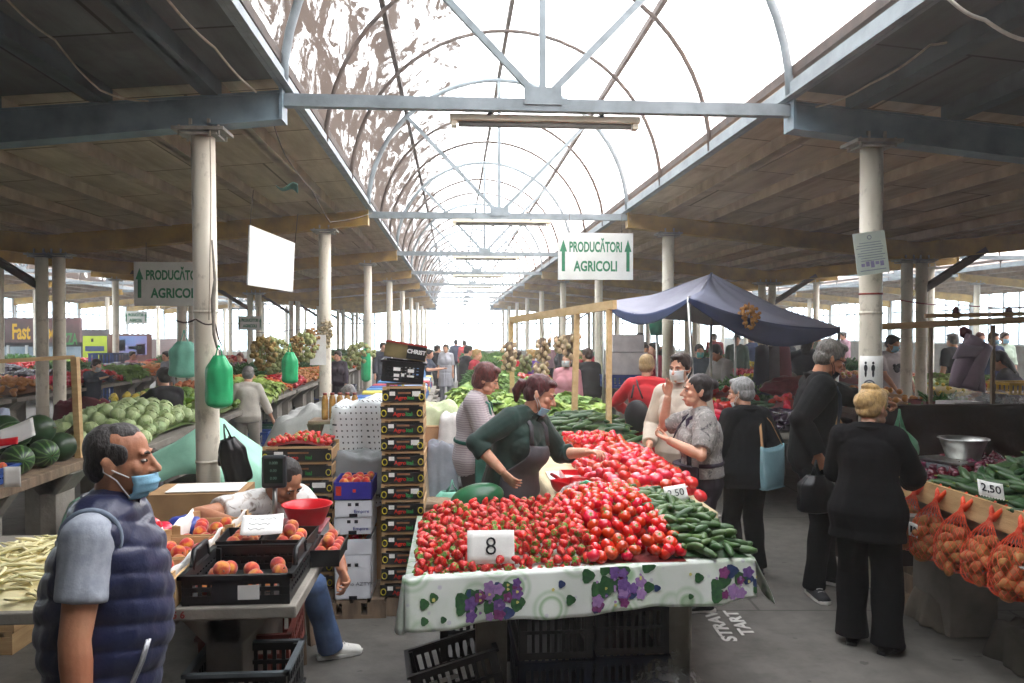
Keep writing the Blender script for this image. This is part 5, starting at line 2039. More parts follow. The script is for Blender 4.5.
    def hand(s, mb, i, fine=True):
        a, b, c = s.arm[i]
        e = -1 if i == 0 else 1
        k = s.k * (.92 if s.sex == 'f' else 1.0)
        d = (c - b).normalized()
        pn = s.palm[i]
        inner = V(pn) if pn is not None else V((-e, .15, 0))     # palm faces this way
        inner = (inner - d * inner.dot(d))
        inner = inner.normalized() if inner.length > 1e-4 else frame_of(d)[0]
        th = d.cross(inner) * (1 if i == 0 else -1)              # thumb side
        th = th.normalized()
        w = lambda x, y, z: c + d * (x * k) + th * (y * k) + inner * (z * k)
        mb.limb([w(-.03, 0, 0), w(.02, .0, 0), w(.06, .002, 0), w(.088, 0, .002)], [(.024 * k, .02 * k), (.032 * k, .017 * k), (.040 * k, .0155 * k), (.040 * k, .012 * k)], 12, up=inner)
        cu = s.curl[i]
        for j, (y, L) in enumerate(((.031, .072), (.010, .080), (-.012, .074), (-.032, .058))):
            p = w(.088, y, .001)
            ang, P, Q = 0, [p], [.0095 * k]
            dd = (d + th * ((1.5 - j) * .07)).normalized()
            for q, fr in enumerate((.44, .32, .24)):
                ang += cu * (.95, 1.1, .8)[q] * (1 + .08 * j)
                p = p + (dd * math.cos(ang) + inner * math.sin(ang)) * (L * fr * k)
                P.append(p)
                Q.append((.0088, .0078, .0066)[q] * k)
            mb.limb(P, Q, 8)
        p0, p1, p2, p3 = w(.018, .026, .006), w(.045, .048, .014 + .01 * cu), w(.072, .054 - .012 * cu, .02 + .02 * cu), w(.094, .046 - .026 * cu, .024 + .03 * cu)
        mb.limb([p0, p1, p2, p3], [.015 * k, .0125 * k, .0105 * k, .008 * k], 9)

    def hp(s, x, y, z):
        return s.hc + s.MH @ V((x, y, z)) * s.hk

    def head(s, mb):
        M, k = s.MH, s.hk
        m = s.sex == 'm'
        E = lambda c, r, rot=None: mb.ell(s.hp(*c), tuple(q * k for q in r), M if rot is None else M @ rot, 18, 12)
        E((0, -.012, .035), (.074, .094, .082))
        E((0, .022, -.03), (.062 if m else .058, .068, .078))
        E((0, .048, -.088), (.036 if m else .030, .036, .026))
        for d in (-1, 1):
            E((d * .038, .040, -.065), (.020, .042, .026))
            E((d * .036, .058, -.022), (.026, .020, .024))
            E((d * .030, .079, .024), (.024, .008, .008))
            E((d * .074, -.008, -.008), (.011, .020, .032), Matrix.Rotation(d * .35, 3, 'Z') @ Matrix.Rotation(-.15, 3, 'X'))
            E((d * .079, -.016, .006), (.007, .018, .018), Matrix.Rotation(d * .5, 3, 'Z'))
            E((d * .012, .094, -.036), (.0095, .011, .009))
        mb.limb([s.hp(0, .084, .016), s.hp(0, .097, -.008), s.hp(0, .110, -.030)], [.0085 * k, .0105 * k, .0135 * k], 10)
        E((0, .086, -.060), (.022, .010, .0065))
        E((0, .084, -.071), (.019, .010, .0065))
        # neck
        r = (.056 if m else .048) * (s.g + 2) / 3
        mb.tube([s.neck0 + s.MT @ V((0, -.005, -.05)), s.neck0 + s.MT @ V((0, 0, .02)), s.hp(0, -.022, -.075), s.hp(0, -.02, -.02)], [r * 1.35 * s.k, r * 1.08 * s.k, r * k, r * k], 14)

    def hair(s, mb, style):
        M, k = s.MH, s.hk
        E = lambda c, r, rot=None, fn=None: mb.ell(s.hp(*c), tuple(q * k for q in r), M if rot is None else M @ rot, 20, 14, fn)
        if style in ('short', 'curly', 'bob', 'bun', 'ponytail', 'updo', 'long', 'crop'):
            e = {'curly': .016, 'bob': .012, 'short': .006, 'crop': .002, 'updo': .010}.get(style, .004)
            E((0, -.024, .046), (.079 + e, .094 + e, .081 + e))
            E((0, -.050, -.012), (.074 + e, .062 + e, .066 + e * .5))
            for d in (-1, 1):
                E((d * .066, -.002 - .01, .022), (.016 + e, .040 if style != 'bob' else .055, .042))
            if style == 'short':
                E((0, .040, .098), (.056, .042, .026))
            if style == 'curly':
                E((0, .035, .105), (.062, .05, .034))
                for q in range(60):
                    a, b = R.uniform(0, 6.28), R.uniform(-.3, 1)
                    E((.086 * math.cos(a) * math.sqrt(max(0, 1 - b * b * .8)), -.028 + .096 * math.sin(a) * math.sqrt(max(0, 1 - b * b * .8)) - .02 * (b < 0), .045 + .088 * b), (.019, .019, .016)) if not (math.sin(a) > .45 and b < .55) else None
            if style == 'bob':
                E((0, -.045, -.035), (.088, .070, .075))
                E((0, .042, .100), (.062, .044, .028))
            if style == 'bun':
                E((0, -.115, .055), (.042, .040, .040))
            if style == 'ponytail':
                mb.limb([s.hp(0, -.095, .035), s.hp(0, -.145, .02), s.hp(0, -.155, -.04), s.hp(0, -.135, -.10)], [.022, .036, .034, .014], 10)
                E((0, .045, .090), (.058, .040, .026))
            if style == 'updo':
                E((0, -.10, .020), (.070, .056, .060))
                E((.0, -.06, .115), (.058, .06, .030))
                E((0, .035, .106), (.064, .05, .034))
                E((.0, -.085, -.05), (.045, .035, .035))
            if style == 'long':
                mb.limb([s.hp(0, -.06, .02), s.hp(0, -.085, -.08), s.hp(0, -.10, -.19)], [(.08, .055), (.085, .045), (.06, .025)], 14, up=M @ V((0, 1, 0)))
        if style == 'receding':
            E((0, -.036, .040), (.0775, .078, .0785))
            E((0, -.058, -.012), (.070, .052, .062))
            E((0, .0, .075), (.058, .062, .046))
            for d in (-1, 1):
                E((d * .0675, .004, .026), (.014, .044, .036))
        if style == 'balding':
            E((0, -.040, .020), (.0775, .074, .070))
            E((0, -.058, -.012), (.068, .050, .060))
            for d in (-1, 1):
                E((d * .0665, .006, .024), (.014, .044, .034))


SKIN = {}
def skin(tone):
    if tone not in SKIN:
        a, b = {'light': ('d8a88c', 'c48a70'), 'mid': ('c08a6a', 'a66c50'), 'tan': ('a86e4e', '8a5238')}[tone]
        SKIN[tone] = mat('skin_' + tone, a, b, 9, .5, bump=.0015, bscale=60, spec=.4, sub=.08)
    return SKIN[tone]


eye_white = mat('eye_white', 'b4aca4', 'a0988f', 5, .25)
iris_mat = mat('iris_brown', '2c1c12', '1a100a', 20, .2)
lip_mat = mat('lip', 'a85a50', '8f483f', 20, .45)
mask_blue = mat('mask_blue', '8fc0d8', '7fb2cc', 30, .8, bump=.001, bscale=60)
mask_white = mat('mask_white', 'dfe3e3', 'cdd3d4', 30, .8, bump=.001, bscale=60)
mask_black = mat('mask_black', '17181a', '101113', 30, .8)
strap_white = mat('mask_strap', 'dcdcd8', 'c8c8c4', 30, .8)
sole_white = mat('shoe_sole_white', 'd8d6d0', 'b8b6b0', 12, .6)
sole_black = mat('shoe_sole_black', '1a1a1b', '101011', 12, .6)


def hairmat(c, c2):
    nm = 'hair_' + c
    if nm in MATS:
        return MATS[nm]
    t = NT(nm)
    co = t.coords((1, 1, .35))
    nz = t.noise(co, 90, 4, .7)
    n2 = t.noise(t.coords(), 14, 3)
    c1 = t.ramp(nz, [(.3, c2), (.65, c)])
    c3 = t.mix(.4, c1, t.ramp(n2, [(.3, '555555'), (.6, 'ffffff')]), 'MULTIPLY')
    t.bsdf(c3, .5, 0, nz, .006, .35, sheen=.1)
    MATS[nm] = t.m
    return t.m


def folds(amp=.006, s=7, zs=.6):
    def f(co, n):
        p = V((co.x, co.y, co.z * zs))
        a = noise.noise(p * s + V((3.1, 1.7, 0)))
        b = noise.noise(p * s * 2.3)
        return n * ((1 - abs(a) * 2.2) * amp + b * amp * .35)
    return f


def person(label, loc, face, spec, clothes, group=None, tone='light', hair=None, mask=None, eyes=True, voxel=.006, fine=True, brow='2a1c16', name='person', skin_parts=True):
    """loc: where the feet stand; face: heading in degrees, 0 looks down the hall, 90 to the west side"""
    root = thing(name, label, 'person', (loc[0], loc[1], loc[2] if len(loc) > 2 else 0), math.radians(face), group)
    rs = {}
    inv = Matrix.Rotation(-math.radians(face), 3, 'Z')
    def loc_of(p):
        return None if p is None else inv @ (V(p) - V(root.location))
    spec = dict(spec)
    if 'whands' in spec:      # hand targets given in the hall's coordinates
        hs = spec.pop('whands')
        spec['hands'] = tuple(loc_of(p) for p in hs)
    if 'wfeet' in spec:
        fs = spec.pop('wfeet')
        out = []
        for p, r in fs:
            q = loc_of(p)
            out.append((q.x, q.y, r, q.z))
        spec['feet'] = tuple(out)
    B = Body(**spec)
    mb = MB()
    B.head(mb)
    B.torso(mb, -.004, -.2)
    B.arms(mb)
    B.legs(mb, -.006)
    for i in (0, 1):
        B.foot(mb, i, -.006)
        if fine:
            B.hand(mb, i)
        else:
            a, b, c = B.arm[i]
            d = (c - b).normalized()
            mb.limb([c, c + d * .06, c + d * .13], [(.03, .02), (.038, .022), (.024, .016)], 8)
    obj('body', remesh(mb, voxel, 2, 'body'), skin(tone), root)
    if hair:
        style, hm = hair
        mb = MB()
        B.hair(mb, style)
        amp = .004 if style != 'curly' else .006
        obj('hair', remesh(mb, max(voxel * .9, .005), 2, 'hair', lambda co, n: n * (noise.noise(V((co.x, co.y, co.z * .5)) * 45) * amp)), hm, root)
    if eyes:
        for d in (-1, 1):
            e = obj('eye', MB().ell(B.hp(d * .030, .079, .001), (.0115 * B.hk, .009 * B.hk, .0052 * B.hk), B.MH, 12, 8), eye_white, root)
            obj('iris', MB().ell(B.hp(d * .030, .0858, .001), (.0050 * B.hk, .004 * B.hk, .0050 * B.hk), B.MH, 10, 6), iris_mat, e)
            bm = MB()
            bm.limb([B.hp(d * .012, .0905, .022), B.hp(d * .030, .0905, .028), B.hp(d * .047, .078, .022)], [.0035, .0045, .0025], 6)
            obj('eyebrow', bm, mat('brow_' + brow, brow, None, 40, .8), root)
        if not mask or mask[1] != 'up':
            mb = MB()
            mb.limb([B.hp(-.021, .0885, -.066), B.hp(-.008, .0965, -.0645), B.hp(.008, .0965, -.0645), B.hp(.021, .0885, -.066)], [.003, .0055, .0055, .003], 8)
            obj('lips', mb, lip_mat, root)
    if mask:
        mm, pos = mask
        mb = MB()
        zo, zs = {'up': (-.005, .100), 'nose_out': (-.042, .075), 'chin': (-.072, .056)}[pos]
        def mf(u, v):
            a = (u - .5) * 2 * 1.15
            z = zo - v * zs
            fr = .115 - .03 * abs(v - .35) - (.02 if v > .8 else 0)
            if pos == 'chin':
                fr = .098 - .022 * v
            rip = .0015 * math.sin(v * 22)
            return B.hp((.071 - .009 * v) * math.sin(a), (fr + rip) * math.cos(a) ** .8 if math.cos(a) > 0 else 0, z)
        mk = obj('face_mask', mb.grid(mf, 16, 12, .004), mm, root)
        for d in (-1, 1):
            mb = MB()
            z1, z2 = zo - .004, zo - zs * .9
            mb.tube([B.hp(d * .062, .044, z1), B.hp(d * .078, .012, lerp(z1, -.012, .6)), B.hp(d * .083, -.024, -.004), B.hp(d * .083, -.024, -.022), B.hp(d * .078, .012, lerp(z2, -.012, .6)), B.hp(d * .062, .044, z2)], .0022, 5)
            obj('mask_strap', mb, strap_white if mm is not mask_black else mask_black, mk)
    for c in clothes:
        c(B, root, voxel)
    return root, B


# ---- garments: each returns a function that dresses a body
def top(m, f=2.0, e=.012, shw=1.0, t0=-.1, t1=.965, name='jacket', flare=0, amp=.006, fn=None, r=1.0, cuff=None, collar=None, buttons=0):
    def go(B, root, vx):
        mb = MB()
        B.torso(mb, e, t0, t1, flare=flare, shw=shw)
        if f > 0:
            B.arms(mb, e, f, r=r)
        o = obj(name, remesh(mb, max(vx, .007), 3, name, fn or folds(amp)), m, root)
        if collar:
            cm = MB()
            k = B.k
            def cf(u, v):
                a = math.pi * (1.05 + 1.9 * (u - .5) * .97)
                rr = (.070 + .012 * v + (.02 if collar[1] == 'flat' else 0) * v) * k
                p = B.neck0 + B.MT @ V((rr * 1.05 * math.sin(a) * 1, -rr * math.cos(a) * -1 + .002, (.0 + collar[2] * v) * k))
                return p
            obj('collar', cm.grid(cf, 22, 4, .006), collar[0], o)
        if cuff:
            cm = MB()
            for i in (0, 1):
                a, b, c = B.arm[i]
                p = a.lerp(b, f) if f <= 1 else b.lerp(c, f - 1)
                d = (b - a if f <= 1 else c - b).normalized()
                rr = ((.047 if f <= 1 else .031) * B.k * (.93 if B.sex == 'f' else 1) + e) + .004
                cm.tube([p - d * .018, p], [rr, rr], 16)
            obj('cuff', cm, cuff, o)
        return o
    return go


def trousers(m, loose=.012, e=.008, amp=.006, f=1.97, name='trousers'):
    def go(B, root, vx):
        mb = MB()
        B.torso(mb, e * .6, -.22, .22)
        B.legs(mb, e, f, loose=loose)
        return obj(name, remesh(mb, max(vx, .008), 3, name, folds(amp, 6, .5)), m, root)
    return go


def skirt(m, z1=.5, e=.012, flare=.05, name='skirt', t0=.35):
    def go(B, root, vx):
        mb = MB()
        def sf(u, v):
            a = 2 * math.pi * u
            if v < .45:
                t = lerp(t0, -.12, v / .45)
                return B.surf(t, a, e)
            w = (v - .45) / .55
            p = B.surf(-.12, a, e)
            q = V((p.x * (1 + flare * 4 * w), p.y * (1.1 + flare * 5 * w) + .01, lerp(p.z, z1, w)))
            rip = .012 * w * math.sin(a * 9 + 1)
            n = V((q.x, q.y, 0)).normalized()
            return q + n * rip
        return obj(name, mb.grid(sf, 48, 22, .004), m, root)
    return go


def apron(m, tt=.86, z1=.42, half=1.05, bib=.50, e=.028, name='apron', pocket=True):
    def go(B, root, vx):
        mb = MB()
        zt = B.pel.z
        def af(u, v):
            if v < .35:
                w = v / .35
                a = lerp(bib, half, w ** 2.2) * (u - .5) * 2
                return B.surf(lerp(tt, .28, w), a, e + (.045 * B.g if B.sex == 'f' else .01) * math.sin(math.pi * min(1, w * 1.1)) * math.cos(a) ** 2)
            a = half * (u - .5) * 2
            if v < .6:
                w = (v - .35) / .25
                return B.surf(lerp(.28, -.12, w), a, e + .012 * w)
            w = (v - .6) / .4
            p = B.surf(-.12, a, e + .012)
            q = V((p.x * (1 + .08 * w), p.y + .02 * w, lerp(p.z, z1, w)))
            return q + V((0, 1, 0)) * (.012 * w * math.sin(a * 8))
        o = obj(name, mb.grid(af, 24, 34, .004), m, root)
        sm = MB()
        for d in (-1, 1):
            sm.tube([B.surf(tt, d * bib * .85, e + .004), B.surf(.93, d * .55, e - .004), B.neck0 + B.MT @ V((d * .075, 0, .02)) * B.k + B.MT @ V((0, 0, .018)), B.neck0 + B.MT @ V((d * .05, -.075, .0)) * B.k], [(.014, .004)] * 4, 8)
        obj('neck_strap', sm, m, o)
        sm = MB()
        ring = [B.surf(.30, half + (2 * math.pi - 2 * half) * i / 16, e * .8) for i in range(17)]
        sm.tube(ring, [(.004, .014)] * 17, 8, up=(0, 0, 1))
        obj('waist_tie', sm, m, o)
        return o
    return go


def shoes(m, sole=sole_white, e=.006):
    def go(B, root, vx):
        for i in (0, 1):
            mb = MB()
            B.foot(mb, i, e)
            me = remesh(mb, max(vx, .006), 2, 'shoe')
            zf = B.leg[i][2].z - .085 * B.k
            for v in me.vertices:
                v.co.z = max(v.co.z, zf + .012)
            o = obj('shoe', me, m, root)
            sb = MB()
            B.foot(sb, i, 0, True)
            obj('sole', sb, sole, o, bevel=.005)
            lb = MB()
            M = Matrix.Rotation(B.leg[i][3], 3, 'Z')
            for q in range(4):
                c = B.leg[i][2] + M @ V((0, .055 + .022 * q, .004 - .013 * q)) * B.k
                lb.tube([c + M @ V((-.022, 0, -.004)), c, c + M @ V((.022, 0, -.004))], .0028, 5)
            obj('laces', lb, sole, o)
    return go


def shoulder_bag(m, strap, i=1, drop=.52, size=(.26, .09, .30), ang=1.35, t=.05, name='shoulder_bag', long=False, shape='tote', label='shoulder bag', rot=0):
    """a bag is a thing of its own, hung on a body; returns its root"""
    def go(B, root, vx):
        k = B.k
        M = Matrix.Rotation(root.rotation_euler.z, 3, 'Z')
        wp = lambda p: M @ p + V(root.location)
        c = B.surf(t, ang, size[1] / 2 + .035)
        sh = B.sh[i] + B.MT @ V(((-.05 if i else .05), 0, .085)) * k
        g = thing(name, label, 'bag', wp(c))
        d = (c - B.surf(t, ang, -.05))
        d.z = 0
        d.normalize()
        dw = M @ d
        rz = math.atan2(dw.y, dw.x) - math.pi / 2
        g.rotation_euler = (0, 0, rz)
        L = lambda p: Matrix.Rotation(-rz, 3, 'Z') @ (wp(p) - V(g.location))
        mb = MB()
        w, dp, hh = size
        if shape == 'tote':
            mb.grid(lambda u, v: ((w / 2 * (1 + .12 * v)) * math.copysign(abs(math.cos(2 * math.pi * u)) ** .5, math.cos(2 * math.pi * u)), dp / 2 * (1 - .5 * (1 - v) ** 3) * math.copysign(abs(math.sin(2 * math.pi * u)) ** .7, math.sin(2 * math.pi * u)) * (1 - .55 * v), -hh / 2 + hh * v + .012 * math.cos(4 * math.pi * u) * v), 32, 10, .004)
            mb.box((0, 0, -hh / 2 + .004), (w * .9, dp * .6, .008))
            tops = [V((-w / 2, 0, hh / 2)), V((w / 2, 0, hh / 2))]
        else:
            mb.ell((0, 0, 0), (w / 2, dp / 2, hh / 2), None, 20, 14, lambda u: 1 - .28 * max(0, u.z))
            tops = [V((-w * .22, 0, hh * .40)), V((w * .22, 0, hh * .40))]
        obj('pouch', mb, m, g)
        sm = MB()
        s0 = L(sh)
        back = L(sh + B.MT @ V((0, -.03, .0)))
        frt = L(sh + B.MT @ V((0, .03, .0)))
        if long:
            so = L(B.sh[1 - i] + B.MT @ V(((.05 if i else -.05), 0, .085)) * k)
            pa = L(B.surf(.6, ang * .5, .045))
            sm.tube([tops[0], so], [(.012, .003)] * 2, 6)
        else:
            sm.tube([tops[0], tops[0].lerp(back, .6) + V((0, .03, 0)), back], [(.010, .004)] * 3, 6)
            sm.tube([tops[1], tops[1].lerp(frt, .6) + V((0, .03, 0)), frt, back], [(.010, .004)] * 4, 6)
        obj('strap', sm, strap, g)
        return g
    return go
# ================================================================ the people near by
denim = mat('denim', '4a6288', '36496a', 8, .8, bump=.002, bscale=50)
black_cloth = mat('black_cloth', '0d0d0f', '08080a', 5, .9, bump=.004, bscale=12, spec=.12)
charcoal = mat('charcoal_cloth', '191b1d', '101113', 5, .9, bump=.004, bscale=12, spec=.12)
black_shoe = mat('black_shoe', '17171a', '0e0e10', 12, .45)
white_shoe = mat('white_shoe', 'dfded8', 'c4c2bb', 14, .55)


def stripes(name, a, b, per, axis=2, thr=.5, wob=.15, base_noise=8):
    t = NT(name)
    tc = t.n('ShaderNodeTexCoord')
    s = t.n('ShaderNodeSeparateXYZ')
    t.l(tc, s, 'Object', 0)
    nz = t.noise(t.coords(), base_noise, 3)
    m1 = t.n('ShaderNodeMath', operation='MULTIPLY_ADD')
    m1.inputs[1].default_value = per * wob * 10
    t.l(nz, m1)
    t.l(s, m1, axis, 2)
    m2 = t.n('ShaderNodeMath', operation='PINGPONG')
    m2.inputs[1].default_value = per / 2
    t.l(m1, m2)
    m3 = t.n('ShaderNodeMath', operation='DIVIDE')
    m3.inputs[1].default_value = per / 2
    t.l(m2, m3)
    c = t.ramp(m3, [(thr - .12, a), (thr + .12, b)])
    t.bsdf(c, .85, 0, nz, .003, .2, sheen=.2)
    return t.m


def patches(name, a, b, c, scale, lo=.42, hi=.55):
    t = NT(name)
    nz = t.noise(t.coords(), scale, 4, .6, 1.0)
    cr = t.ramp(nz, [(lo - .08, a), (lo, b), (hi, b), (hi + .06, c)])
    t.bsdf(cr, .85, 0, nz, .002, .2, sheen=.15)
    return t.m


# --- man in the quilted vest, close to the camera
def quilt(co, n):
    u = co.z + .10 * abs(co.y + .05) - .05 * math.sin(co.x * 6)
    q = abs(math.sin(math.pi * u / .072))
    w = noise.noise(V((co.x * 16, co.y * 16, co.z * 22))) * .005
    return n * (.010 * q ** .6 - .002 + w)
vest_m = mat('quilted_navy', '1a2348', '131a3a', 6, .42, bump=.004, bscale=24, spec=.5, sheen=.1)
grey_tee = mat('grey_marl', 'a8aeb8', '8f96a2', 30, .9, bump=.001, bscale=80)
p, B = person('man in navy quilted vest and blue mask, standing closest to the photographer', (-1.03, 2.42), -84,
              dict(h=1.57, sex='m', girth=1.06, belly=.035, lean=4, head=(-4, -3), hands=((-.24, .02, .76), (.30, .03, .76)), curl=(.5, .6), shoulders=1.02),
              [top(grey_tee, .62, .012, .96, -.15, .985, 'tee_shirt', r=1.06, cuff=grey_tee),
               top(vest_m, 0, .031, .78, -.26, .95, 'quilted_vest', fn=quilt, collar=(vest_m, 'up', .07)),
               trousers(charcoal), shoes(black_shoe)],
              tone='mid', hair=('receding', hairmat('4a4542', '1c1917')), mask=(mask_blue, 'nose_out'), voxel=.005, brow='3a302a')
vest = [c for c in p.children if c.name.startswith('quilted_vest')][0]
mb = MB()
mb.tube([B.surf(.30, .72, .05), B.surf(.18, .80, .052), B.surf(.05, .86, .054), B.surf(-.08, .88, .056)], .0045, 6)
mb.tube([B.surf(.30, .68, .05), B.surf(.18, .76, .052), B.surf(.05, .82, .054), B.surf(-.08, .86, .056)], .0045, 6)
obj('pocket_zip', mb, mat('zip_silver', 'b4b6ba', '909296', 20, .35, .6), vest)
ring = [B.sh[1] + Matrix.Rotation(0, 3, 'X') @ V((-.008, .078 * math.cos(a), .078 * math.sin(a))) for a in [2 * math.pi * i / 26 for i in range(26)]]
obj('armhole_trim', MB().tube(ring, .008, 8, closed=True), mat('vest_trim', '7f8c9c', '6a7686', 20, .7), vest)

# --- seated seller, face behind the scale's display
camo = patches('blotched_white_tee', '8a8078', 'd9d7d3', 'b4aaa0', 14)
st = thing('stool', 'low wooden stool under the seated seller', 'stool', (-.98, 4.60, 0))
obj('seat', MB().box((0, 0, .43), (.34, .34, .03)), wood_old, st, bevel=.005)
for i in (-1, 1):
    for j in (-1, 1):
        obj('leg', MB().bar((i * .14, j * .14, 0), (i * .12, j * .12, .42), .035), wood_old, st)
person('seated seller in blotched white T-shirt behind the scale', (-1.15, 4.62), -140,
       dict(h=1.70, sex='m', lean=40, sit=.49, head=(10, 20), whands=(at(343, 572, Y=4.38), (-1.06, 3.98, .90)), wfeet=((V((-.70, 4.55, 0)), 70), (V((-1.02, 4.22, 0)), 10)), poles=((-.6, -.4, -.1), (.8, -.3, .1)), curl=(.6, .3)),
       [top(camo, .55, .016, 1.0, -.1, .985, 'tee_shirt', r=1.12, cuff=camo), trousers(denim), shoes(white_shoe)],
       tone='mid', hair=('crop', hairmat('2a2420', '100d0b')), eyes=True)

# --- seller with the dark apron
forest = mat('forest_jersey', '17352e', '0f2620', 5, .8, bump=.004, bscale=12, sheen=.15)
apron_m = mat('apron_grey', '4a484c', '38363a', 5, .55, bump=.004, bscale=9)
red_hair = hairmat('5c2226', '260c10')
p, B = person('woman seller in dark green jersey and grey apron reaching to the pinkish tomatoes', (.34, 4.98), -130,
              dict(h=1.60, sex='f', girth=1.10, lean=20, side=-8, twist=-2, head=(28, 10), whands=(at(588, 452, Y=4.92), at(503, 472, Y=4.70)), poles=((-.4, -.6, -.5), (.6, -.5, -.1)), feet=((-.12, .02, 8), (.12, -.04, -8)), curl=(.55, .35), palm=((0, .2, -1), None)),
              [top(forest, 1.35, .018, 1.0, -.2, .98, 'jersey', r=1.06, collar=(forest, 'up', .04)), trousers(black_cloth), apron(apron_m, .72, .42, 1.15, .50, .036), shoes(black_shoe, sole_black)],
              tone='light', hair=('ponytail', red_hair), mask=(mask_blue, 'chin'), voxel=.005, brow='3a1c18')
jersey = [c for c in p.children if c.name.startswith('jersey')][0]
mb = MB()
for k in range(7):
    u = .12 + .12 * k
    a, b, c = B.arm[1]
    q = a.lerp(b, min(1, u))
    mb.limb([q + V((.066, -.01, .02)), q + V((.064, -.025, .0))], [.006, .004], 5)
obj('sleeve_print', mb, mat('sleeve_print', 'b8c4bc', '8c9c94', 30, .7), jersey)
obj('hair_tie', MB().tube([B.hp(.02, -.105, .052), B.hp(0, -.108, .03), B.hp(-.02, -.105, .052)], .008, 6), white_card, [c for c in p.children if c.name.startswith('hair')][0])

# --- woman in the striped cardigan
strp = stripes('striped_knit', '948a8e', 'b0a6a8', .017)
gapron = mat('green_apron', '2c6a5c', '1f5046', 5, .8, bump=.004, bscale=10)
p, B = person('woman with short red hair in striped grey cardigan behind the apron seller', (.13, 6.12), -98,
              dict(h=1.60, sex='f', girth=1.08, lean=8, head=(-2, 20), hands=((-.05, .30, 1.02), (.07, .31, 1.0)), poles=((-.8, -.6, -.3), (.8, -.6, -.3)), curl=(1.0, .9)),
              [top(strp, 1.9, .016, 1.0, -.22, .98, 'cardigan', r=1.15), trousers(mat('brown_trousers', '2e2622', '201a17', 5, .85)), apron(gapron, .60, .50, 1.25, .6, .034), shoes(black_shoe, sole_black)],
              tone='light', hair=('bob', hairmat('6a2a26', '30100f')), brow='3a1c18')
# --- woman in the red dress
red_cloth = mat('red_dress_cloth', 'd01c28', 'a8141e', 5, .75, bump=.004, bscale=12, sheen=.2)
person('woman in bright red dress with a black shoulder bag, seen from behind', (1.93, 7.9), -18,
       dict(h=1.60, sex='f', girth=1.14, lean=3, head=(-12, 8), hands=((-.20, .26, 1.0), (.22, .24, .98)), poles=((-1, -.4, -.1), (1, -.4, -.1)), curl=(.8, .8)),
       [top(red_cloth, 1.75, .014, 1.0, -.2, .975, 'dress_top', r=1.12), skirt(red_cloth, .42, .02, .05, 'dress_skirt'), shoes(black_shoe),
        shoulder_bag(mat('bag_black', '1c1d20', '121315', 8, .5), MATS['bag_black'], 0, .5, (.27, .12, .38), -2.85, .34, name='shoulder_bag', label='black pear-shaped shoulder bag on the back of the red dress', shape='pear')],
       tone='light', hair=('short', hairmat('b89a6a', '7c6444')), eyes=False, voxel=.007)
# --- woman waving her hand
blouse = patches('speckled_blouse', '3a383c', '8a8682', 'b0aaa4', 26)
p, B = person('woman in speckled grey blouse raising her open hand, dark hair in a bun', (1.66, 5.22), 82,
              dict(h=1.545, sex='f', girth=1.12, lean=3, head=(4, -4), whands=(at(668, 440, Y=5.05), at(668, 396, Y=5.42)), poles=((-.7, -.3, -.8), (.3, .2, -1)), curl=(.7, .22), palm=((.2, .2, 1), (-.6, .8, 0))),
              [top(blouse, .85, .016, 1.0, .12, .955, 'blouse', r=1.15), trousers(mat('plum_trousers', '2a1e2a', '1c141c', 5, .85)), apron(mat('plum_apron', '33243a', '241a2a', 5, .8), .30, .36, 1.2, .9, .03), shoes(black_shoe)],
              tone='light', hair=('bun', hairmat('2e2422', '120d0c')), voxel=.0055)
lan = MB().tube([B.neck0 + B.MT @ V((.07, -.03, .02)), B.surf(.95, .55, .02), B.surf(.78, .35, .03), B.surf(.6, .1, .06)], [(.012, .004)] * 4, 8)
obj('lanyard', lan, mat('lanyard_plum', '2c2038', '20182a', 10, .7), p)
# --- woman in beige with white mask
person('woman in beige jacket and white mask standing behind the waving woman', (1.80, 6.20), 148,
       dict(h=1.66, sex='f', girth=1.08, head=(-14, 4), hands=((-.24, .12, .86), (.2, .2, .95))),
       [top(mat('beige_jacket', 'cfc4b4', 'b4a898', 5, .8, bump=.004, bscale=10), 1.85, .018, 1.0, -.24, .98, 'jacket', r=1.1), trousers(mat('beige_trousers', 'b0a494', '948878', 5, .8)), shoes(white_shoe)],
       tone='light', hair=('short', hairmat('3c2a22', '1a110d')), mask=(mask_white, 'up'), voxel=.006)
# --- grey haired person with the light blue bag
person('grey-haired person in charcoal jacket carrying a light blue bag, seen from behind', (2.21, 5.88), 14,
       dict(h=1.47, sex='f', girth=1.08, lean=4, head=(30, 8), hands=((-.20, .20, .82), (.26, .10, .80)), curl=(.6, .6)),
       [top(charcoal, 1.95, .020, 1.0, -.26, .985, 'jacket', r=1.22, flare=.06, collar=(charcoal, 'flat', .05)), trousers(black_cloth, .018), shoes(black_shoe, sole_black),
        shoulder_bag(mat('bag_pale_blue', '8fb4bc', '7a9ea8', 8, .6, bump=.003), mat('tan_strap', 'b88a5a', '9a7048', 10, .6), 1, .5, (.27, .10, .31), 2.75, .10, label='light blue tote bag with tan strap on the charcoal jacket')],
       tone='light', hair=('short', hairmat('a8a8a6', '6a6a68')), mask=(mask_white, 'chin'), voxel=.006)
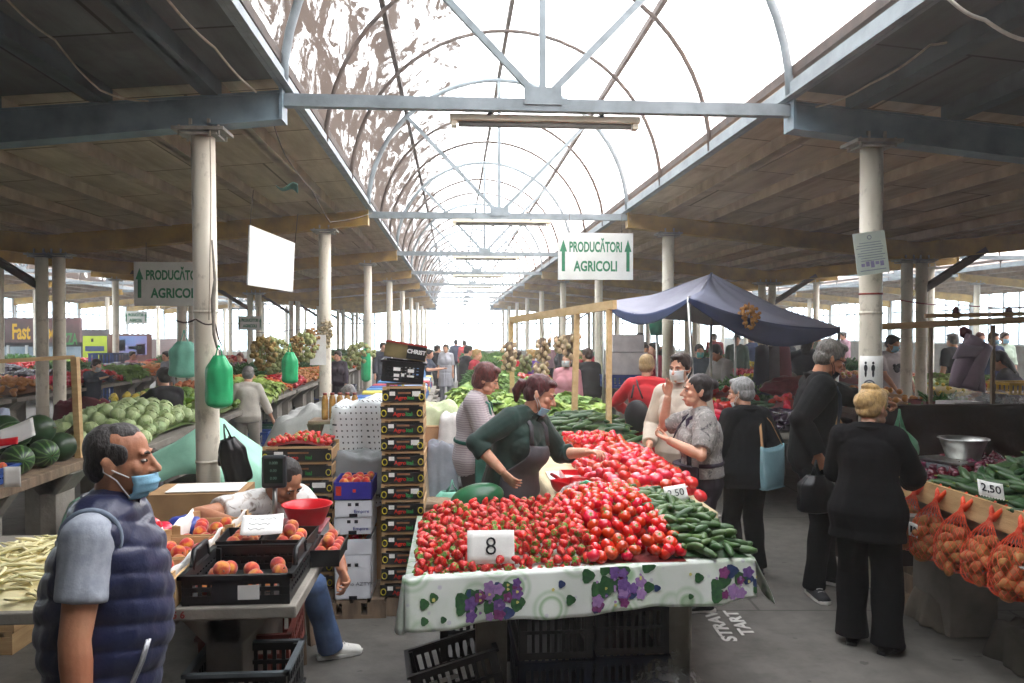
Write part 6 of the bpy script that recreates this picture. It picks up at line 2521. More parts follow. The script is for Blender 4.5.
# --- man in black with glasses
jacket_b = mat('black_jacket', '0f1012', '0a0b0c', 5, .85, bump=.004, bscale=10, spec=.15)
hand_pt = at(893, 405, Y=5.74)
p, B = person('grey-haired man in black jacket with glasses and black chin mask beside the column', (2.55, 5.54), -104,
              dict(h=1.79, sex='m', girth=1.0, lean=9, head=(6, 20), whands=(hand_pt + V((-.07, 0, .02)), at(818, 455, Y=5.25)), poles=((-.3, -.3, -1), (.5, -.8, -.2)), wfeet=((V((2.72, 5.62, 0)), -30), (V((2.50, 5.36, 0)), -75)), curl=(.9, 1.1), palm=((0, 0, -1), None)),
              [top(mat('dark_blue_shirt', '27354c', '1c2738', 8, .8), 0, .010, 1.0, .1, .99, 'shirt', collar=(MATS['dark_blue_shirt'], 'up', .035)),
               top(jacket_b, 1.93, .020, 1.0, -.25, .955, 'jacket', r=1.15, collar=(jacket_b, 'flat', .055)), trousers(black_cloth, .014), shoes(mat('black_sneaker', '1a1b1f', '101114', 10, .6))],
              tone='mid', hair=('short', hairmat('78726a', '3c3834')), mask=(mask_black, 'chin'), voxel=.0055, brow='4a4440')
sf = MB().grid(lambda u, v: B.surf(lerp(.25, .95, v), (u - .5) * lerp(.25, 1.0, v) + .1, .034 - .004 * v), 10, 14, .004)
obj('shirt_front', sf, MATS['dark_blue_shirt'], p)
gm = MB()
for d in (-1, 1):
    gm.tube([B.hp(d * (.031 + .021 * math.cos(a)), .094 - .004 * abs(math.cos(a)), .002 + .016 * math.sin(a)) for a in [2 * math.pi * i / 16 for i in range(16)]], .0022, 5, closed=True)
    gm.tube([B.hp(d * .052, .090, .006), B.hp(d * .074, .04, .010), B.hp(d * .079, -.02, .008)], .0022, 5)
gm.tube([B.hp(-.010, .094, .006), B.hp(0, .098, .009), B.hp(.010, .094, .006)], .0022, 5)
obj('glasses', gm, ink, p)
a, b, c = B.arm[0]
d = (c - b).normalized()
obj('wristwatch', MB().tube([c - d * .045, c - d * .015], [.037, .037], 16).ell(c - d * .03 + V((0, 0, .036)), (.018, .018, .006)), ink, p)
film_dark = mat('black_bag_film', '141517', '0c0d0e', 10, .3, bump=.006, bscale=12)
def carrier(label, top_p, w, h, m, dpt=.10, name='plastic_bag', seed=1, knot=.10, square=False):
    """a carrier bag hanging from a point: gathered handles, loose body"""
    g = thing(name, label, 'bag', top_p)
    def fn(u, v):
        a = 2 * math.pi * u
        z = -knot - v * (h - knot)
        k = min(1, (.18 if knot > .12 else .42) + (1.7 if knot > .12 else 2.4) * v) if not square else min(1, .5 + 2 * v)
        if v > .9:
            k *= math.sqrt(max(.05, 1 - ((v - .9) / .1) ** 2 * .9))
        f = 1 + .12 * noise.noise(V((math.cos(a) * 2.5 + seed, math.sin(a) * 2.5, v * 3))) + .06 * math.sin(a * 8 + seed) * (1 - v)
        return (w / 2 * k * f * math.cos(a), dpt / 2 * k * f * math.sin(a), z)
    obj('pouch', MB().grid(fn, 40, 18, .002), m, g)
    for s in (-1, 1):
        obj('handle', MB().tube([(0, 0, 0), (s * .012, .004 * s, -knot * .5), (s * w * .12, .006 * s, -knot * 1.12)], [(.006, .006), (.012, .004), (w * .10, .006)], 8), m, g)
    return g
carrier('black plastic carrier bag hanging from the hand of the man in black', at(816, 460, Y=5.2), .24, .36, film_dark, .12, seed=4, square=True)
gn = mat('green_net_film', '6fae86', '4c8a64', 10, .35, bump=.006, bscale=14)
carrier('mint green carrier bag held out by the man in black, full of vegetables', hand_pt + V((.05, 0, -.03)), .27, .36, gn, .22, seed=7, knot=.14)
# --- blonde woman in black
p, B = person('blonde woman in long black blazer standing at the potato nets', (2.40, 4.46), -34,
              dict(h=1.50, sex='f', girth=1.06, lean=9, head=(-30, 14), hands=((-.1, .34, .95), (.20, .34, .93)), poles=((-.6, -.5, -.5), (.5, -.6, -.4)), feet=((-.085, .05, 4), (.11, -.02, -25)), curl=(.8, .8)),
              [top(black_cloth, 1.93, .022, 1.0, -.36, .985, 'blazer', r=1.22, flare=.07, collar=(black_cloth, 'flat', .05)), trousers(black_cloth, .03, .012), shoes(black_shoe, sole_black, .008)],
              tone='light', hair=('updo', hairmat('d8b478', '9c7844')), voxel=.0055, brow='8a6a44')
mb = MB()
mb.prism([B.leg[1][2] + V((x, y, -.05)) for x, y in ((-.02, .06), (.03, .055), (.03, .065), (-.02, .07))], (0, 0, 0), (0, 0, .012))
obj('shoe_buckle', mb, alu, p)
# ================================================================ signs, lamps, cables, things that hang
sign_white = mat('sign_board_white', 'd6d8d4', 'c8cac5', 5, .5)
sign_green = mat('sign_green', '1f7a52', '186444', 20, .55)


def market_sign(label, c, w, h, yaw=0, arrows=(True, True)):
    g = thing('hanging_sign', label, 'sign', c, yaw)
    obj('board', MB().box((0, 0, 0), (w, .02, h)), sign_white, g, bevel=.003)
    mb = MB()
    join_text(mb, 'PRODUC\u0102TORI', h * .30, (0, -.0115, h * .19), fit=w * .70, bold=.006)
    obj('lettering', mb, sign_green, g)
    mb = MB()
    join_text(mb, 'AGRICOLI', h * .30, (0, -.0115, -h * .22), fit=w * .58, bold=.006)
    obj('lettering', mb, sign_green, g)
    for s, on in zip((-1, 1), arrows):
        if on:
            x = s * w * .43
            ar = MB()
            ar.prism([(x - w * .022, -.0105, -h * .32), (x + w * .022, -.0105, -h * .32), (x + w * .022, -.0105, h * .1), (x - w * .022, -.0105, h * .1)], (0, 0, 0), (0, -.0015, 0))
            ar.prism([(x - w * .048, -.0105, h * .1), (x + w * .048, -.0105, h * .1), (x, -.0105, h * .36)], (0, 0, 0), (0, -.0015, 0))
            obj('arrow', ar, sign_green, g)
    for s in (-1, 1):
        obj('hanger_wire', MB().tube([(s * w * .35, 0, h / 2), (s * w * .35, 0, h / 2 + .25)], .004, 5), rust_steel, g)
    return g
def sign_at(label, x0, x1, y0, y1, Y, **k):
    a, b = at(x0, (y0 + y1) / 2, Y=Y), at(x1, (y0 + y1) / 2, Y=Y)
    return market_sign(label, ((a.x + b.x) / 2, Y, (a.z + b.z) / 2), b.x - a.x, (at(x0, y0, Y=Y) - at(x0, y1, Y=Y)).z, **k)
sign_at('white hanging sign with green lettering and two arrows, in front of the east columns', 558, 633, 233, 280, 10.75)
sign_at('white hanging sign with green lettering half hidden by the first column', 134, 216, 262, 306, 10.75)
sign_at('small distant white sign with green lettering above the green poster', 125, 147, 311, 324, 24.0)
sign_at('small distant grey sign with faint lettering beside the herb bundles', 238, 262, 316, 330, 21.6)
# blank board, hung aslant
c4 = [at(250, 225, Y=7.0), at(295, 243, Y=8.4), at(293, 292, Y=8.4), at(248, 285, Y=7.0)]
bb = thing('hanging_board', 'blank white board hanging aslant under the roof between two columns', 'sign', sum(c4, V()) / 4)
nn = (c4[1] - c4[0]).cross(c4[3] - c4[0]).normalized() * .012
obj('board', MB().prism([p - bb.location for p in c4], (0, 0, 0), nn), sign_white, bb)
for p in c4[:2]:
    q = p - bb.location
    obj('hanger_wire', MB().tube([q, q + V((.03, 0, .3))], .004, 5), rust_steel, bb)
# poster and notice on the east column
CXE = CX + HALFN + .03
pst = thing('poster', 'pale green printed poster fixed aslant on the east column', 'poster', at(871, 253, Y=5.45))
pst.rotation_euler = (0, math.radians(-8), 0)
obj('sheet', MB().box((0, 0, 0), (.235, .006, .30)), mat('poster_paper', 'd4dcd0', 'c2ccc0', 6, .6), pst)
mb = MB()
for k in range(8):
    mb.box((R.uniform(-.012, .012), -.0035, .075 - .018 * k), (.16 + .02 * (k % 3), .001, .005))
mb.box((0, -.0035, -.12), (.19, .001, .006))
obj('print_lines', mb, mat('poster_ink', '8c98a4', '78848f', 20, .7), pst)
mb = MB()
for k in range(5):
    mb.box((-.07 + .035 * k, -.0035, -.080 + .006 * (k % 2)), (.026, .001, .022 + .012 * (k % 3)))
obj('picture_print', mb, mat('poster_violet', '9a94b8', '8680a4', 20, .7), pst)
obj('emblem', MB().tube([(0 + .014 * math.cos(a), -.0035, .112 + .014 * math.sin(a)) for a in [i * .4 for i in range(16)]], .003, 5, closed=True), MATS['poster_ink'], pst)
nt = thing('notice', 'white safety notice with pictograms wrapped round the east column', 'notice', (CXE, ROWY0, 1.42))
def wrap(a, z, r=.0835):
    return V((-r * math.cos(a), -r * math.sin(a), z))
obj('sheet', MB().grid(lambda u, v: wrap(lerp(.12, 2.75, u), .25 - .50 * v), 20, 6, .002), paper, nt)
mb = MB()
def dot(a, z, w, h, n=14):
    vs = [wrap(a + w / .086 * math.cos(q), z + h * math.sin(q), .0868) for q in [2 * math.pi * i / n for i in range(n)]]
    mb.add(vs, [tuple(range(n))], False)
for a in (.72, 1.30):
    dot(a, .20, .008, .010)
    dot(a, .163, .013, .026)
    dot(a, .125, .008, .028)
obj('person_pictogram', mb, ink, nt)
mb = MB()
for z in (.03, -.13):
    mb.tube([wrap(1.02 + .46 * math.cos(q), z + .045 * math.sin(q), .0868) for q in [2 * math.pi * i / 20 for i in range(20)]], .006, 6, closed=True)
    dot(1.02, z + .012, .020, .020)
    dot(1.02, z - .022, .026, .012)
obj('mask_pictogram', mb, ink_grey, nt)
mb = MB()
for z0 in (.19, .05, -.11):
    for k in range(5):
        vs = [wrap(a, z0 - .018 * k + dz, .0868) for a, dz in ((1.62, 0), (2.45, 0), (2.45, -.006), (1.62, -.006))]
        mb.add(vs, [(0, 1, 2, 3)], False)
obj('print_lines', mb, mat('notice_ink', 'b0b0ae', '9c9c9a', 20, .7), nt)
tag(obj('tape_band', MB().tube([(CXE, ROWY0, 2.112), (CXE, ROWY0, 2.124)], .0825, 24), mat('red_tape', 'a04434', '86382c', 20, .6)), 'thin red tape band round the east column under the poster', 'tape')

# lamps under the ties
lamp_beige = mat('lamp_housing', 'ece2cc', 'd4c8b0', 5, .5)
for k in range(0, 5):
    y = ROWY0 + k * BAY + (.10 if k == 0 else .0)
    g = thing('ceiling_light', ('nearest', 'second', 'third', 'fourth', 'fifth')[k] + ' unlit fluorescent fitting under the vault ties', 'lamp', (CX + .03, y, TIE_Z - .10))
    obj('housing', MB().box((0, 0, .03), (1.36, .11, .045)), lamp_beige, g, bevel=.006)
    obj('diffuser', MB().tube([(-.62, 0, -.008), (.62, 0, -.008)], .022, 10), mat('lamp_tube_grey', '8c8a86', '787672', 6, .4), g)
    for s in (-1, 1):
        obj('end_cap', MB().box((s * .65, 0, -.005), (.04, .08, .05)), lamp_beige, g)
        obj('bracket', MB().box((s * .4, 0, .055), (.03, .13, .03)), steel_pale, g)
# cables
cab_pale = mat('cable_pale', 'b4a894', '968a76', 20, .6)
cab_white = mat('cable_white', 'd8d2c6', 'bcb6aa', 20, .6)
def cable(label, pts, r, m):
    P = [V(p) for p in pts]
    Q = []
    for i in range(len(P) - 1):
        a, b = P[i], P[i + 1]
        for k in range(6):
            u = k / 6
            Q.append(a.lerp(b, u) + V((0, 0, -.02 * math.sin(math.pi * u))))
    Q.append(P[-1])
    tag(obj('cable', MB().tube(Q, r, 6), m), label, 'cable')
cable('pale cable sagging under the grey roof boards west of the vault', [at(0, -8, Y=4.0), at(55, 40, Y=4.6), at(100, 90, Y=5.1), at(148, 101, Y=5.45)], .006, cab_pale)
cable('pale cable clipped along the grey purlin beside the vault', [at(160, -10, Y=3.9), at(215, 48, Y=4.6), at(256, 92, Y=5.4)], .007, cab_pale)
cable('thin dark wire dangling behind the first rafter', [at(272, 118, Y=5.8), at(285, 155, Y=6.3), at(312, 190, Y=7.4), at(330, 222, Y=9.5), at(372, 213, Y=10.85)], .005, rust_steel)
cable('thick white cable crossing the corner under the east roof', [at(945, -5, Y=3.6), at(985, 20, Y=3.6), at(1035, 42, Y=3.6)], .009, cab_white)
cable('brown cable sagging from the east rafter end', [at(816, 107, Y=5.45), at(870, 84, Y=5.0), at(930, 45, Y=4.5), at(985, 28, Y=4.2), at(1035, 15, Y=4.0)], .007, cab_pale)
cable('thin pale pipe hanging down the first column', [at(210, 130, Y=5.46), at(211, 200, Y=5.47), at(209, 320, Y=5.47)], .004, cab_pale)
tag(obj('rag', MB().grid(lambda u, v: at(276 + 22 * u, 185 + 9 * v * u + 3 * math.sin(u * 6), Y=6.6 + .1 * v), 10, 4, .006), mat('teal_rag', '4f7a74', '3c605c', 10, .8)), 'torn teal rag caught on the dangling wire', 'rag')

# bags on the columns
green_film = mat('green_bag_film', '35b878', '279a60', 7, .3, bump=.006, bscale=9)
mint_film = mat('mint_bag_film', '7cb8a4', '62a08c', 7, .35, bump=.006, bscale=9)
carrier('bright green carrier bag hanging on the first west column', at(219, 345, Y=5.42), .17, .42, green_film, .10, seed=2, knot=.07)
carrier('bright green carrier bag hanging beside the herb bundles', at(290, 343, Y=8.8), .17, .44, green_film, .1, seed=5)
carrier('pale teal carrier bag hanging behind the first west column', at(184, 330, Y=7.2), .26, .42, mint_film, .12, seed=9)
carrier('bright green carrier bag hanging near the third west column', at(366, 343, Y=14.5), .17, .70, green_film, .1, seed=11)
g = carrier('black carrier bag tied to the first west column', at(224, 424, Y=5.40), .17, .42, film_dark, .11, seed=3, square=True)
g.rotation_euler = (0, math.radians(-14), .3)
g = carrier('small black bag tied behind the larger one on the column', at(229, 436, Y=5.50), .17, .20, film_dark, .06, seed=6, square=True)
g.rotation_euler = (0, math.radians(-6), .2)
cable('wire tied round the first column above the green bag', [V((-1.85, 5.46, 1.92)), V((-1.72, 5.45, 1.93)), V((-1.60, 5.47, 1.90)), V((-1.57, 5.52, 1.75))], .006, rust_steel)
tag(obj('rope', MB().tube([at(212, 240, Y=5.5), at(215, 280, Y=5.48), at(213, 300, Y=5.46), at(214, 335, Y=5.45), at(217, 348, Y=5.43)], [.006, .010, .016, .010, .006], 7), mat('rope_grey', '8a8478', '6c665c', 20, .9)), 'knotted grey rope on the first column above the green bag', 'rope')

# dried herbs on a line
dry_brown = mat('dried_flowers', 'a8844e', '6f5430', 18, .8, rnd=.2)
dry_green = mat('dried_herb', '9aa068', '6c7446', 18, .8, rnd=.2)
cable('washing line with herb bundles west of the second column', [at(255, 332, Y=8.9), at(290, 330, Y=9.4), at(325, 325, Y=10.7)], .004, rust_steel)
def bundle(label, p, L, w, m, seed, name='herb_bundle', cat='herbs'):
    rr = random.Random(seed)
    mb = MB()
    for k in range(70):
        a, t_ = rr.uniform(0, 6.28), rr.random()
        z = -L * (.12 + .85 * t_)
        rad = w / 2 * (.25 + 1.1 * math.sin(math.pi * min(1, t_ * .85 + .12))) * rr.uniform(.5, 1)
        c = V((rad * math.cos(a), rad * math.sin(a), z))
        mb.ell(c, (w * .12, w * .12, L * .07), rnd_rot().to_matrix(), 6, 4)
    for k in range(8):
        a = k * .785
        mb.tube([(0, 0, 0), (w * .2 * math.cos(a), w * .2 * math.sin(a), -L * .4), (w * .36 * math.cos(a), w * .36 * math.sin(a), -L * .85)], .004, 4)
    return tag(obj(name, mb, m, None, p), label, cat)
for i, (x, y0, y1, Y, w, m, lab) in enumerate(((263, 334, 370, 9.0, .26, dry_brown, 'brown dried flower bundle, first on the herb line'), (271, 334, 374, 9.1, .24, dry_green, 'yellow green herb bundle, second on the herb line'), (280, 337, 362, 9.3, .16, dry_green, 'small grey green herb bundle in the middle of the herb line'), (296, 334, 356, 9.5, .16, dry_brown, 'short brown herb bundle behind the green carrier bag'), (304, 330, 362, 9.7, .26, dry_green, 'large pale green herb bundle near the second column'), (312, 325, 358, 9.9, .14, dry_brown, 'thin brown herb bundle next to the second column'))):
    p = at(x, y0, Y=Y)
    bundle(lab, p, (p - at(x, y1, Y=Y)).z, w, m, 20 + i)
bundle('dry straw tied on the second west column', at(326, 318, Y=10.85), .42, .16, mat('straw', 'b8a884', '94866a', 20, .9), 33, 'straw_bundle', 'straw')
tag(obj('paper_sheet', MB().box((0, 0, 0), (.20, .004, .38)), paper, None, at(318, 350, Y=10.2)), 'white sheet hanging beside the second west column', 'paper')
bundle('greenish brown herb bundle hanging near the third west column', at(360, 340, Y=14.6), .55, .40, dry_green, 35)

# garlic frame
GA, GB = at(511, 320, Y=10.4), at(612, 305, Y=7.55)
gf = thing('garlic_rack', 'tall frame of fresh pale timber hung with garlic', 'frame', (GB.x, GB.y, 0))
def gw(a, b, w, h, nm='post'):
    o = V(gf.location)
    obj(nm, MB().bar(V(a) - o, V(b) - o, w, h), wood_fresh, gf)
gw(GA, GB + (GB - GA) * .02, .045, .085, 'top_beam')
gw((GB.x - .02, GB.y + .05, .86), (GB.x - .02, GB.y + .05, GB.z - .04), .05, .06)
q = GA.lerp(GB, .72)
gw((q.x - .03, q.y, .86), (q.x, q.y, q.z - .04), .05, .06)
gw((GA.x + .02, GA.y, .86), (GA.x, GA.y, GA.z - .04), .06, .06)
garlic_m = mat('garlic_skin', 'c8b494', 'a08460', 18, .7, rnd=.15)
garlic_g = mat('garlic_green', '8a8a64', '6a6c48', 18, .7)
def braid(label, p, L, w, m, seed):
    rr = random.Random(seed)
    g = thing('garlic_braid', label, 'garlic', p)
    obj('braid_stem', MB().tube([(0, 0, 0), (.01, 0, -L * .5), (0, 0, -L * .95)], w * .22, 7), wood_old, g)
    n = max(8, int(L / .035))
    for k in range(n * 2):
        a = k * 2.4
        z = -L * (.10 + .9 * k / (n * 2))
        rad = w * .36 * rr.uniform(.7, 1.1)
        obj('bulb', MB().lathe([(.005, -.032), (.027, -.021), (.032, 0), (.019, .024), (.006, .04)], (rad * math.cos(a), rad * math.sin(a), z), 8, True, Euler((rr.uniform(-.6, .6), rr.uniform(-.6, .6), 0)).to_matrix()), m, g)
    return g
for i, (x, y0, y1, Y, w, lab) in enumerate(((509, 342, 372, 9.9, .22, 'brown garlic braid on the far post of the timber frame'), (526, 355, 372, 9.9, .18, 'greenish garlic bunch hanging next to the far post'), (543, 338, 362, 9.4, .20, 'long garlic braid in the middle of the timber frame'), (541, 363, 378, 9.2, .20, 'low garlic bunch under the long braid'), (571, 334, 358, 8.7, .24, 'pale garlic braid near the middle post'), (560, 336, 352, 9.1, .16, 'short garlic braid between the long and the pale braid'))):
    p = at(x, y0, Y=Y)
    braid(lab, p, (p - at(x, y1, Y=Y)).z, w, garlic_g if i == 1 else garlic_m, 50 + i)
    beam = GA.lerp(GB, (GA.y - Y) / (GA.y - GB.y))
    obj('string', MB().tube([(0, 0, 0), (beam.x - p.x, 0, beam.z - p.z)], .004, 5), wood_old, bpy.context.scene.objects[[o.name for o in bpy.data.objects if o.get('label') == lab][0]])

# canopy
blue_tarp = mat('canopy_blue', '9a9eb4', '888ca2', 2, .7, bump=.006, bscale=5)
navy_tarp = mat('canopy_navy', '38456e', '2a3658', 2, .7, bump=.004, bscale=6)
lit_tarp = mat('canopy_lit', 'a4a4b2', '9292a2', 2, .7, bump=.004, bscale=6)  # lit copy of the canopy cloth, daylight put into its colour
cF, cL, cR, cA = at(689, 298, Y=8.3), at(604, 303, Y=10.4), at(840, 328, Y=9.2), at(712, 274, Y=9.9)
cB = cL + (cR - cF)
cn = thing('canopy', 'blue-grey stall canopy on poles in front of the east columns', 'canopy', (cA.x, cA.y, 0))
def panel(a, b, c, sag, m, nm):
    o = V(cn.location)
    def fn(u, v):
        p = a.lerp(b, u).lerp(c, v)
        s = sag * (1 - v) * math.sin(math.pi * u) + .05 * math.sin(math.pi * v)
        return p - o - V((0, 0, s)) + V((0, 0, .012 * math.sin(u * 20 + v * 9)))
    obj(nm, MB().grid(fn, 20, 14, .006), m, cn)
panel(cL, cF, cA, .16, lit_tarp, 'roof_panel')
panel(cF, cR, cA, .10, blue_tarp, 'roof_panel')
panel(cR, cB, cA, .05, blue_tarp, 'roof_panel')
panel(cB, cL, cA, .05, blue_tarp, 'roof_panel')
def valance(a, b, d0, d1, m, sag):
    o = V(cn.location)
    obj('valance', MB().grid(lambda u, v: a.lerp(b, u) - o - V((0, 0, sag * math.sin(math.pi * u) + v * (d0 + (d1 - d0) * math.sin(math.pi * u)))) + V((0, .015 * math.sin(u * 30) * v, 0)), 24, 5, .004), m, cn)
valance(cL, cF, .04, .13, navy_tarp, .155)
valance(cF, cR, .05, .26, navy_tarp, .095)
valance(cR, cB, .06, .14, navy_tarp, .05)
for p, dx in ((cF, .12), (cL, .0), (cR, -.05), (cB, 0), (cA, 0)):
    o = V(cn.location)
    obj('pole', MB().tube([V((p.x + dx, p.y + .05, 0)) - o, p - o + V((0, .02, .02))], .018, 10), alu, cn)
g = thing('parasol', 'folded dark green parasol standing near the blue-grey canopy', 'parasol', (at(657, 320, Y=12.5).x, 12.5, 0))
obj('folded_cloth', MB().tube([(0, 0, 1.78), (0, 0, 1.95), (0, 0, 2.2), (0, 0, 2.45)], [.10, .13, .10, .03], 14), mat('parasol_green', '2c7a62', '1f5e4a', 8, .8), g)
obj('pole', MB().tube([(0, 0, 0), (0, 0, 1.8)], .02, 8), alu, g)
bundle('orange net of dried garlic hanging from the canopy edge', at(749, 302, Y=8.6), .30, .18, mat('garlic_orange', 'b88444', '86582a', 18, .8), 61, 'garlic_net', 'garlic')

# frame and bags of the east stall
ef = thing('timber_rail', 'horizontal timber rail with posts behind the aluminium bowl', 'frame', (4.3, 6.5, 0))
a, b = at(876, 327, Y=6.4), at(1060, 318, Y=6.4)
o_ = V(ef.location)
obj('rail', MB().bar(a - o_, b - o_, .035, .055), wood_pale, ef)
a2, b2 = at(925, 316, Y=7.4), at(1060, 313, Y=7.4)
obj('rail', MB().bar(a2 - o_, b2 - o_, .03, .04), wood_pale, ef)
for x, Y in ((993, 6.43), (931, 7.4)):
    p = at(x, 325, Y=Y)
    obj('post', MB().bar(V((p.x, Y, .8)) - o_, V((p.x, Y, p.z)) - o_, .028, .028), wood_old, ef)
cable('red cord strung above the timber rails', [at(900, 300, Y=8.0), at(960, 305, Y=8.0), at(1045, 307, Y=8.0)], .006, mat('cord_red', '9c3c50', '82303f', 20, .7))
mauve = mat('mauve_bag_film', '8d7888', '75626f', 4, .45, bump=.006, bscale=8)
mb = MB()
pA, pB, pC, pD = at(966, 333, Y=6.3), at(987, 347, Y=6.3), at(977, 391, Y=6.3), at(948, 386, Y=6.3)
def mv(u, v):
    p = pA.lerp(pB, u).lerp(pD.lerp(pC, u), v)
    return p + V((0, -.03 * math.sin(math.pi * u) * (.3 + v) + .012 * math.sin(u * 14 + v * 4), 0))
mb.grid(mv, 18, 14, .06)
g = thing('plastic_bag', 'mauve plastic bag hanging from the rail behind the aluminium bowl', 'bag', (0, 0, 0))
obj('pouch', mb, mauve, g)
obj('flap', MB().grid(lambda u, v: at(960 + 24 * u - 8 * v, 343 + 4 * u + 16 * v - 6 * u * v, Y=6.22), 8, 6, .006), mat('mauve_pale', 'a294a2', '8c7e8c', 6, .5), g)
obj('handle', MB().tube([at(963, 329, Y=6.35), at(966, 334, Y=6.3)], [.03, .05], 8), mat('bag_maroon', '5c2430', '461a24', 10, .5), g)
for x, y in ((956, 306), (1009, 306)):
    tag(obj('pepper_string', MB().lathe([(.004, .0), (.03, -.03), (.045, -.10), (.03, -.13), (.008, -.10)], at(x, y, Y=7.9), 10), MATS['bag_maroon']), 'dark red bunch hanging on the red cord ' + ('above the mauve bag' if x < 1000 else 'farther along the rails'), 'bunch')
foam = mat('foam_white', 'c8c2c2', 'aca6a8', 6, .7)
sh2 = stall_table('side_table', 'dark table behind the brown partition with wrapped goods', 3.6, 5.6, 6.5, 7.6, 1.10, .05, [(-.8, .3, .08, .08), (.8, .3, .08, .08)], wood_dark, leg_m=wood_dark)
carton('foam_box', 'small white foam box on the brown partition behind the bowl', (.30, .24, .12), (at(960, 395, Y=6.75).x, 6.75, 1.105), .1, foam, cut=False)
film_bag('wrapped goods in clear film on the table behind the partition', (at(990, 392, Y=6.9).x, 6.9, 1.22), (.36, .24, .11), 21)
bk = thing('basket', 'yellow plastic basket on the table behind the partition', 'basket', (at(1018, 378, Y=7.0).x, 7.0, 1.27))
yb = mat('yellow_plastic', 'c8a02c', 'ac8820', 8, .4)
obj('basket_rim', MB().box((0, -.16, .10), (.42, .02, .025)).box((0, .16, .10), (.42, .02, .025)).box((.2, 0, .10), (.02, .32, .025)).box((-.2, 0, .10), (.02, .32, .025)), yb, bk)
bs = MB()
for k in range(9):
    bs.box((-.18 + .045 * k, -.15, .05), (.02, .012, .10)).box((-.18 + .045 * k, .15, .05), (.02, .012, .10))
bs.box((0, 0, .006), (.36, .28, .012))
obj('basket_slats', bs, yb, bk)
carton('planter_box', 'maroon box with green plants beside the valley columns', (.42, .3, .16), (at(937, 390, Y=7.6).x, 7.6, 1.0), 0, mat('box_maroon', '6a2e2c', '4f2220', 8, .7), True, cut=False)
tag(obj('side_table', MB().box((at(937, 390, Y=7.6).x, 7.6, .97), (.7, .5, .05)).box((at(937, 390, Y=7.6).x, 7.6, .48), (.5, .4, .95)), wood_old), 'wooden stand under the maroon plant box', 'stand')
for i in range(3):
    put('parsley', (at(930 + 9 * i, 380, Y=7.6).x, 7.55 + .06 * (i % 2), 1.03), (0, 0, R.uniform(0, 6)), 1.2, 'bunch of green herbs standing in the maroon box', 'herbs in the maroon box')

# painted letters on the floor
pm = MB()
for tx, c_ in (('STRAV', (1.66, 4.86)), ('TART', (1.80, 4.90))):
    join_text(pm, tx, .12, (c_[0], c_[1], .004), xdir=(.06, 1, 0), up=(-1, .06, 0), fit=.52 if tx == 'STRAV' else .42, bold=.004)
struct(obj('floor_painted_lettering', pm, mat('floor_paint', 'd0cec8', 'b0aea8', 12, .8)))
tag(obj('litter', MB().grid(lambda u, v: at(886 + 8 * u, 645 + 4 * v, Z=.004) + V((0, 0, .006 * math.sin(u * 5))), 5, 4, .001), blue_plastic), 'scrap of blue plastic on the floor near the blonde woman', 'litter')
# ================================================================ stalls and people farther away
def far_heap(key, x0, x1, y0, y1, z, h, label, group, d, n, scale=1.0, rot='rnd', stuff=False, bed=None):
    cxm, cym = (x0 + x1) / 2, (y0 + y1) / 2
    zf = lambda x, y: z + h * max(0, 1 - (2 * (x - cxm) / (x1 - x0)) ** 4 * .9 - (2 * (y - cym) / (y1 - y0)) ** 4 * .9) ** .7
    pts = scatter(n, lambda: (lambda x, y: V((x, y, zf(x, y) + R.uniform(0, .02))))(R.uniform(x0, x1), R.uniform(y0, y1)), d, 30)
    rt = (lambda: rnd_rot()) if rot == 'rnd' else ((lambda: lying(R.uniform(0, 6), R.gauss(0, .2), R.uniform(0, 6))) if rot == 'lie' else (lambda: Euler((R.gauss(0, .25), R.gauss(0, .25), R.uniform(0, 6)))))
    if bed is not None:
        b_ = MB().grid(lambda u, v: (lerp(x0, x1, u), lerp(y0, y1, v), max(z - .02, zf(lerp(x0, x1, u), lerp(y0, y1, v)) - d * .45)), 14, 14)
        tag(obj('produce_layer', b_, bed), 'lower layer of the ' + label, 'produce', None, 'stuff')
    if stuff:
        mb = MB()
        src = PROTO[key][0].data
        vs = [v.co.copy() for v in src.vertices]
        fs = [tuple(p.vertices) for p in src.polygons]
        for p in pts:
            M = rt().to_matrix()
            mb.add([M @ v * scale + p for v in vs], fs)
        o = obj(PROTO[key][0].name.split('.')[0] + '_heap', mb, src.materials[0])
        return tag(o, label, 'produce', None, 'stuff')
    for p in pts:
        put(key, p, rt(), scale * R.uniform(.92, 1.06), label, group, None, False)


ORD = ('first', 'second', 'third', 'fourth', 'fifth', 'sixth', 'seventh', 'eighth', 'ninth', 'tenth', 'eleventh', 'twelfth')
# --- west row, watermelons first
stall_table('market_table', 'weathered table with watermelons beyond the yellow beans', -4.3, -2.87, 5.2, 6.55, .85, .07, [(.55, -.45, .1, .12), (.55, .45, .12, .3), (-.5, .4, .12, .3)], wood_old, leg_m=concrete)
mel = [(-3.03, 6.36, 0, 1), (-3.00, 6.05, 0, 0), (-3.02, 5.74, 0, 0), (-3.26, 6.36, 0, 0), (-3.24, 6.07, 0, 0), (-3.27, 5.76, 0, 0), (-3.50, 6.34, 0, 1), (-3.48, 6.06, 0, 0), (-3.5, 5.78, 0, 0), (-3.74, 6.2, 0, 0), (-3.74, 5.9, 0, 1), (-3.12, 6.22, 1, 1), (-3.14, 5.92, 1, 0), (-3.36, 6.2, 1, 1), (-3.37, 5.93, 1, 0), (-3.6, 6.1, 1, 0)]
for x, y, l, w in mel:
    put('watermelon', (x, y, .955 + l * .15), (math.radians(R.uniform(70, 110)), R.uniform(0, 6), R.uniform(0, 6)), R.uniform(.76, .86), ('large plain dark watermelon in the heap on the west table' if w else 'striped watermelon in the heap on the west table'), 'dark watermelons' if w else 'striped watermelons', which=w)
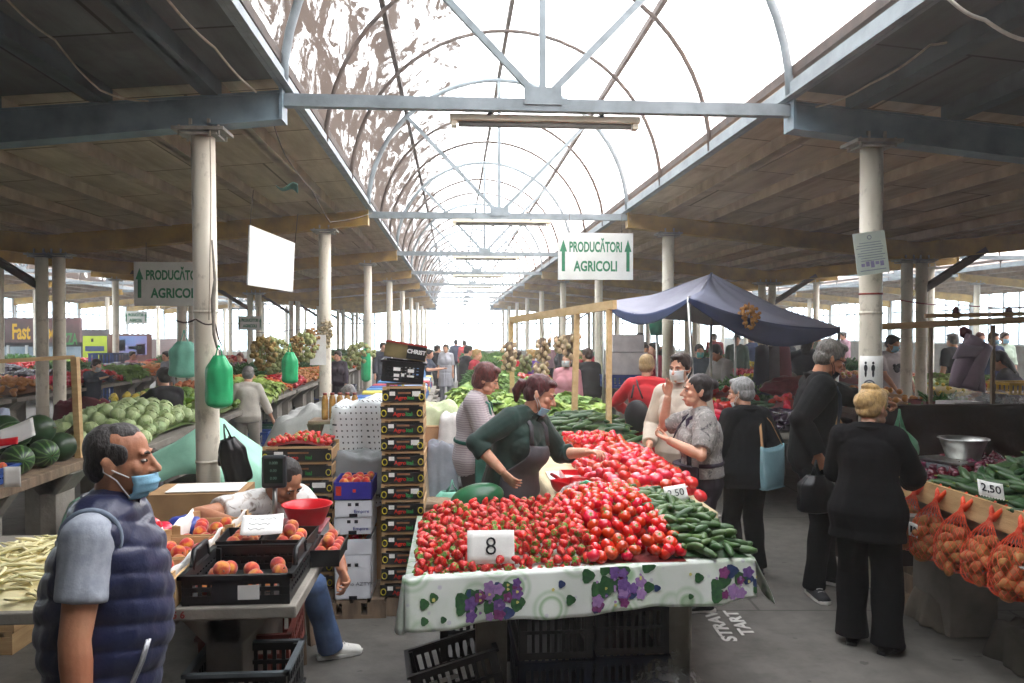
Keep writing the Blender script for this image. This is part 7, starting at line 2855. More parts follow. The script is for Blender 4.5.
for k, (x, lab) in enumerate(((-3.10, 'blue crate of peaches at the corner of the watermelon table'), (-3.50, 'blue crate of peaches, second along the watermelon table'))):
    plastic_crate('produce_crate', lab, blue_plastic, (.36, .30, .10), (x, 5.42, .855), 0, None, 9)
    for p in scatter(14, lambda: V((x + R.uniform(-.14, .14), 5.42 + R.uniform(-.11, .11), .925 + R.uniform(0, .02))), .062):
        put('peach', p, rnd_rot(), .95, 'peach in the ' + lab, 'peaches in blue crate %s' % 'ab'[k])
    if k:
        far_heap('peach', x - .12, x + .12, 5.32, 5.5, .96, .06, 'peach heaped on the ' + lab, 'peaches on top of blue crate b', .062, 10)
price_card('large blank white card leaning on the watermelons', '', .24, .16, at(16, 433, Y=5.75), (math.radians(-40), math.radians(-22), .2), .02)
tag(obj('red_card', MB().grid(lambda u, v: at(-4 + 22 * u, 440 + 7 * v - 3 * u, Y=5.55 - .05 * v), 6, 4, .003), red_plastic), 'red card lying on the watermelons', 'card')
price_card('white price slip stuck to the blue peach crate', '', .10, .13, at(12, 477, Y=5.25), (0, 0, .1), .05)
for k, (x, y, z, m, lab) in enumerate(((-3.35, 6.0, .0, red_plastic, 'red bucket under the watermelon table'), (-3.7, 5.8, 0, white_card, 'white bucket under the watermelon table'))):
    o = obj('bucket', MB().lathe([(.10, 0), (.13, .28), (.137, .285), (.137, .30), (.126, .29), (.096, .01)], (0, 0, 0), 22, False).lathe([(.1, .003), (0, .003)], n=22, cap=False), m, None, (x, y, z))
    obj('handle', MB().tube([(.13 * math.cos(a), 0, .28 - .12 * math.sin(a)) for a in [math.pi * i / 10 for i in range(11)]], .004, 6), alu, o)
    tag(o, lab, 'bucket')
wf = thing('post_and_rail', 'thin wooden post and rail standing on the watermelon table', 'frame', (-2.95, 6.5, .85))
q0, q1 = at(75, 357, Y=6.5), at(-30, 363, Y=6.2)
obj('post', MB().bar((0, 0, 0), (q0.x + 2.95, 0, q0.z - .85), .06, .045), wood_pale, wf)
obj('rail', MB().bar(q0 - V((2.95 * -1, 6.5, .85)) * V((1, 1, 1)).x if False else V((q0.x + 2.95, 0, q0.z - .85)), V((q1.x + 2.95, q1.y - 6.5, q1.z - .85)), .02, .03), wood_pale, wf)
obj('brace', MB().bar((q0.x + 2.95, .05, .25), (-.5, .3, -.1), .05, .04), wood_old, wf)
stall_table('market_table', 'concrete table heaped with pale cabbages in the west row', -3.95, -2.66, 7.15, 8.9, .85, .06)
cz = lambda x, y: .90 + .20 * max(0, 1 - ((x + 3.2) / .55) ** 2 - ((y - 8.1) / .85) ** 4)
for p in scatter(90, lambda: (lambda x, y: V((x, y, cz(x, y) + R.uniform(-.02, .02))))(R.uniform(-3.72, -2.74), R.uniform(7.25, 8.8)), .118, 80):
    put('cabbage', p, Euler((R.gauss(0, .5), R.gauss(0, .5), R.uniform(0, 6))), R.uniform(.66, .78), 'pale green cabbage in the heap on the west table', 'pale cabbages')
mound('cabbage_bed', 'lower layer of pale cabbages on the west table', 'cabbages', -3.85, -2.76, 7.25, 8.78, lambda x, y: cz(x, y) - .08, MATS.get('bed_cabbage') or mat('bed_cabbage', '6a8048'), z0=.85)  # bed green darkened: shade between the cabbages put into the colour
drape('tarpaulin', 'pale blue crumpled sheet over goods behind the watermelons', 'tarpaulin', mat('sheet_pale_blue', 'b4c0d4', '98a6be', 3, .8, bump=.01, bscale=6), (-4.55, 7.4), .9, .8, 1.12, .5, 14, bump=.07, fold=.04)
carton('cardboard_box', 'tall box under the pale blue sheet', (.7, .6, 1.0), (-4.55, 7.4, 0), 0, cardb, cut=False)
drape('tarpaulin', 'dark red cloth over goods between the cabbages and the valley columns', 'tarpaulin', mat('cloth_maroon', '6a2430', '4c1a24', 4, .9, bump=.008, bscale=8), (-4.35, 9.75), .6, .4, 1.02, .3, 15, bump=.07, fold=.04)

# contents of the rows: (kind, colour of the bed, z spread, spacing, scale, orientation)
KINDS_ = {
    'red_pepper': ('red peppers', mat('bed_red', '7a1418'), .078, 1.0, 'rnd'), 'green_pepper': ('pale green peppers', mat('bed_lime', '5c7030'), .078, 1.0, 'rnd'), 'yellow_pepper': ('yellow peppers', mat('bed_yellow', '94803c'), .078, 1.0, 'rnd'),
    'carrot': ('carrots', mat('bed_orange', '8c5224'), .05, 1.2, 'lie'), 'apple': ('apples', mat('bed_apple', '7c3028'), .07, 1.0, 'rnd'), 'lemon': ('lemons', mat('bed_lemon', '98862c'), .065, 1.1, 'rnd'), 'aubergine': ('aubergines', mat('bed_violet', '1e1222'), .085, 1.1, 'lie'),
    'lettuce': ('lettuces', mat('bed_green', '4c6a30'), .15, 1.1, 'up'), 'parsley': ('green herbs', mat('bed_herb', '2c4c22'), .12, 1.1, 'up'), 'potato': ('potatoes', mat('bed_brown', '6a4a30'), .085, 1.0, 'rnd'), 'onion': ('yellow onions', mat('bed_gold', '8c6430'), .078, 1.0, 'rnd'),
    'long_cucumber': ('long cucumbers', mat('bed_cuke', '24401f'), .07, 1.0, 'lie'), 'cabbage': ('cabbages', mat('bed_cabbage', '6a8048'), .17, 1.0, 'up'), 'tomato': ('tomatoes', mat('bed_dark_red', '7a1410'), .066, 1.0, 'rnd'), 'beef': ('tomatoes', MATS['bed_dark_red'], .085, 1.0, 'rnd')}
crate_cols = [black_plastic, blue_plastic, mat('crate_green', '2c5c48', '204838', 8, .5), MATS['crate_navy'], wood_old]
HC = [0]
def stall_row(row, x0, x1, y0, n, L, plans, crates=True, gap=.15):
    for i in range(n):
        ya, yb = y0 + i * (L + gap), y0 + i * (L + gap) + L
        plan = plans[i % len(plans)]
        names = ' and '.join(list(dict.fromkeys(KINDS_[k][0] for k in plan))[:2])
        where = ORD[i] + ' table of the ' + row + ' row'
        stall_table('market_table', '%s, with %s' % (where, names), x0, x1, ya, yb, .83, .06)
        m = len(plan)
        cols = 2 if m > 2 else 1
        rows = (m + cols - 1) // cols
        for j, k in enumerate(plan):
            a, b = j % cols, j // cols
            xa, xb = lerp(x0, x1, a / cols) + .04, lerp(x0, x1, (a + 1) / cols) - .04
            yc, yd = lerp(ya, yb, b / rows) + .04, lerp(ya, yb, (b + 1) / rows) - .04
            nm, bed, d, s, rt = KINDS_[k]
            HC[0] += 1
            far = ya > 11.5
            lab = '%s heaped on the %s' % (nm if far else PROTO[k][0].name.split('.')[0].replace('_', ' '), where)
            cnt = int((xb - xa) * (yd - yc) / (d * d) * 1.15)
            far_heap(k, xa, xb, yc, yd, .86 + (d * .4 if rt != 'up' else 0), .10 + .06 * R.random(), lab, 'produce heap %d' % HC[0], d, min(cnt, 21 if not far else 70), s * (1 if not far else 1.15), rt, stuff=far, bed=bed)
        if crates and ya < 22:
            for q in range(3):
                mcol = crate_cols[(i + q) % 4]
                for face, xx in ((0, x1 - .26), (1, x0 + .26)):
                    if (face == 0) == (x1 < .5):
                        plastic_crate('produce_crate', '%s crate stored under the %s' % (('front', 'middle', 'rear')[q], where), mcol, (.44, .40, .34), (xx, lerp(ya, yb, (q + .5) / 3), 0), 0, None, 7)
stall_row('west', -4.3, -2.72, 9.6, 8, 2.1, [['yellow_pepper', 'green_pepper', 'lettuce', 'carrot'], ['potato', 'lettuce', 'apple', 'carrot'], ['onion', 'red_pepper', 'parsley', 'potato'], ['lettuce', 'apple', 'cabbage', 'carrot'], ['tomato', 'parsley', 'potato', 'onion']])
stall_row('far west', -8.6, -6.6, 9.8, 6, 2.6, [['carrot', 'parsley', 'red_pepper', 'onion'], ['parsley', 'potato', 'apple', 'red_pepper'], ['aubergine', 'red_pepper', 'parsley', 'lettuce'], ['red_pepper', 'carrot', 'aubergine', 'onion']], crates=False)
stall_row('outer west', -12.4, -10.4, 13.0, 4, 2.8, [['red_pepper', 'aubergine', 'parsley', 'red_pepper'], ['parsley', 'lettuce', 'apple', 'red_pepper']], crates=False)
# --- middle rows
stall_table('market_table', 'table of dark cucumbers beyond the pinkish tomatoes', .85, 1.75, 7.15, 8.55, .80, .06)
czz = lambda x, y: .83 + .17 * max(0, 1 - abs((x - 1.30) / .42) ** 3 - abs((y - 7.9) / .62) ** 3)
for p in scatter(75, lambda: (lambda x, y: V((x, y, czz(x, y) + R.uniform(0, .02))))(R.uniform(.92, 1.70), R.uniform(7.28, 8.5)), .075, 60):
    put('long_cucumber', p, lying(R.gauss(.4, .5), R.gauss(0, .12), R.uniform(0, 6)), 1.1, 'long dark cucumber in the heap beyond the pinkish tomatoes', 'cucumbers beyond the tomatoes', which=R.randrange(2))
mound('cucumber_bed', 'lower layer of cucumbers beyond the pinkish tomatoes', 'cucumbers', .9, 1.72, 7.25, 8.5, lambda x, y: czz(x, y) - .02, cuke_dark, z0=.80)
stall_table('market_table', 'table of fresh lettuce behind the dark cucumbers', .55, 1.75, 8.7, 10.6, .80, .06)
for k, (lab, xx) in enumerate((('lettuce in the bright heap behind the cucumbers', 1.15),)):
    far_heap('lettuce', .6, 1.7, 8.75, 10.5, .82, .12, lab, 'bright lettuces', .16, 42, 1.25, 'up', bed=MATS['bed_green'])
stall_table('market_table', 'table of lettuce west of the garlic frame', -.05, .65, 9.4, 11.9, .80, .06)
far_heap('lettuce', 0, .62, 9.5, 11.8, .82, .14, 'lettuce on the table west of the garlic frame', 'lettuces by the garlic', .17, 32, 1.3, 'up', bed=MATS['bed_green'])
drape('tarpaulin', 'grey cloth hanging over the front of the lettuce table', 'cloth', tarp_grey, (.32, 9.2), .75, .30, .84, .1, 31, fold=.02)
stall_row('middle', .3, 1.75, 12.4, 6, 2.3, [['lettuce', 'green_pepper', 'parsley', 'red_pepper'], ['cabbage', 'lettuce', 'tomato', 'parsley'], ['parsley', 'lettuce', 'cabbage', 'apple']], crates=False)
# --- textiles and packets west of the middle aisle
pk = [mat('pack_' + a, a, None, 6, .6) for a in ('3c64a8', 'b83440', 'd8d8dc', '6f98c8', 'e0d060', '4a8ac0')]
for i in range(3):
    ya = 8.9 + 2.3 * i
    stall_table('market_table', ORD[i] + ' table of folded textiles along the middle aisle', -1.35, -.35, ya, ya + 2.1, .78, .05)
    for j in range(2):
        for k in range(4):
            for q in range(2):
                x, y = -1.12 + .5 * j, ya + .28 + .5 * k
                o = obj('folded_textile', MB().box((0, 0, .05), (.38, .34, .10)), pk[(i + j * 2 + k + q * 3) % 6], None, (x, y, .785 + .105 * q), .02, rot=(0, 0, R.uniform(-.1, .1)))
                tag(o, ('lower' if q == 0 else 'upper') + ' folded textile, %s from the front on the %s textile table, %s side' % (ORD[k], ORD[i], ('wall', 'aisle')[j]), 'textile')
# heap of clothes and sheets by the stool
carton('cardboard_box', 'cardboard box hidden under the hanging cloths by the stool', (.42, .55, .95), (-.28, 7.75, 0), 0, cardb, cut=False)
drape('cloth', 'pale green sheet crumpled on top of the clothes heap', 'cloth', mat('cloth_pale_green', 'c4cca8', 'a4ae88', 5, .9, bump=.008, bscale=10), (-.22, 7.85), .50, .45, 1.12, .80, 41, bump=.05, fold=.02)
drape('cloth', 'white sheet hanging down beside the striped cardigan', 'cloth', mat('cloth_white', 'd8d4d0', 'bcb8b4', 5, .9, bump=.008, bscale=10), (.02, 7.55), .30, .30, 1.06, .58, 42, bump=.03, fold=.012)
drape('cloth', 'grey cloth hanging to the floor beside the stool', 'cloth', mat('cloth_grey', '8c9098', '72767e', 5, .9, bump=.008, bscale=10), (-.12, 7.45), .24, .24, .82, .16, 43, bump=.03, fold=.012)
drape('cloth', 'beige sack cloth behind the tall tower of crates', 'cloth', mat('cloth_beige', 'b4a28c', '978672', 5, .9, bump=.008, bscale=10), (-.42, 7.4), .30, .3, .80, .2, 44, bump=.03, fold=.012)
drape('cloth', 'pink cloth on the clothes heap', 'cloth', mat('cloth_pink', 'e08ca8', 'c4708c', 5, .9), (-.42, 7.38), .2, .2, .88, .74, 45, bump=.05, fold=.02)
drape('cloth', 'faded blue cloth on the clothes heap near the crates', 'cloth', mat('cloth_blue', '6f8aa8', '58708c', 5, .9), (-.44, 7.75), .26, .3, 1.05, .6, 46, bump=.05, fold=.02)
g = thing('backpack', 'small olive backpack hanging behind the striped cardigan', 'bag', (.16, 7.3, .62))
obj('pouch', MB().ell((0, 0, 0), (.10, .07, .14), None, 18, 12), mat('olive_cloth', '7c7c5c', '64644a', 6, .8), g)
obj('strap', MB().tube([(-.05, .06, .10), (-.07, .10, 0), (-.05, .06, -.1)], .012, 6), MATS['olive_cloth'], g)
stl = thing('stool', 'old wooden stool with a cloth on it in front of the mint green bag', 'stool', (-.17, 6.95, 0))
obj('seat', MB().box((0, 0, .35), (.34, .28, .04)), wood_old, stl, bevel=.006)
obj('seat_cloth', MB().grid(lambda u, v: (lerp(-.18, .18, u), lerp(-.16, .15, v), .376 + .02 * noise.noise(V((u * 4, v * 4, 9))) - .10 * (v < .12)), 12, 12, .006), mat('seat_cloth', 'a08c74', '84725c', 12, .9), stl)
for i in (-1, 1):
    for j in (-1, 1):
        obj('leg', MB().bar((i * .15, j * .11, 0), (i * .12, j * .09, .34), .045), wood_dark, stl)
    obj('stretcher', MB().bar((-.14, i * .105, .14), (.14, i * .105, .14), .03), wood_dark, stl)
carrier('mint green carrier bag standing on the floor behind the stool', V((-.02, 7.12, .52)), .40, .52, mat('mint_film_pale', '8fd0b8', '74b8a0', 6, .35, bump=.006, bscale=9), .2, seed=13, square=True)
# --- east rows
stall_table('market_table', 'table of peppers and tomatoes east of the grey-haired person', 2.55, 4.5, 7.7, 10.4, .83, .06)
for k, xa, xb, ya, yb, h in (('red_pepper', 2.6, 3.1, 7.75, 8.7, .18), ('yellow_pepper', 2.6, 3.1, 8.75, 9.6, .16), ('long_cucumber', 3.15, 3.7, 8.6, 9.9, .14), ('beef', 3.75, 4.4, 8.3, 9.6, .20), ('red_pepper', 2.9, 3.9, 9.75, 10.35, .22), ('aubergine', 3.15, 3.7, 7.75, 8.55, .1)):
    if k == 'beef':
        far_heap('pink_tomato', xa, xb, ya, yb, .87, h, 'red tomato heaped in the wooden box east of the charcoal jacket', 'tomatoes in the wooden box', .082, 50, 1, 'rnd', bed=MATS['bed_dark_red'])
        continue
    nm, bed, d, s, rt = KINDS_[k]
    HC[0] += 1
    far_heap(k, xa, xb, ya, yb, .87, h, '%s on the table east of the grey-haired person, %s' % (PROTO[k][0].name.split('.')[0].replace('_', ' '), 'farther heap' if ya > 9.7 else 'nearer heap'), 'east table heap %d' % HC[0], d, 42, s, rt, bed=bed)
tag(obj('box_board', MB().box((4.08, 8.24, .93), (.75, .02, .16)), wood_pale), 'pale wooden board in front of the tomatoes east of the charcoal jacket', 'board')
stall_row('inner east', 3.14, 4.5, 10.9, 7, 2.2, [['tomato', 'parsley', 'red_pepper', 'green_pepper'], ['red_pepper', 'tomato', 'green_pepper', 'potato'], ['lettuce', 'red_pepper', 'apple', 'onion']], crates=False)
stall_row('outer east', 5.2, 6.2, 7.4, 7, 2.4, [['potato', 'onion'], ['onion', 'carrot'], ['cabbage', 'lemon'], ['red_pepper', 'carrot'], ['green_pepper', 'lemon']], crates=False)
stall_row('far east', 7.3, 9.2, 8.6, 6, 2.6, [['lettuce', 'parsley', 'carrot', 'apple'], ['lemon', 'red_pepper', 'cabbage', 'lettuce'], ['apple', 'carrot', 'parsley', 'lemon']], crates=False)
film_bag('clear bags of red goods on the table near the charcoal jacket', (at(795, 385, Y=9.9).x, 9.95, 1.13), (.42, .2, .14), 51, mat('film_red', '8c3440', '6a2430', 8, .3))
film_bag('pale plastic bundle on the outer east table', (at(792, 368, Y=11.2).x, 11.3, 1.12), (.30, .2, .13), 53, mat('film_pale', 'a89c94', '8c8078', 8, .4))
g = thing('coat_rack', 'dark jackets hanging on a stand under the canopy', 'coats', (at(772, 360, Y=11.0).x, 11.0, 0))
for i, (dx, c) in enumerate(((-.14, '2c3448'), (.02, '74707c'), (.16, '8a5260'))):
    obj('jacket', MB().grid(lambda u, v: (dx + (.10 + .05 * v) * math.sin(6.283 * u), (.06 + .03 * v) * math.cos(6.283 * u), 1.66 - .72 * v - .05 * abs(math.sin(6.283 * u)) * (1 - v)), 20, 8, .006), mat('rack_' + c, c, None, 6, .9), g)
obj('pole', MB().tube([(0, 0, 0), (0, 0, 1.75)], .02, 8), alu, g)
carton('foam_box', 'lower white box stacked beside the garlic frame', (.62, .4, .34), (at(625, 363, Y=12.2).x, 12.2, 1.18), 0, foam, cut=False)
carton('foam_box', 'upper white box stacked beside the garlic frame', (.5, .36, .26), (at(625, 347, Y=12.2).x, 12.2, 1.53), .1, foam, cut=False)
plastic_crate('produce_crate', 'bright blue basin crate under the white boxes beside the garlic frame', blue_plastic, (.66, .45, .18), (at(626, 376, Y=12.0).x, 12.15, .98), 0, None, 9)

# --- shops and posters along the west wall
KY = 29.0
kx = lambda px: at(px, 336, Y=KY).x
k_ = thing('kiosk', 'dark kiosk with yellow and green lettering along the west wall', 'kiosk', (kx(30), KY, 0))
L_, R_ = kx(-30) - kx(30), kx(81) - kx(30)
wd = R_ - L_
mid = (L_ + R_) / 2
obj('cabin', MB().box((mid, 1.2, .95), (wd, 2.2, 1.9)), mat('kiosk_dark', '3a3438', '2a2528', 3, .6), k_)
fas = obj('fascia', MB().box((mid, 0, 1.88), (wd, .2, .86)), mat('kiosk_fascia', '6a4a4c', '543a3c', 3, .6), k_)
tm = MB()
join_text(tm, 'Fast Food', .74, (kx(36) - kx(30), -.11, 1.80), fit=kx(58) - kx(14), bold=.02)
obj('lettering', tm, mat('sign_yellow', 'f0c020', 'e0b010', 20, .5), fas)
tm = MB()
join_text(tm, 'PIZZA', .56, (kx(69) - kx(30), -.11, 1.55), fit=kx(79) - kx(60), bold=.012)
obj('green_lettering', tm, mat('sign_bright_green', '3c9a50', '30803f', 20, .5), fas)
tm = MB()
join_text(tm, 'H', .74, (kx(2) - kx(30), -.11, 1.80), fit=kx(7) - kx(-2), bold=.03)
obj('green_lettering', tm, mat('sign_bright_green', '3c9a50', '30803f', 20, .5), fas)
for i in range(6):
    xx = L_ + wd * (i + .5) / 6
    w_ = obj('shop_window', MB().box((xx, .08, .75), (wd / 6 * .86, .05, 1.1)), mat('shop_glass', '7f94a4', 'b4c4cc', 1.2, .12), k_)
    obj('mullion', MB().box((xx - wd / 12, .05, .75), (.07, .08, 1.2)), frame_white, w_)
def poster(label, x0, x1, y0, y1, Y, base, bits):
    a, b = at(x0, y0, Y=Y), at(x1, y1, Y=Y)
    g = thing('poster', label, 'poster', ((a.x + b.x) / 2, Y, 0))
    w_, h_ = b.x - a.x, a.z - b.z
    zc = (a.z + b.z) / 2
    obj('panel', MB().box((0, 0, zc), (w_, .03, h_)), base, g)
    obj('stand', MB().box((-w_ * .4, .05, zc / 2), (.06, .06, zc)).box((w_ * .4, .05, zc / 2), (.06, .06, zc)), rust_steel, g)
    for i, (u, v, uw, vh, m, nm) in enumerate(bits):
        obj(nm, MB().box(((u - .5) * w_, -.02, zc + (.5 - v) * h_), (w_ * uw, .006, h_ * vh)), m, g)
    return g
poster('lime green poster panel with blue band along the west wall', 83, 107, 336, 378, 27.0, mat('poster_lime', 'b8cc3c', 'a0b82c', 2, .6), [(.5, .3, .8, .12, mat('poster_navy', '3c4a78', '2e3a62', 10, .6), 'blue_band'), (.5, .55, .85, .03, MATS['poster_navy'], 'text_line'), (.5, .62, .85, .05, ink_grey, 'text_line'), (.4, .1, .1, .08, ink, 'emblem')])
poster('red-brown panel with blue and pink poster along the west wall', 108, 152, 334, 372, 27.5, wall_red, [(.5, .3, .78, .5, mat('poster_blue', '6f8cc0', '9a7cb0', .9, .6), 'picture'), (.62, .36, .3, .08, white_card, 'text_line'), (.3, .3, .2, .3, mat('poster_sky', 'a4bcd8', '8ca8cc', 4, .6), 'picture_detail'), (.75, .4, .2, .28, mat('poster_pink', 'b878a4', 'a46490', 4, .6), 'picture_detail')])
for k in range(3):
    for q in range(2):
        x = at(104 + 11 * q, 378, Y=21.0).x
        plastic_crate('produce_crate', 'blue crate, %s from the floor in the %s stack before the red-brown panel' % (ORD[k], ('first', 'second')[q]), blue_plastic if q == 0 else MATS['crate_navy'], (.6, .4, .42), (x, 21.0, .43 * k), 0, None, 7)

# --- people farther away
pal = {}
def cl(c):
    return mat('cloth_' + c, c, None, 6, .85, bump=.003, bscale=14)
hair_dark, hair_brown, hair_blond, hair_grey, hair_red = hairmat('2a2320', '120e0c'), hairmat('4a3628', '241810'), hairmat('c8a468', '8a6c3c'), hairmat('8e8a86', '5a5855'), hairmat('7a3428', '3c1610')
def far_person(label, px, top_y, Y, face, h=None, sex='f', shirt='444444', legs='2a2a2e', hair=None, mask=None, sleeve=1.9, lean=4, hands=None, head=(0, 6), dress=None, apr=None, girth=1.08, z=0, eyes=False, style='short', sit=None, tone='light', bags=()):
    p = at(px, top_y, Y=Y)
    hh = p.z - z
    if h is None:
        h = min(1.82, max(1.3, hh))
    c = [top(cl(shirt), sleeve, .016, 1.0, -.18, .98, 'top', r=1.12)]
    if dress:
        c.append(skirt(cl(dress), .40, .02, .04))
    c.append(trousers(cl(legs)))
    if apr:
        c.append(apron(cl(apr), .6, .45, 1.1, .5, .034))
    c.append(shoes(black_shoe, sole_black))
    c += list(bags)
    sp = dict(h=h, sex=sex, girth=girth, lean=lean, head=head, curl=(.7, .7))
    if hands:
        sp['hands'] = hands
    if sit:
        sp['sit'] = sit
        sp['feet'] = ((-.12, .38, 0), (.12, .38, 0))
    return person(label, (p.x, Y, z), face, sp, c, None, tone, (style, hair or hair_dark), mask, eyes, .013, False)
FW = ((-.16, .36, 1.0), (.16, .36, 1.0))
far_person('woman with dark bun in black patterned sweater leaning over the cabbages', 167, 374, 9.1, 35, 1.42, 'f', '26262a', '66666c', hair_dark, None, 1.9, 12, ((-.34, .34, .95), (.1, .3, .8)), (10, 8), style='bun')
far_person('woman in white hooded top bending at the west row', 247, 382, 10.6, 8, 1.36, 'f', 'd4cec2', '9a948a', hair_grey, None, 1.7, 14, ((-.3, .1, .68), (.32, .1, .66)), (0, 16))
far_person('woman in pink jacket and mask with blue jeans behind the garlic frame', 567, 354, 11.7, 165, None, 'f', 'd4949c', '5c7aa4', hair_brown, (mask_white, 'up'), 1.9, 0, None, (-10, 0), style='long')
far_person('person in long black coat beside the middle post of the garlic frame', 589, 349, 12.6, 20, None, 'f', '1a1b1e', '16171a', hair_brown, None, 1.9, 3, None, (20, 6), dress='1a1b1e', girth=1.2)
far_person('blonde woman in purple top behind the garlic braids', 534, 350, 14.2, 60, None, 'f', '5c3c86', '2a2c40', hair_blond)
far_person('person in red top and navy skirt left of the purple top', 519, 352, 15.6, 30, None, 'f', 'c0283a', '23284a', hair_brown, dress='23284a')
far_person('dark-haired man in black T-shirt along the middle aisle', 465, 346, 16.5, -70, None, 'm', '1b1c20', '1b1c20', hair_dark, None, .8, 6, FW, (0, 8), dress='1b1c20')
far_person('blonde woman in red vest beside the black T-shirt', 474, 350, 15.8, -110, None, 'f', 'a82434', '2c2c34', hair_blond, None, 1.2, 5)
far_person('man in dark blue shirt with bare arms among the textiles', 425, 350, 18.0, -110, None, 'm', '3a4254', '2a2c34', hair_dark, None, .8, 10, FW)
far_person('woman in pale grey dress far down the middle aisle', 446, 345, 21.0, 170, None, 'f', 'b4b4bc', '8a8a94', hair_brown, None, 1.0, 3, dress='b4b4bc')
far_person('man with white cap and light blue shirt behind the tower of crates', 418, 356, 15.0, -100, None, 'm', '5c86b4', '2a2c34', hair_grey, None, 1.0, 6)
far_person('person in black with a hat far down the middle aisle', 436, 346, 22.5, -60, None, 'm', '26262c', '26262c', hair_dark)
far_person('man in navy far behind, next to the person in coral', 456, 340, 29.0, 10, None, 'm', '3c4660', '2a2c34', hair_dark)
far_person('person in coral red top far down the hall', 464, 341, 28.0, -20, None, 'f', 'd84a50', '4a4a58', hair_brown, girth=1.3)
far_person('person in dark clothes beside the third west column', 340, 352, 17.5, 160, None, 'f', '3c3040', '2a2430', hair_dark, None, 1.9, 10)
far_person('person in dark jacket near the third column, walking', 382, 343, 20.0, -150, None, 'm', '3a3c48', '2c2c34', hair_brown)
far_person('person in brown far behind the third column', 394, 341, 22.0, 180, None, 'm', '5c5058', '38343c', hair_dark)
far_person('seated grey-haired woman in black coat behind the pickle jars', 363, 381, 10.6, 60, 1.55, 'f', '232228', '1c1c22', hair_grey, None, 1.9, 22, ((-.15, .35, .6), (.15, .35, .6)), (10, 24), sit=.45)
st3 = thing('stool', 'plain stool under the seated grey-haired woman', 'stool', (at(363, 381, Y=10.6).x, 10.6, 0))
obj('seat', MB().box((0, 0, .35), (.36, .36, .03)), wood_old, st3)
for i in (-1, 1):
    for j in (-1, 1):
        obj('leg', MB().bar((i * .14, j * .14, 0), (i * .14, j * .14, .34), .035), wood_old, st3)
far_person('masked seller in navy jacket by the valley columns', 91, 361, 15.0, -110, None, 'm', '20283c', '20242e', hair_dark, (mask_white, 'up'), 1.9, 12, FW, (0, 14), girth=1.25)
far_person('person in pink near the blue crates by the west wall', 131, 361, 20.5, -120, None, 'f', 'd89a9c', '4a4a58', hair_brown)
far_person('child in black and white before the bright glazing', 168, 362, 18.5, 150, 1.35, 'f', '8a8a90', '2a2a30', hair_dark)
far_person('person in rose jacket among the west stalls', 241, 357, 19.0, 170, None, 'f', '9a7480', '4a4450', hair_red)
far_person('person in white by the herb stalls of the west row', 218, 366, 20.0, 100, 1.4, 'f', 'c8c8cc', '5c5c64', hair_dark)
far_person('man in grey waistcoat looking down under the canopy', 724, 344, 11.7, 105, None, 'm', '8c8884', '3c3a3a', hair_dark, None, 1.2, 10, FW, (0, 26), tone='mid', eyes=True)
far_person('man in blue-grey shirt with teal mask under the canopy', 699, 345, 13.2, 175, None, 'm', '4c5864', '2c2e34', hair_dark, (mat('mask_teal', '6fb4b0', '58a09c', 20, .8), 'up'), 1.0, 2)
far_person('man in black shirt lifting a hand to his mouth beyond the red dress', 645, 345, 14.0, 170, None, 'm', '23262a', '2a2c30', hair_brown, None, 1.0, 2, ((-.1, .22, 1.48), (.25, .1, .85)), tone='mid')
far_person('person in burgundy behind the second east column', 657, 343, 13.6, 110, None, 'f', '7c2434', '2c2430', hair_dark)
far_person('woman with long black hair in dark floral dress east of the canopy', 806, 329, 11.2, -40, None, 'f', '20242f', '20242f', hair_dark, None, .9, 8, FW, (0, 10), dress='20242f', style='long')
far_person('man in slate shirt turning his back beyond the canopy', 786, 320, 15.5, 20, 1.8, 'm', '4a525e', '2c2e36', hair_dark, None, 1.0, 8)
far_person('person in dark green seen below the canopy edge', 737, 335, 19.0, 160, None, 'm', '2c4a40', '2c2e36', hair_dark)
far_person('person in blue seen below the canopy edge', 753, 334, 20.5, 20, None, 'f', '3c5078', '2c2e36', hair_brown)
far_person('person in slate blue near the folded parasol', 632, 337, 19.5, 30, None, 'm', '3c4c68', '2c2e36', hair_grey)
far_person('person in grey near the folded parasol', 639, 333, 22.5, 200, None, 'm', '6c6c74', '3c3c44', hair_dark)
p, B = far_person('masked man in light grey T-shirt with black print by the valley columns', 888, 323, 11.6, -170, 1.78, 'm', 'b8b0b4', '3a3a40', hair_dark, (mask_blue, 'up'), .8, 6, FW, (14, 14), tone='mid')
tm = MB()
for a_, t_, r_ in ((-.15, .72, .05), (.1, .66, .045), (-.02, .60, .05), (.2, .74, .03)):
    tm.ell(B.surf(t_, a_, .028), (r_, .008, r_ * .8), B.MT, 10, 6)
obj('shirt_print', tm, ink, p)
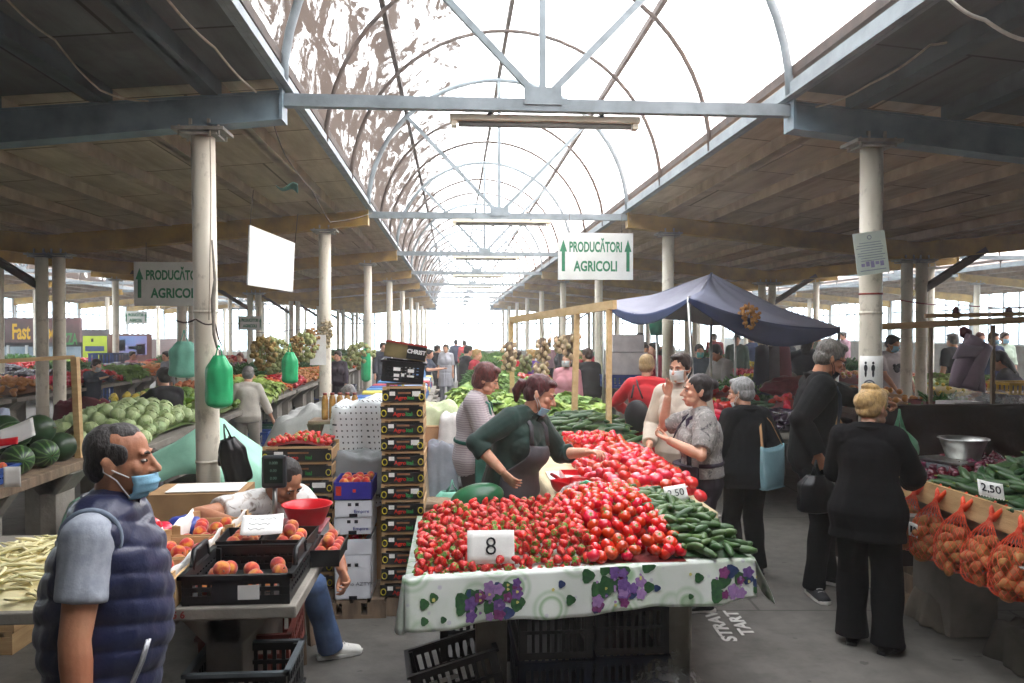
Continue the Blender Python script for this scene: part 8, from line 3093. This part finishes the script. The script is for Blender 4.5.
far_person('man in dark T-shirt with his back turned beyond the timber rail', 955, 324, 13.5, 12, 1.80, 'm', '20242c', '2c2e36', hair_grey, None, .8, 3)
far_person('red-haired woman with blue mask beyond the timber rail', 979, 329, 15.5, 170, None, 'f', 'd4d4d0', '5a5a64', hair_red, (mask_blue, 'up'), 1.5, 4)
far_person('person in navy with blue mask beyond the timber rail', 991, 327, 14.6, -170, None, 'm', '2a3450', '2c2e36', hair_brown, (mask_blue, 'up'))
far_person('woman in pale top with blue mask beside the navy jacket', 1003, 325, 16.0, 175, None, 'f', 'b8c8b4', '5a5a64', hair_brown, (mask_blue, 'up'), 1.2)
far_person('dark-haired woman in grey cardigan at the edge of the east stall', 1014, 329, 8.9, 40, 1.62, 'f', '5c5a5e', '3a383c', hair_dark, None, 1.9, 12, FW, (10, 20), style='long', girth=1.2)
# fill of distant shoppers along both side aisles
dp = [('dfd6c8', 'light'), ('8c2c34', 'red'), ('2c3a5c', 'navy'), ('5c6a52', 'olive'), ('b48c9a', 'rose'), ('3a3a3e', 'charcoal'), ('c8b064', 'mustard')]
for i, (px, ty, Y) in enumerate(((300, 345, 24), (316, 349, 22), (276, 352, 23), (205, 352, 26), (548, 343, 24), (560, 345, 21), (612, 340, 26), (668, 338, 23), (715, 334, 24), (765, 332, 25), (820, 329, 20), (845, 326, 24))):
    far_person('distant shopper in %s, %s' % (dp[i % 7][1], ('behind the herb line', 'near the second west column', 'left of the herb line', 'behind the pale teal bag', 'behind the long garlic braid', 'right of the long garlic braid', 'between garlic frame and red dress', 'behind the second east column', 'under the canopy peak', 'behind the hanging coats', 'left of the man in glasses', 'above the man in glasses')[i]), px, ty, Y, R.choice((0, 90, 180, -90, 45)), None, R.choice('mf'), dp[i % 7][0], '34343c', R.choice((hair_dark, hair_brown, hair_grey)))
# prototypes that found no place are removed
for k, pr in PROTO.items():
    for i, o in enumerate(pr):
        if (k, i) not in USED:
            for c in list(o.children):
                bpy.data.objects.remove(c)
            bpy.data.objects.remove(o)
bpy.data.scenes.remove(WORK)
